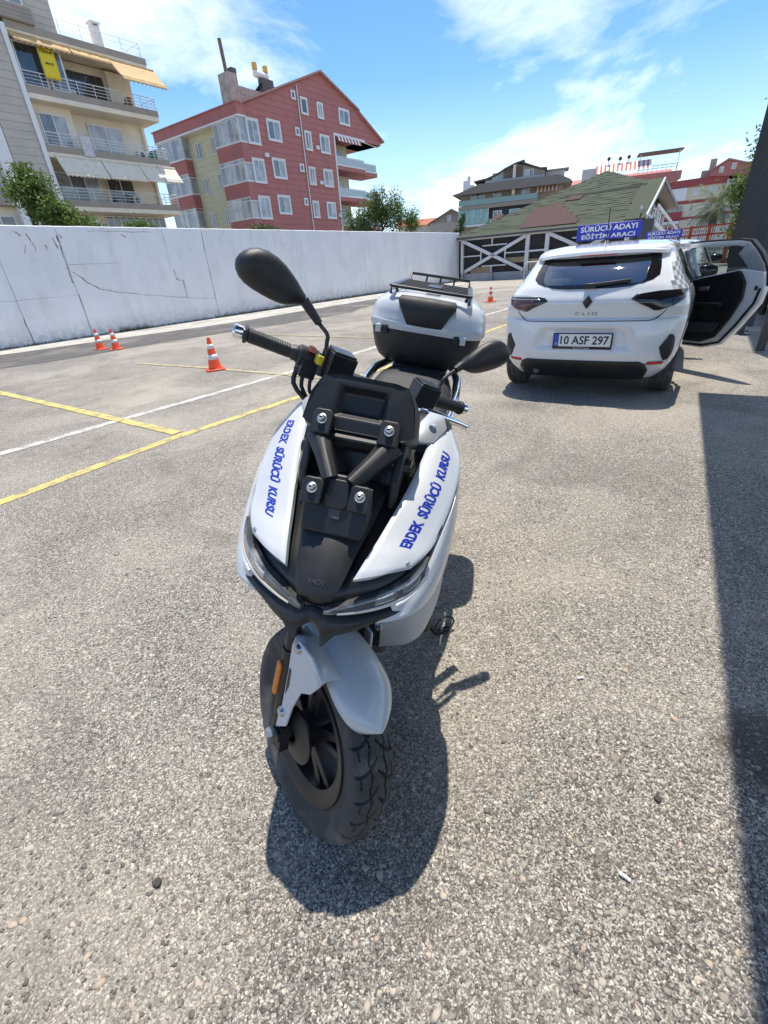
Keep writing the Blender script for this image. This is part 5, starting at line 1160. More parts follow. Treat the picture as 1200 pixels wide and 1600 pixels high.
    # tail lights
    for sgn in (-1, 1):
        zr_ = [.842, .87, .905, .935, .965, .985]; o_ = [.59, .70, .755, .775, .778, .77]; i_ = [.56, .51, .43, .365, .40, .58]
        yl = [sgn * v for v in o_]; yr = [sgn * v for v in i_]
        L = rpatch('tail_light', zr_, yl, yr, M_GLOSSBLK, .012, 16, thick=.02)
        rpatch('red_lens', [.868, .89, .915, .935], [sgn * v for v in (.67, .72, .735, .74)], [sgn * v for v in (.56, .53, .50, .51)], mat('dark_red_lens', (.12, .016, .018), .12, coat=.6, var=.5, vscale=40), .0135, 12, L, .004)
        rpatch('light_strip', [.945, .958], [sgn * .76, sgn * .755], [sgn * .43, sgn * .46], mat('smoked_lens', (.22, .20, .20), .1, coat=.5), .0135, 12, L, .004)
        rpatch('light_trim', [.972, .983], [sgn * .772, sgn * .768], [sgn * .47, sgn * .56], M_SILVER, .0138, 12, L, .003)
        rpatch('light_strip', [.852, .862], [sgn * .65, sgn * .68], [sgn * .575, sgn * .57], mat('smoked_lens', (.22, .20, .20), .1, coat=.5), .0135, 8, L, .004)
        rpatch('vent', [.40, .45, .52, .60, .63], [sgn * v for v in (.745, .772, .78, .772, .75)], [sgn * v for v in (.715, .69, .665, .715, .725)], M_BLK, .004, 6)
        rpatch('reflector', [.362, .390], [sgn * .715, sgn * .725], [sgn * .58, sgn * .60], M_REDREF, .006, 10)
        m = MB(); m.lathe([(.0, -.004), (.012, -.003), (.012, .01)], 12, 'x', (rear_x(.52, .44) - .002, sgn * .52, .44)); m.build('parking_sensor', M_WPAINT, R, smooth=True)
    rpatch('bumper_insert', [.196, .24, .30, .36, .388], [.58, .59, .61, .58, .53], [-.58, -.59, -.61, -.58, -.53], M_BLK, .012, 30, thick=.03)
    # tailgate shut line
    def groove(pts, w=.006):
        g = MB(); g.tube([(rear_x(y, z) + bumper_push(y, z) + .001, y, z) for y, z in pts], w, 6); g.build('shut_line', M_GLOSSBLK, R)
    base = [(.50 * (1 - 2 * k / 30), .752 - .004 * 0) for k in range(31)]
    groove([(.66, .842), (.63, .80), (.585, .765), (.545, .753)] + base + [(-.545, .753), (-.585, .765), (-.63, .80), (-.66, .842)], .0045)
    # plate with frame, blue band and lettering
    P = MB(); P.box(-.650, -.640, -.272, .272, .498, .648); pl = P.build('number_plate', M_GLOSSBLK, R, bevel=.004)
    q = MB(); q.box(-.654, -.650, -.258, .215, .525, .638); q.build('plate_face', M_WHITEPL, pl); q = MB(); q.box(-.6545, -.650, .217, .258, .525, .638); q.build('plate_band', mat('eu_blue', (.015, .08, .45), .5), pl)
    if plate: text_obj('lettering', plate, M_INK, pl, lambda x, y: (-.6555, -x - .022, .582 + y), .44, .080, bold=.02); text_obj('lettering', 'TR', M_WHITEPL, pl, lambda x, y: (-.6555, -x + .237, .545 + y), .026, .022)
    text_obj('lettering', 'SÜMTAŞ', M_WHITEPL, pl, lambda x, y: (-.6515, -x, .510 + y), .15, .016)
    # diamond badge and model lettering
    bx = c_xr(.917) - .008
    m = MB(); O = [(0, .062), (.047, 0), (0, -.062), (-.047, 0)]; I = [(y * .60, z * .60) for y, z in O]
    m.add([(bx, y, .918 + z) for y, z in O] + [(bx - .012, y * .82, .918 + z * .82) for y, z in O] + [(bx - .002, y, .918 + z) for y, z in I], [(0, 1, 5, 4), (1, 2, 6, 5), (2, 3, 7, 6), (3, 0, 4, 7), (4, 5, 9, 8), (5, 6, 10, 9), (6, 7, 11, 10), (7, 4, 8, 11)])
    bd = m.build('badge', M_DKCH, R); m = MB(); m.add([(bx - .001, y * .6, .918 + z * .6) for y, z in O], [(0, 1, 2, 3)]); m.build('badge_centre', M_GLOSSBLK, bd)
    text_obj('badge_lettering', 'C L I O', M_DKCH, R, lambda x, y: (rear_x(x, .82 + y) + bumper_push(x, .82) - .005, -x, .818 + y), .20, .027, bold=.01)
    # checkered stickers on the right rear pillar
    ck = MB(); ck2 = MB(); fr_ = [.86, .905, .94, .968, .987, .998]
    for i in range(8):
        z0_, z1_ = .992 + .036 * i, .992 + .036 * (i + 1)
        for j in range(5):
            if z0_ > 1.2 and j < 3: continue
            if z0_ > 1.06 and j < 1: continue
            pts = [(rear_x(-f * TAPER * c_w(z), z) - .004, -f * TAPER * c_w(z) - .003, z) for f, z in ((fr_[j], z0_), (fr_[j + 1], z0_), (fr_[j + 1], z1_), (fr_[j], z1_))]
            (ck if (i + j) % 2 else ck2).add(pts, [(0, 1, 2, 3)])
    ck.build('checker_sticker', mat('grey_sticker', (.17, .17, .18), .4), R, solid=.002); ck2.build('checker_sticker', mat('light_sticker', (.45, .46, .47), .4), R, solid=.002)
    # side windows and windscreen
    for sgn in (-1, 1):
        for x0, x1, top in ((.18, 1.13, 1.30), (1.24, 2.05, 1.30)):
            if sgn < 0 and x0 < .5 and door_angle: continue
            m = MB(); rws = []
            for i in range(9):
                z = .99 + (top - .99) * i / 8; e1 = min(x1, c_xf(z) - .45); rws.append([(x0 + (e1 - x0) * t / 6, sgn * (c_w(z) * (1 - (1 - TAPER) * max(0, 1 - (x0 + (e1 - x0) * t / 6 - c_xr(z) - .42) / 1.1) ** 1.6) + .001), z) for t in range(7)])
            m.grid(rws); m.build('side_glass', M_G, R, smooth=True, solid=.004)
    m = MB(); rws = []
    for i in range(10):
        z = .995 + .36 * i / 9; w = c_w(z) * .90; r_ = []
        for t in range(17):
            y = -w + 2 * w * t / 16; tt = abs(y) / c_w(z); D = .95 if c_xf(z) - c_xr(z) > 2.4 else (c_xf(z) - c_xr(z)) * .4; r_.append((c_xf(z) - D * (1 - (1 - tt ** 2.6) ** (1 / 2.6)) + .002, y, z))
        rws.append(r_)
    m.grid(rws); m.build('windscreen', M_GC, R, smooth=True)
    # wing mirrors
    for sgn in (-1, 1):
        m = MB(); m.lathe([(.001, -.09), (.05, -.08), (.075, -.03), (.078, .06), (.06, .085), (.001, .09)], 14, 'y', (0, 0, 0)); m.v = [(1.98 + p[0] * .75, sgn * .98 + p[1] * 1.25, 1.02 + p[2] * .95) for p in m.v]; m.bar((2.0, sgn * .84, .97), (2.0, sgn * .95, .99), .08, .04); m.build('wing_mirror', M_GLOSSBLK, R, smooth=True)
    # wheels
    ty = [(.195, -.09), (.235, -.098), (.285, -.10), (.306, -.085), (.312, -.06), (.306, -.052), (.312, -.045), (.313, -.012), (.307, -.006), (.307, .006), (.313, .012), (.312, .045), (.306, .052), (.312, .06), (.306, .085), (.285, .10), (.235, .098), (.195, .09)]
    for x in (0, 2.58):
        for sgn in (-1, 1):
            m = MB(); m.lathe(ty, 44, 'y', (x, sgn * .735, .312)); w = m.build('tyre', M_RUB, R, smooth=True, angle=30)
            m = MB(); m.lathe([(.20, -sgn * .05), (.20, sgn * .088), (.185, sgn * .08), (.18, sgn * .05), (.06, sgn * .062), (.03, sgn * .075), (.0, sgn * .075)], 30, 'y', (x, sgn * .735, .312)); m.build('rim', M_STEEL, w, smooth=True)
    m = MB(); m.tube([(-.40, .43, .27), (-.56, .43, .262)], .032, 12); m.build('exhaust', M_DGREY, R, smooth=True)
    # roof aerial and sign
    m = MB(); m.lathe([(.055, 0), (.045, .012), (.02, .03), (.008, .035)], 14, 'z', (.22, .02, 1.392)); m.tube([(.22, .02, 1.41), (.205, .03, 1.71)], [.006, .004], 6); m.build('aerial', M_BLK, R, smooth=True)
    sg = MB(); sg.box(.68, .72, -.245, .405, 1.440, 1.592); S_ = sg.build('roof_sign', mat('sign_blue', (.012, .028, .40), .35, var=.05), R, bevel=.006)
    for t, zc, w in (('SÜRÜCÜ ADAYI', 1.554, .57), ('EĞİTİM ARACI', 1.482, .54)):
        text_obj('lettering', t, M_WHITEPL, S_, lambda x, y: (.6775, .08 - x, zc + y), w, .056 if zc < 1.5 else .062, bold=.022)
    for y in (-.2, .36): m = MB(); m.box(.66, .74, y - .02, y + .02, 1.395, 1.441); m.build('sign_foot', M_BLK, R)
    # rear right door
    hx, hy = 1.2, -.885; th = rad(door_angle) if door_angle else 0.0; dd = Vector((-cos(th), -sin(th), 0)); nn = Vector((-dd.y, dd.x, 0))      # along the door, outwards = -nn when open
    inward = Vector((sin(th) * -1, cos(th), 0)); H = Vector((hx, hy, 0))
    lean = lambda z: .20 * max(0, z - .95) / .37 if not door_angle else .0
    shear = lambda z: -.30 * max(0, z - .93) / .38 if door_angle else 0.0
    def dp(d, z, o): return tuple(H + dd * d + inward * (o + lean(z)) + Vector((0, 0, z)))
    out_ = [(.03, .27), (.30, .27), (.52, .33), (.66, .52), (.80, .76), (.815, .90), (.77, 1.05), (.66, 1.19), (.52, 1.315), (.40, 1.335), (-.10, 1.335), (-.29, 1.325), (-.17, 1.12), (.0, .92)] if door_angle else [(.03, .27), (.55, .27), (.72, .5), (.92, .76), (.96, .95), (.80, 1.32), (.03, 1.33)]
    if door_angle:
        lo = [(.03, .27), (.30, .27), (.52, .33), (.66, .52), (.80, .76), (.815, .90), (.77, 1.05), (.535, 1.075), (.10, 1.0), (-.07, .955), (.0, .90)]
        m = MB(); m.prism(lo, -.01, .055, dp); D_ = m.build('rear_door', M_WPAINT, R, bevel=.012)
        def strip_(nm, pts, w0, o0, o1, mt, closed=False):
            q = MB(); P_ = [Vector((p[0], p[1])) for p in pts]; rws = []
            for i, p in enumerate(P_):
                t_ = (P_[min(i + 1, len(P_) - 1)] - P_[max(i - 1, 0)]).normalized(); nrm = Vector((-t_.y, t_.x)); a_, b_ = p, p + nrm * w0
                rws.append([dp(a_.x, a_.y, o0), dp(b_.x, b_.y, o0), dp(b_.x, b_.y, o1), dp(a_.x, a_.y, o1), dp(a_.x, a_.y, o0)])
            q.grid(rws); return q.build(nm, mt, D_, smooth=True, angle=30)
        up = [(.77, 1.04), (.73, 1.115), (.66, 1.19), (.60, 1.25), (.52, 1.315), (.40, 1.335), (.15, 1.338), (-.10, 1.336), (-.27, 1.325), (-.22, 1.20), (-.15, 1.08), (-.06, .95)]
        strip_('window_frame', up[:5], .13, -.005, .05, M_SILVER); strip_('window_frame', up[4:9], .045, -.005, .05, M_SILVER); strip_('window_frame', up[8:], .10, -.005, .05, M_SILVER)
        strip_('seal', [(.83, .92), (.79, 1.06), (.68, 1.21), (.535, 1.335), (.40, 1.352), (.15, 1.356), (-.10, 1.354), (-.29, 1.34)], .022, -.02, .035, M_BLK)
        strip_('seal', [(.05, .285), (.30, .29), (.50, .345), (.635, .53), (.765, .76), (.785, .90)], .022, -.01, .066, M_BLK)
        tr = [(.05, .33), (.28, .335), (.44, .40), (.56, .60), (.635, .80), (.62, .95), (.56, 1.03), (.52, 1.065), (.10, .99), (-.05, .945), (.01, .88)]
        m = MB(); m.prism(tr, .056, .085, dp); t_ = m.build('inner_trim', M_BLK, D_, bevel=.01)
        m = MB(); m.prism([(.06, .70), (.45, .72), (.45, .76), (.06, .75)], .085, .125, dp); m.build('armrest', M_BLK, t_, bevel=.012)
        m = MB(); m.prism([(.10, .42), (.42, .46), (.47, .56), (.10, .54)], .085, .10, dp); m.build('door_pocket', M_ROOM, t_, bevel=.008)
        m = MB(); m.prism([(.12, .86), (.24, .87), (.24, .91), (.12, .90)], .085, .10, dp); m.build('pull_handle', M_STEEL, t_, bevel=.005)
        m = MB(); m.prism([(-.03, .965), (.10, 1.005), (.52, 1.08), (.55, 1.10), (.50, 1.28), (.40, 1.29), (-.17, 1.29)], .018, .022, dp); m.build('pane', M_GC, D_)
        m = MB(); m.prism([(.72, .88), (.745, .88), (.745, .92), (.72, .92)], .05, .064, dp); m.build('latch', M_BLK, D_)
    else:
        m = MB(); m.prism(out_, .0, .03, dp); m.build('rear_door', M_WPAINT, R, bevel=.01)
    return R
build_car('hatchback_car', 2.40, 5.12, 32.5, 'white hatchback with its right rear door open and blue roof sign', 48.0, '10 ASF 297')
f2 = Vector((sin(rad(32.5)), cos(rad(32.5)), 0)); r2 = Vector((f2.y, -f2.x, 0)); p2 = Vector((2.40, 5.12, 0)) + f2 * 5.9 + r2 * .30
build_car('hatchback_car', p2.x, p2.y, 32.5, 'second white car with blue roof sign, parked in front and mostly hidden', 0, None)

# ------------------------------------------------------------------ motor scooter
def basis(x, y, yaw, lean):
    f = Vector((sin(yaw), -cos(yaw), 0)); l = Vector((0, 0, 1)).cross(f); B = Matrix(((f.x, l.x, 0), (f.y, l.y, 0), (0, 0, 1))).to_4x4()
    return Matrix.Translation((x, y, 0)) @ B @ Matrix.Rotation(-lean, 4, 'X')

def tyre_mesh(R, half, bead, seed, nth=1150, nw=64):
    """tyre with block tread cut by real grooves"""
    prof = []; th = np.linspace(0, 2 * pi, nth, endpoint=False)
    for j in range(nw + 1):
        t = -1 + 2 * j / nw; a = abs(t)
        if a < .62: y = half * .93 * t / .62; r = R - (R * .055) * (a / .62) ** 2.2
        else: u = (a - .62) / .38; y = math.copysign(half * (.93 + .07 * sin(pi * min(u * 1.6, 1)) - .28 * u ** 2), t); r = (R - R * .055) - ((R - R * .055) - bead) * u
        prof.append((y, r, t))
    V_ = np.zeros((nth, nw + 1, 3)); pitch = 2 * pi / 26
    for j, (y, r, t) in enumerate(prof):
        rr = np.full(nth, r); a = abs(t)
        if a < .74:
            s = 1 if t >= 0 else -1
            ph = (th + (pitch / 2 if s > 0 else 0) + .55 * pitch * np.sin(a * 3.0)) / pitch; fr = np.abs((ph % 1.0) - .5); wd = .070 if a > .12 else .045
            g = np.clip((wd - (0.5 - fr)) / .024, 0, 1)
            k2 = ((th / pitch + (.5 if s > 0 else 0) + .12) % 1.0); zig = .20 + .16 * np.abs(k2 - .5); g2 = np.clip((.022 - np.abs(a - zig)) / .008, 0, 1)
            zig2 = .44 + .05 * np.sign(np.sin((th / pitch) * 2 * pi)); g3 = np.clip((.016 - np.abs(a - zig2)) / .006, 0, 1) * (a > .3)
            rr = rr - .0085 * np.maximum(np.maximum(g, g2), g3 * .8) * (1 if a < .62 else .75 * max(0, (.74 - a) / .12))
        V_[:, j, 0] = rr * np.cos(th); V_[:, j, 1] = y; V_[:, j, 2] = rr * np.sin(th) + R
    V_ = V_.reshape(-1, 3); i = np.arange(nth)[:, None]; j = np.arange(nw)[None]; i2 = (i + 1) % nth; W = nw + 1
    Q = np.stack([i * W + j, i * W + j + 1, i2 * W + j + 1, i2 * W + j], -1).reshape(-1, 4)
    return V_, Q

def scooter():
    RM = basis(-.301, .7055, rad(-13.9), rad(11.0)); R = empty('motor_scooter', matrix=RM, label='white maxi scooter with blue lettering and a top case, leaning on its side stand', cat='scooter')
    WMW = basis(-.2909, .7532, rad(34.8), rad(16.64)); G = RM.inverted() @ WMW; RW = .2786
    HUB = Vector((-.109, 0, .272)); AX = Vector((-sin(rad(27)), 0, cos(rad(27)))); S = Matrix.Translation(HUB) @ Matrix.Rotation(rad(38.6), 4, AX) @ Matrix.Translation(-HUB)
    M_RIM = mat('black_alloy', (.022, .023, .026), .38, metal=.3, var=.2, vscale=12); M_TYRE = M_RUB
    # ---- front wheel
    def wheel(Gm, Rw, half, nm):
        m = MB(Gm); be = Rw - .092
        m.lathe([(be - .035, -half * .55), (be - .012, -half * .78), (be + .004, -half * .80), (be + .006, -half * .70), (be - .01, -half * .62), (be - .014, 0), (be - .01, half * .62), (be + .006, half * .70), (be + .004, half * .80), (be - .012, half * .78), (be - .035, half * .55), (be - .03, 0)], 60, 'y', (0, 0, Rw), closed=True)
        m.lathe([(.018, -.075), (.042, -.07), (.048, -.035), (.05, 0), (.048, .035), (.042, .07), (.018, .075)], 24, 'y', (0, 0, Rw))
        w = m.build(nm, M_RIM, R, smooth=True, angle=35)
        sp = MB(Gm)
        for k in range(5):
            for da in (-.17, .17):
                a0 = 2 * pi * k / 5 + .35; a1 = a0 + da; p0 = Vector((.04 * cos(a0 + da * .5), 0, Rw + .04 * sin(a0 + da * .5))); p1 = Vector(((be - .02) * cos(a1), 0, Rw + (be - .02) * sin(a1))); d = (p1 - p0).normalized(); n = Vector((-d.z, 0, d.x))
                for y0, y1, w0, w1 in ((-.026, .026, .013, .0095),):
                    sp.add([tuple(p0 + n * w0 + Vector((0, y0, 0))), tuple(p0 - n * w0 + Vector((0, y0, 0))), tuple(p0 - n * w0 + Vector((0, y1, 0))), tuple(p0 + n * w0 + Vector((0, y1, 0))), tuple(p1 + n * w1 + Vector((0, y0 * .7, 0))), tuple(p1 - n * w1 + Vector((0, y0 * .7, 0))), tuple(p1 - n * w1 + Vector((0, y1 * .7, 0))), tuple(p1 + n * w1 + Vector((0, y1 * .7, 0)))], [(0, 1, 5, 4), (1, 2, 6, 5), (2, 3, 7, 6), (3, 0, 4, 7)])
        sp.build('spokes', M_RIM, w, bevel=.003)
        V_, Q = tyre_mesh(Rw, half, be, 1); V4 = np.c_[V_, np.ones(len(V_))] @ np.array(Gm).T
        tm = np_mesh('tyre', V4[:, :3], Q, M_TYRE, w, smooth=True); tm.data.set_sharp_from_angle(angle=rad(28))
        d = MB(Gm); d.lathe([(.065, .064), (.115, .064), (.115, .069), (.065, .069)], 40, 'y', (0, 0, Rw), closed=True); d.build('brake_disc', M_STEEL, w, smooth=True, angle=30)
        return w
    wheel(G, RW, .056, 'front_wheel')
    GR = Matrix.Translation((-1.46, 0, -.005)); wheel(GR, .275, .062, 'rear_wheel')
    # ---- fork
    up = Vector((.03, 0, 1.0))
    for s in (-1, 1):
        h = Vector((-.036, s * .090, RW)); m = MB(G); m.tube([h - up * .045, h, h + up * .12, h + up * .26], [.020, .024, .023, .022], 14); m.box(-.062, -.004, s * .092 - .014, s * .092 + .014, RW - .05, RW + .03); m.build('fork_leg', M_BLK, R, smooth=True)
        m = MB(G); m.tube([h + up * .25, h + up * .33], .018, 12); m.build('fork_tube', M_BLK2, R, smooth=True)
        m = MB(G); m.lathe([(.0, s * -.132 * -1), (.013, s * .132), (.015, s * .122), (.015, s * .06)], 6, 'y', (-.034, 0, RW)); m.build('axle_bolt', M_STEEL, R)
        m = MB(G); m.tube([(-.02, s * .115, RW), (-.02, s * .055, RW)], .021, 14); m.build('axle_spacer', M_BLK, R, smooth=True)
        pl = [(-.058, .405), (-.030, .405), (-.014, .50), (-.042, .50)]
        m = MB(G); m.prism([(-.056, .400), (-.048, .393), (-.038, .396), (-.034, .405), (-.022, .492), (-.026, .502), (-.036, .505), (-.042, .497)], s * .110, s * .119, lambda a, b, hh: (a, hh, b)); m.build('reflector', M_AMBER, R, bevel=.003)
    m = MB(G); m.lathe([(.05, -.06), (.075, -.058), (.078, -.066), (.03, -.076), (.02, -.076)], 30, 'y', (0, 0, RW)); m.build('hub_cover', M_BLK, R, smooth=True)
    m = MB(G); m.box(-.15, -.07, .05, .095, RW - .03, RW + .07); m.build('brake_caliper', M_DGREY, R, bevel=.01)
    # ---- front fender with stays
    rows = []; r0 = RW + .038
    for i in range(37):
        t = (i / 36) ** 2.0; ph = rad(38 + (112 - 38) * t); hw = .078 * math.sqrt(max(0, 1 - (1 - t / .29) ** 2)) + .002 if t < .29 else .080 - .012 * (t - .29)
        row = []
        for j in range(13):
            v = -1 + 2 * j / 12; dr = -.030 * abs(v) ** 3.2 + .006 * (1 - abs(v)); tip = -.010 * (1 - t / .29) ** 2 if t < .29 else 0
            row.append(((r0 + dr + tip) * cos(ph), hw * v, RW + (r0 + dr + tip) * sin(ph)))
        rows.append(row)
    m = MB(G); m.grid(rows); m.build('front_fender', M_SWHITE, R, smooth=True, solid=.004, angle=60)
    for s in (-1, 1):
        pl = [(-.030, .308), (.018, .350), (.036, .42), (.064, .488), (.100, .512), (.128, .552), (.135, .572), (.09, .606), (.036, .612), (.004, .585), (.0, .505), (-.010, .40), (-.024, .350)]
        if s > 0: pl = [(-.030, .308), (.018, .35), (.03, .45), (.02, .56), (-.01, .57), (-.01, .40)]
        m = MB(G); m.prism([(a + .010, b) for a, b in pl], s * .112 - .004, s * .112 + .004, lambda a, b, hh: (a, hh * (1 - .55 * max(0, a - .05)), b)); st = m.build('fender_stay', M_SWHITE, R, bevel=.003)
        A_ = [(-.002, .575), (.045, .600), (.09, .598), (.130, .566), (.126, .548)]; B_ = []
        for ph in (97, 88, 79, 70, 63): B_.append(((RW + .031) * cos(rad(ph)), s * .050, RW + (RW + .031) * sin(rad(ph))))
        q = MB(G); q.grid([[(a + .010, s * .111, b) for a, b in A_], [((a + p[0]) / 2, s * .088, (b + p[2]) / 2 + .006) for (a, b), p in zip(A_, B_)], B_])
        if s < 0: q.build('fender_web', M_SWHITE, st, smooth=True, solid=.004, angle=70)
        for (a, b) in ((.034, .592), (-.006, .378)): m = MB(G); m.lathe([(.0, s * .1245), (.009, s * .1235), (.013, s * .118), (.014, s * .112)], 14, 'y', (a + .010, 0, b)); m.build('bolt', M_STEEL, st, smooth=True)
        m = MB(G); m.prism([(.0, .44), (.012, .47), (.014, .52), (.006, .52), (.002, .47)], s * .1165, s * .1175, lambda a, b, hh: (a + .012, hh, b)); m.build('slot', M_BLK, st)
    # ---- fairing
    core = [[(-.018, 0, .790), (-.035, .06, .792), (-.065, .12, .800), (-.112, .175, .812)], [(-.036, 0, .822), (-.055, .06, .836), (-.09, .12, .842), (-.135, .180, .842)], [(-.15, 0, .896), (-.158, .07, .896), (-.178, .13, .888), (-.21, .196, .874)], [(-.27, 0, .975), (-.275, .09, .962), (-.288, .15, .950), (-.30, .208, .926)], [(-.42, 0, 1.05), (-.42, .10, 1.04), (-.42, .16, 1.025), (-.44, .20, .985)]]
    full = [[(p[0], -p[1], p[2]) for p in r[:0:-1]] + r for r in core]
    Patch(full).mesh('fairing_core', M_BLK2, R, 26, 30, .02)
    panel = [[(-.036, .068, .860), (-.06, .118, .868), (-.104, .168, .864)], [(-.085, .083, .888), (-.105, .137, .888), (-.140, .190, .876)], [(-.14, .098, .914), (-.158, .150, .910), (-.185, .207, .894)], [(-.25, .126, .972), (-.262, .178, .973), (-.275, .224, .948)], [(-.345, .143, 1.028), (-.358, .184, 1.028), (-.362, .226, .992)], [(-.415, .150, 1.062), (-.425, .184, 1.054), (-.43, .212, 1.012)]]
    side = [[(-.058, .158, .802), (-.052, .145, .782), (-.042, .122, .757)], [(-.102, .187, .826), (-.085, .190, .802), (-.063, .181, .776)], [(-.182, .212, .884), (-.168, .226, .83), (-.13, .216, .768)], [(-.275, .229, .938), (-.27, .240, .86), (-.24, .238, .752)], [(-.37, .224, .980), (-.38, .240, .87), (-.37, .245, .72)], [(-.455, .205, 1.008), (-.49, .228, .88), (-.50, .236, .70)]]
    lens = [[(-.004, .022, .787), (-.006, .023, .795)], [(-.024, .075, .786), (-.030, .075, .812)], [(-.052, .130, .793), (-.062, .130, .828)], [(-.088, .174, .806), (-.102, .173, .848)], [(-.128, .199, .832), (-.145, .199, .874)]]
    lower = [[(-.245, .150, .738), (-.24, .12, .57), (-.30, .115, .41)], [(-.245, .205, .72), (-.29, .212, .565), (-.335, .195, .415)], [(-.36, .240, .725), (-.385, .250, .57), (-.405, .235, .42)], [(-.53, .238, .71), (-.56, .245, .56), (-.56, .23, .41)]]
    M_LENS = mat('headlight_lens', (.10, .10, .098), .05, coat=1.0, var=.5, vscale=26, spec=.9, v2=(.42, .40, .37), v2scale=16)
    for s in (-1, 1):
        P = Patch(panel, s); P.mesh('fairing_panel', M_SWHITE, R, 26, 14, .016, lift=.004)
        # lettering on the panel, tops towards the middle of the scooter
        def onp(u, v): return tuple(P.at(u, v) + P.nrm(u, v) * .0048)
        us = [k / 80 for k in range(81)]; arc = [0.0]
        for k in range(80): arc.append(arc[-1] + (P.at(us[k + 1], .5) - P.at(us[k], .5)).length)
        TL = arc[-1]; W0_ = (P.at(.5, 1) - P.at(.5, 0)).length
        if s > 0: fn = lambda x, y: onp(interp(TL * .485 + x, arc, us), .52 - y / W0_)
        else: fn = lambda x, y: onp(interp(TL * .50 - x, arc, us), .46 - y / W0_)
        text_obj('lettering', 'ERDEK  SÜRÜCÜ  KURSU', M_BLUE, R, fn, TL * .63, .029, bold=.042, shear=.22)
        Patch(side, s).mesh('side_panel', M_SWHITE, R, 24, 12, .012, out=(.3, 1, .3), lift=.003)
        e = [Patch(side, s).at(u, 0) + Vector((.002, -.010 * s, .006)) for u in (.14, .22, .30, .38, .46, .54, .60)]
        m = MB(); m.tube([tuple(p) for p in e], [.0015, .0035, .0042, .0042, .004, .003, .001], 8); m.build('trim_strip', M_GLOSSBLK, R, smooth=True)
        LP = Patch(lens, s); lo = LP.mesh('headlight', M_LENS, R, 22, 6, .02, lift=.006)
        LP.mesh('light_bar', mat('light_guide', (.62, .60, .55), .12, coat=.6), lo, 18, 2, .003, u0=.12, u1=.97, v0=.12, v1=.30, lift=.0085, edge=.001)
        LP.mesh('light_bar', mat('reflector_bowl', (.55, .56, .58), .12, metal=.8), lo, 8, 4, .003, u0=.42, u1=.60, v0=.42, v1=.86, lift=.0078, edge=.001)
        LP.mesh('light_bar', mat('reflector_bowl', (.55, .56, .58), .12, metal=.8), lo, 8, 4, .003, u0=.66, u1=.86, v0=.42, v1=.86, lift=.0078, edge=.001)
        Patch(lower, s).mesh('lower_fairing', M_GREYP, R, 16, 12, .01, out=(.6, 1, 0), lift=.0)
        # silver corner plate with screw
        m = MB(); m.add([(-.332, s * .118, 1.042), (-.352, s * .155, 1.040), (-.395, s * .178, 1.062), (-.435, s * .165, 1.078), (-.430, s * .13, 1.084), (-.365, s * .108, 1.062)], [(0, 1, 2, 3, 4, 5) if s > 0 else (5, 4, 3, 2, 1, 0)]); cp = m.build('corner_plate', M_SILVER, R, solid=.012, bevel=.002)
        m = MB(); m.lathe([(.009, 0), (.008, .003), (.0, .003)], 12, 'z', (-.385, s * .145, 1.066)); m.build('screw', M_STEEL, cp)
        m = MB(); m.add([(.0, s * .018, .775), (.0, s * .068, .768), (-.02, s * .06, .755), (.024, s * .030, .724), (.018, s * .024, .728), (-.03, s * .03, .74)], [(0, 1, 3, 4), (1, 2, 3), (2, 5, 4, 3), (0, 4, 5)] if s < 0 else [(4, 3, 1, 0), (3, 2, 1), (3, 4, 5, 2), (5, 4, 0)]); m.build('nose_prong', M_BLK, R, bevel=.003)
    mk = [[(-.012, 0, .792), (-.002, 0, .772), (-.012, 0, .748)], [(-.012, .03, .790), (.008, .03, .764), (.010, .031, .742)], [(-.026, .075, .786), (-.006, .075, .766), (-.016, .08, .743)], [(-.054, .13, .793), (-.038, .13, .778), (-.044, .124, .762)], [(-.092, .182, .808), (-.076, .186, .798), (-.066, .182, .785)]]
    Patch([[(p[0], -p[1], p[2]) for p in r] for r in mk[:0:-1]] + mk).mesh('nose_mask', M_BLK, R, 36, 8, .012, out=(1, 0, 0), lift=.001)
    ins = [[(-.016, .033, .812), (-.012, 0, .815)], [(-.036, .046, .838), (-.030, 0, .842)], [(-.095, .060, .884), (-.088, 0, .890)], [(-.16, .076, .924), (-.152, 0, .932)], [(-.23, .086, .968), (-.222, 0, .976)]]
    IP = Patch([[r[0], r[1], (r[0][0], -r[0][1], r[0][2])] for r in ins]); IP.mesh('nose_insert', M_BLK, R, 18, 10, .014, lift=.007)
    text_obj('lettering', 'VADV', mat('grey_emboss', (.06, .06, .065), .35), R, lambda x, y: tuple(IP.at(.24 + y / .22, .5 - x / .10) + IP.nrm(.24, .5) * .0085), .038, .011, bold=.01)
    # ---- windscreen mount
    def fc(y, t, d): return (-.262 - .055 * t + .86 * d, y, 1.050 + .112 * t + .50 * d)
    m = MB(); O = [(-.104, 0), (-.124, .14), (-.118, .62), (-.094, .92), (-.066, 1.0), (.066, 1.0), (.094, .92), (.118, .62), (.124, .14), (.104, 0)]; T1 = [(-.060, .26), (-.052, .80), (.052, .80), (.060, .26)]; T2 = [(-.036, .40), (-.044, .70), (.044, .70), (.036, .40)]
    vs = [fc(y, t, .026) for y, t in [(y * .94, .04 + t * .92) for y, t in O]] + [fc(y, t, .004) for y, t in O] + [fc(y * 1.0, t, .030) for y, t in T1] + [fc(y, t, .008) for y, t in T2] + [fc(y, t, -.06) for y, t in O]
    n = 10; fs = [(i, (i + 1) % n, n + (i + 1) % n, n + i) for i in range(n)] + [(n + i, n + (i + 1) % n, 28 + (i + 1) % n, 28 + i) for i in range(n)]
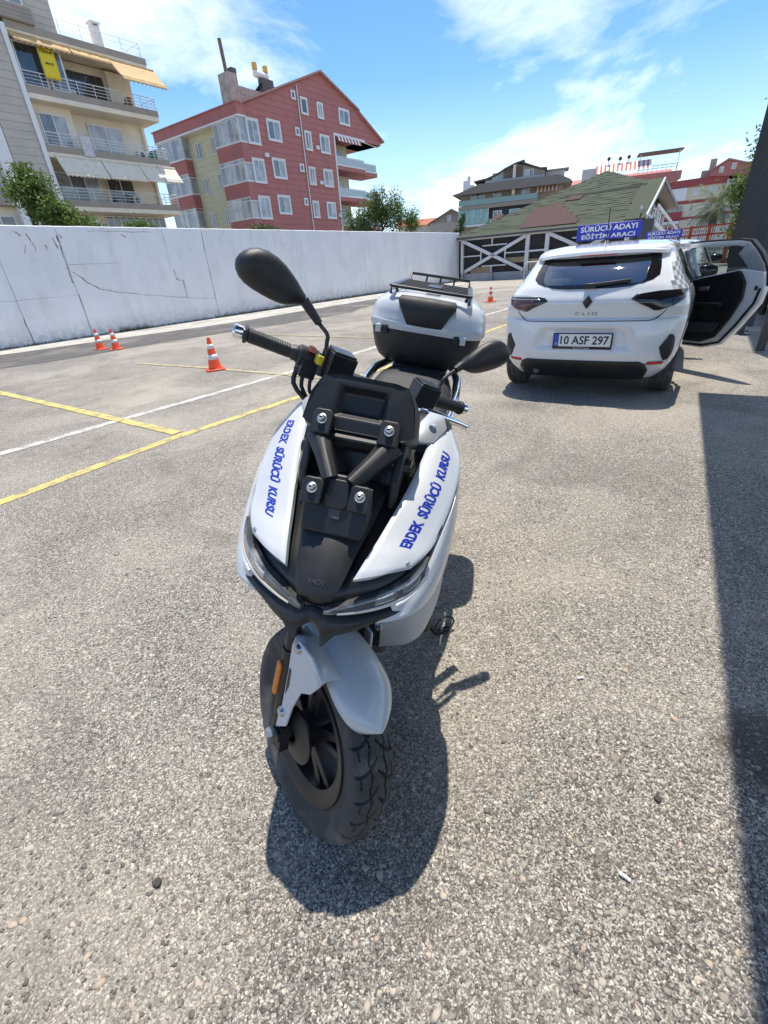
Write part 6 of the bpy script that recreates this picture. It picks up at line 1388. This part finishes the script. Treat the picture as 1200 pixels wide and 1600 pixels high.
    fs += [(0, 20, 23, 9), (0, 1, 2, 21, 20), (2, 3, 4, 21), (4, 5, 22, 21), (5, 6, 7, 22), (7, 8, 9, 23, 22)][0:6]
    fs += [(20, 21, 25, 24), (21, 22, 26, 25), (22, 23, 27, 26), (23, 20, 24, 27), (24, 25, 26, 27)]
    m.add(vs, fs); m.build('screen_mount', M_BLK, R, bevel=.004)
    m = MB(); m.prism([(-.105, -.9), (.105, -.9), (.112, .1), (-.112, .1)], -.075, -.035, fc); m.build('mount_back', M_BLK2, R, bevel=.006)
    m = MB(); m.add([fc(-.075, .12, .018), fc(.075, .12, .018), fc(.075, -.08, .034), fc(-.075, -.08, .034), fc(.07, -.20, .022), fc(-.07, -.20, .022), fc(-.075, .12, -.03), fc(.075, .12, -.03), fc(.07, -.20, -.03), fc(-.07, -.20, -.03)], [(1, 0, 3, 2), (2, 3, 5, 4), (6, 7, 8, 9), (0, 1, 7, 6), (4, 5, 9, 8), (1, 2, 4, 8, 7), (0, 6, 9, 5, 3)]); m.build('mount_crossbar', M_BLK, R, bevel=.003)
    BU, BL = Vector((-.222, .070, 1.096)), Vector((-.112, .048, .997)); nf = Vector((.80, 0, .60)); tx = Vector((-.60, 0, .80))
    def plate(c, w, h, t0, t1, mt, nm, par=R, skew=0.0):
        q = MB(); P_ = [c + Vector((0, a * w + b * skew, 0)) + tx * (b * h) for a, b in ((-1, -1), (1, -1), (1, .7), (.7, 1), (-.7, 1), (-1, .7))]; k = len(P_); vs = [tuple(p + nf * t0) for p in P_] + [tuple(p + nf * t1) for p in P_]
        q.add(vs, [tuple(range(k - 1, -1, -1)), tuple(range(k, 2 * k))] + [(i, (i + 1) % k, k + (i + 1) % k, k + i) for i in range(k)]); return q.build(nm, mt, par, bevel=.003)
    for s in (-1, 1):
        for c in (BU, BL):
            cc = Vector((c.x, c.y * s, c.z)); tb = plate(cc - tx * .004, .021, .026, -.022, -.004, M_BLK, 'bolt_tab'); q = MB(); ring = []
            for r_, h_ in ((.0, .009), (.0045, .008), (.0074, .0045), (.0082, -.002), (.0105, -.003), (.0105, -.006)):
                ring.append([tuple(cc + nf * h_ + (Vector((0, 1, 0)) * cos(a) + tx * sin(a)) * r_) for a in [2 * pi * k / 16 for k in range(17)]])
            q.grid(ring); b_ = q.build('bolt', M_BOLT, tb, smooth=True); q = MB(); q.lathe([(.0, .0), (.0028, .0)], 6, 'z'); q.v = [tuple(cc + nf * .0092 + Vector((0, 1, 0)) * p[0] + tx * p[1]) for p in q.v]; q.build('bolt_socket', M_GLOSSBLK, tb)
        # arm of the V
        A0, A1 = Vector((-.226, s * .080, 1.070)), Vector((-.140, s * .022, 1.010)); d = (A1 - A0).normalized(); n_ = d.cross(nf).normalized(); q = MB(); rows = []
        for p, w in ((A0, .026), (A0.lerp(A1, .5), .019), (A1, .016)):
            rows.append([tuple(p - n_ * w - nf * .03), tuple(p - n_ * w + nf * -.006), tuple(p - n_ * w * .35 + nf * .006), tuple(p + n_ * w * .35 + nf * .006), tuple(p + n_ * w - nf * .006), tuple(p + n_ * w - nf * .03), tuple(p - n_ * w - nf * .03)])
        q.grid(rows); q.build('mount_arm', M_BLK, R, bevel=.003)
        q = MB(); q.lathe([(.0, .022), (.014, .020), (.018, .012), (.018, -.02)], 16, 'y', (-.262, 0, 1.010)); q.v = [(p[0], s * (.102 + p[1]), p[2]) for p in q.v]; q.build('mount_knob', M_BLK2, R, smooth=True)
        q = MB(); q.prism([(-.30, .95), (-.20, .93), (-.20, .99), (-.25, 1.06), (-.31, 1.08)], s * .088, s * .108, lambda a, b, h: (a, h, b)); q.build('mount_cheek', M_BLK, R, bevel=.006)
    q = MB(); lw = [(-.062, .918), (.062, .918), (.070, .965), (.064, 1.002), (.026, 1.022), (-.026, 1.022), (-.064, 1.002), (-.070, .965)]
    def fl(y, z, d): return (-.082 - (z - .918) * .62 + .8 * d, y, z + .6 * d)
    q.prism(lw, -.05, -.014, fl); lm = q.build('lower_mount', M_BLK, R, bevel=.005)
    q = MB(); q.prism([(-.026, .972), (-.016, .962), (.016, .962), (.026, .972), (.020, 1.012), (-.020, 1.012)], -.014, -.006, fl); q.build('mount_crest', M_BLK, lm, bevel=.003)
    q = MB(); q.prism([(-.012, .946), (.012, .946), (.012, .966), (-.012, .966)], -.0145, -.0125, fl); q.build('mount_slot', M_GLOSSBLK, lm); q = MB(); q.prism([(-.003, .946), (.011, .946), (.011, .960), (-.003, .960)], -.0125, -.0115, fl); q.build('mount_slot_tab', M_DGREY, lm)
    for s in (-1, 1):
        for (x, y, z, n_) in ((-.004, .052, .758, (1, .2, -.2)), (-.105, .160, .872, (.6, .3, .8))):
            nn_ = Vector((n_[0], n_[1] * s, n_[2])).normalized(); a_ = nn_.orthogonal().normalized(); b2 = nn_.cross(a_); cc = Vector((x, y * s, z)) + nn_ * .0075; q = MB()
            q.grid([[tuple(cc + nn_ * h_ + (a_ * cos(2 * pi * k / 14) + b2 * sin(2 * pi * k / 14)) * r_) for k in range(15)] for r_, h_ in ((.0, .0004), (.0025, .0006), (.0048, .0), (.005, -.004))]); q.build('screw', M_BOLT, R, smooth=True)
    # ---- dash, leg shield, body
    q = MB(); q.prism([(-.34, .96), (-.40, 1.075), (-.52, 1.05), (-.56, .92), (-.52, .55), (-.46, .40), (-.36, .40), (-.32, .7)], -.19, .19, lambda a, b, h: (a, h, b)); q.build('leg_shield', M_BLK, R, bevel=.03, seg=3)
    q = MB(); q.box(-.33, -.29, -.115, .115, .42, .70); q.build('radiator', M_BLK2, R, bevel=.006)
    q = MB(); q.prism([(-.30, .78), (-.05, .765), (-.10, .70), (-.26, .60), (-.33, .45)], -.10, .10, lambda a, b, h: (a, h, b)); q.build('inner_fender', M_BLK2, R, bevel=.01)
    q = MB(); q.box(-1.25, -.45, -.13, .13, .20, .42); q.build('engine', M_DGREY, R, bevel=.03)
    for s in (-1, 1): q = MB(); q.prism([(-.45, .36), (-.45, .42), (-1.0, .43), (-1.08, .50), (-1.15, .50), (-1.08, .36)], s * .12, s * .25, lambda a, b, h: (a, h, b)); q.build('footboard', M_BLK, R, bevel=.01)
    q = MB(); q.prism([(-.50, .42), (-.50, .70), (-.72, .72), (-.80, .80), (-1.0, .80), (-1.0, .42)], -.10, .10, lambda a, b, h: (a, h, b)); q.build('tunnel', M_BLK, R, bevel=.03)
    def loft(rows, nm, mt, par=R, ex=3.0, nseg=28):
        """rows: (x, zc, half width, half height)"""
        q = MB(); rr = []
        for x, zc, hw, hh in rows:
            r_ = []
            for k in range(nseg):
                a = 2 * pi * k / nseg; ca, sa = cos(a), sin(a); r_.append((x, hw * math.copysign(abs(ca) ** (2 / ex), ca), zc + hh * math.copysign(abs(sa) ** (2 / ex), sa)))
            rr.append(r_)
        q.grid(rr, cv=True); q.f.append(tuple(range(nseg - 1, -1, -1))); q.f.append(tuple((len(rr) - 1) * nseg + k for k in range(nseg))); return q.build(nm, mt, par, smooth=True, angle=45)
    M_SEAT = mat('seat_vinyl', (.028, .028, .030), .55, var=.2, vscale=15, bump=.25, bscale=500)
    st = loft([(-.60, .79, .05, .03), (-.66, .80, .10, .055), (-.80, .80, .15, .06), (-.94, .82, .165, .065), (-1.02, .86, .165, .085), (-1.08, .905, .16, .085), (-1.18, .925, .15, .075), (-1.30, .935, .13, .06), (-1.36, .94, .08, .04)], 'seat', M_SEAT)
    loft([(-.80, .66, .12, .10), (-.95, .68, .17, .14), (-1.2, .74, .185, .14), (-1.45, .80, .165, .11), (-1.65, .86, .11, .06), (-1.72, .88, .06, .03)], 'rear_body', M_SWHITE)
    q = MB(); q.box(-1.755, -1.70, -.06, .06, .85, .90); q.build('tail_light', M_REDREF, R, bevel=.01)
    q = MB(); q.prism([(-1.55, .74), (-1.75, .70), (-1.90, .50), (-1.885, .49), (-1.70, .62), (-1.55, .66)], -.07, .07, lambda a, b, h: (a, h, b)); q.build('rear_fender', M_BLK, R, bevel=.006)
    for s in (-1, 1):
        q = MB(); q.tube([(-.78, s * .150, .885), (-.92, s * .168, .925), (-1.05, s * .172, .965), (-1.18, s * .165, .985), (-1.32, s * .14, .985), (-1.50, s * .11, .975)], [.010, .014, .016, .016, .015, .012], 12); q.build('grab_rail', M_CHROME, R, smooth=True)
        q = MB(); q.bar((-1.46, s * .10, .27), (-1.60, s * .13, .68), .03, .03); q.tube([(-1.47, s * .12, .36), (-1.56, s * .13, .62)], .030, 12); q.build('shock_absorber', M_DGREY, R, smooth=True)
    q = MB(); q.tube([(-.9, -.16, .25), (-1.15, -.19, .27), (-1.30, -.20, .33), (-1.75, -.20, .44)], [.02, .03, .055, .058], 16); q.build('exhaust', M_BLK, R, smooth=True)
    q = MB(); q.prism([(-1.0, .22), (-1.5, .2), (-1.5, .34), (-1.0, .40)], .06, .14, lambda a, b, h: (a, h, b)); q.build('swingarm', M_DGREY, R, bevel=.02)
    # ---- top case
    CX = -1.415
    def shell(rows, nm, mt, par=R, ex=4.2, nseg=72, cap=(True, True)):
        q = MB(); rr = []
        for z, hx, hy in rows:
            r_ = []
            for k in range(nseg):
                a = 2 * pi * k / nseg; ca, sa = cos(a), sin(a); r_.append((CX + hx * math.copysign(abs(ca) ** (2 / ex), ca), hy * math.copysign(abs(sa) ** (2 / ex), sa), z))
            rr.append(r_)
        q.grid(rr, cv=True)
        if cap[0]: q.f.append(tuple(range(nseg - 1, -1, -1)))
        if cap[1]: q.f.append(tuple((len(rr) - 1) * nseg + k for k in range(nseg)))
        return q.build(nm, mt, par, smooth=True, angle=32)
    tc = shell([(.998, .14, .15), (1.004, .168, .172), (1.02, .186, .190), (1.05, .198, .206), (1.09, .204, .217), (1.128, .207, .224)], 'case_bottom', M_BLK)
    lid = shell([(1.131, .212, .229), (1.140, .215, .233), (1.158, .215, .233), (1.166, .210, .229), (1.19, .207, .226), (1.215, .199, .216), (1.236, .182, .196), (1.250, .158, .168), (1.258, .125, .13), (1.260, .08, .08)], 'case_lid', M_SWHITE)
    for y in (-.175, -.148, .128, .155):
        q = MB(); q.box(CX + .196, CX + .212, y - .011, y + .011, 1.112, 1.142); q.build('case_latch', M_BLK if abs(y) < .15 else M_SWHITE, lid, bevel=.003)
    q = MB(); q.box(CX - .15, CX + .17, -.11, .11, .955, 1.0); q.build('case_plate', M_BLK, tc, bevel=.012)
    pad = [[(-1.203, .066, 1.156), (-1.196, 0, 1.156)], [(-1.196, .088, 1.195), (-1.188, 0, 1.195)], [(-1.208, .110, 1.236), (-1.200, 0, 1.238)], [(-1.232, .102, 1.250), (-1.228, 0, 1.253)]]
    Patch([[r[0], r[1], (r[0][0], -r[0][1], r[0][2])] for r in pad]).mesh('back_pad', mat('pad_foam', (.016, .016, .017), .6, var=.2, vscale=20), lid, 12, 14, .03, out=(1, 0, .3), lift=.006)
    q = MB(); f0, f1 = -1.252, -1.575; zr0, zr1 = 1.276, 1.286
    loop = [(f0, -.150, 1.248), (f0, -.150, zr0), (f0, .150, zr0), (f0, .150, 1.248)]; q.tube(loop, .006, 8)
    for s in (-1, 1): q.add([(f0, s * .140, zr0 + .004), (f0, s * .158, zr0 + .004), (f1, s * .142, zr1 + .006), (f1, s * .122, zr1 + .006), (f0, s * .140, zr0 - .004), (f0, s * .158, zr0 - .004), (f1, s * .142, zr1 - .004), (f1, s * .122, zr1 - .004)], [(0, 1, 2, 3) if s < 0 else (3, 2, 1, 0), (4, 7, 6, 5) if s < 0 else (5, 6, 7, 4), (0, 4, 5, 1), (3, 2, 6, 7), (1, 5, 6, 2), (0, 3, 7, 4)])
    for t in (.16, .34, .52, .70, .86): x = f0 + (f1 - f0) * t; w = .146 - .016 * t; z = zr0 + (zr1 - zr0) * t; q.tube([(x, -w, z), (x, w, z)], .005, 8)
    q.box(f1 + .09, f0 - .07, -.028, .028, zr0 - .001, zr0 + .010)
    q.tube([(f1 + .03, -.13, zr1), (f1 - .01, -.125, zr1 + .026), (f1 - .015, .125, zr1 + .026), (f1 + .03, .13, zr1)], .006, 8)
    for y in (-.06, .0, .06): q.tube([(f1 - .002, y, zr1), (f1 - .015, y, zr1 + .026)], .004, 6)
    for x in (f0 - .05, f1 + .06):
        for s in (-1, 1): q.tube([(x, s * .13, 1.240), (x, s * .142, zr0)], .006, 6)
    q.build('luggage_rack', M_BLK2, lid, smooth=True, angle=35)
    # ---- handlebar, steered
    bx, bz, half, back = -.601, 1.077, .365, .049
    def bp(y, dx=0.0, dz=0.0): return (bx - back * abs(y) / half + dx, y, bz + dz)
    q = MB(S); q.tube([bp(-.24), bp(-.14), (bx + .005, -.09, bz - .02), (bx + .005, .09, bz - .02), bp(.14), bp(.24)], .0125, 12); q.build('handlebar', M_CHROME, R, smooth=True)
    q = MB(S); q.tube([(bx + .005, 0, bz - .02), (bx + .05, 0, bz - .12)], .03, 12); q.box(bx - .03, bx + .05, -.06, .06, bz - .05, bz - .0); q.build('bar_clamp', M_BLK, R)
    for s in (-1, 1):
        q = MB(S); q.tube([bp(s * .215), bp(s * .225), bp(s * .228), bp(s * .335), bp(s * .338), bp(s * .344)], [.019, .019, .0165, .0165, .021, .021], 18)
        g = q.build('grip', M_BLK, R, smooth=True)
        for k in range(16): 
            q = MB(S); y = s * (.236 + .006 * k); q.tube([bp(y), bp(y + s * .003)], .0173, 18, caps=True); q.build('grip_rib', M_BLK, g, smooth=True)
        q = MB(S); q.tube([bp(s * .344), bp(s * .352), bp(s * .366), bp(s * .370)], [.0135, .0165, .0165, .013], 18); q.build('bar_end', M_CHROME, R, smooth=True)
        q = MB(S); q.tube([bp(s * .155), bp(s * .165), bp(s * .208), bp(s * .214)], [.021, .026, .026, .021], 18); q.box(bx - .045, bx + .01, min(s * .165, s * .205), max(s * .165, s * .205), bz - .042, bz + .004); sw = q.build('switch_housing', M_BLK, R, smooth=True, angle=30)
        ra, rb = (.088, .156) if s < 0 else (.112, .180)
        q = MB(S); q.box(bx - .005, bx + .055, min(s * ra, s * rb), max(s * ra, s * rb), bz - .014, bz + .050); q.box(bx - .002, bx + .052, min(s * (ra + .004), s * (rb - .004)), max(s * (ra + .004), s * (rb - .004)), bz + .050, bz + .055); q.build('brake_reservoir', M_BLK2, R, bevel=.005)
        # mirror stem and head
        if s < 0: b0, bend, col_, nk, far = (Vector(p) for p in ((-.588, -.157, 1.105), (-.600, -.168, 1.152), (-.618, -.190, 1.166), (-.635, -.238, 1.200), (-.645, -.402, 1.224)))
        else: b0, bend, col_, nk, far = (Vector(p) for p in ((-.588, .190, 1.108), (-.600, .204, 1.156), (-.620, .238, 1.182), (-.635, .262, 1.198), (-.645, .404, 1.284)))
        q = MB(S); q.tube([tuple(b0 + Vector((0, 0, -.05))), tuple(b0)], .014, 12); q.tube([tuple(b0), tuple(b0 + Vector((0, 0, .022)))], .011, 12)
        q.tube([tuple(catmull([b0, b0.lerp(bend, .6), bend, col_], t / 12)) for t in range(13)], .0052, 10); q.tube([tuple(col_), tuple(col_.lerp(nk, .5)), tuple(nk)], [.0095, .0115, .0125], 12); q.build('mirror_stem', M_BLK, R, smooth=True)
        ax = (far - nk); ln = ax.length; ax.normalize(); fw = Vector((1, 0, .05)); fw = (fw - ax * fw.dot(ax)).normalized(); up_ = ax.cross(fw) * (1 if s < 0 else -1)
        if up_.z < 0: up_ = -up_
        q = MB(S); rings = []
        sh = [(0, .0115), (.04, .0145), (.10, .0205), (.18, .0285), (.28, .0355), (.40, .0410), (.54, .0440), (.68, .0440), (.80, .0400), (.89, .0320), (.955, .0210), (.985, .0120), (1.0, .002)]
        for t, w in sh:
            c_ = nk + ax * (ln * t) + up_ * (.006 * sin(pi * max(0, t - .25) / .75)); dep = min(w, .028); r_ = []
            for k in range(22):
                a = 2 * pi * k / 22; e = cos(a) * w; f_ = sin(a); r_.append(tuple(c_ + up_ * e + fw * (f_ * dep if f_ > 0 else f_ * min(dep * .35, .008) if t > .12 else f_ * dep)))
            rings.append(r_)
        q.grid(rings, cv=True); q.build('mirror', M_BLK, R, smooth=True, angle=70)
    q = MB(S); q.box(bx - .012, bx + .012, -.198, -.182, bz + .024, bz + .036); q.build('kill_switch', mat('faded_red_plastic', (.55, .13, .09), .5), R, bevel=.003)
    q = MB(S); q.box(bx + .004, bx + .0275, -.179, -.163, bz + .004, bz + .0265); q.build('yellow_label', mat('yellow_label', (.75, .62, .05), .5, var=.3, vscale=120), R, bevel=.002)
    for k, (y0, r_) in enumerate(((-.205, .0065), (-.185, .0055), (-.165, .005))):
        q = MB(S); q.tube([catmull([Vector(p) for p in [bp(y0, .005, -.03), bp(y0 + .005, .02, -.075), (bx + .05, -.13, bz - .105), (bx + .06, -.05, bz - .10), (bx + .05, .02, bz - .14)]], t / 14) for t in range(15)], r_, 8); q.build('cable', M_BLK, R, smooth=True)
    q = MB(S); q.tube([catmull([Vector(p) for p in [bp(.165, .01, -.03), bp(.16, .03, -.07), (bx + .05, .09, bz - .10), (bx + .05, .0, bz - .12)]], t / 12) for t in range(13)], .006, 8); q.build('cable', M_BLK, R, smooth=True)
    # silver brake lever at the scooter's left grip
    q = MB(S); q.box(bx + .015, bx + .060, .140, .190, bz - .030, bz - .006); q.build('lever_perch', M_CHROME, R, bevel=.005)
    q = MB(S); lv = [(bx + .050, .165, bz - .016), (bx + .066, .200, bz - .014), (bx + .066, .245, bz - .016), (bx + .060, .290, bz - .020), (bx + .054, .315, bz - .024)]; q.tube(lv, [.013, .012, .010, .0085, .0095], 10); q.build('brake_lever', M_CHROME, R, smooth=True)
    # ---- side stand
    inv = RM.inverted(); ft = inv @ Vector((.175, 1.375, .012)); fe = inv @ Vector((.235, 1.395, .012)); tp = Vector((-.70, .13, .24))
    q = MB(); q.tube([tuple(tp), tuple(tp.lerp(ft, .5) + Vector((0, .01, .01))), tuple(ft)], [.013, .012, .011], 10); q.tube([tuple(ft), tuple(fe)], .012, 10); q.build('side_stand', M_BLK, R, smooth=True)
    lp = [inv @ Vector(p) for p in ((.165, 1.36, .02), (.19, 1.39, .055), (.235, 1.41, .060), (.255, 1.40, .045), (.24, 1.385, .02))]; q = MB(); q.tube([catmull(lp, t / 16) for t in range(17)], .0035, 8); q.build('stand_tang', M_BLK, R, smooth=True)
    return R
scooter()
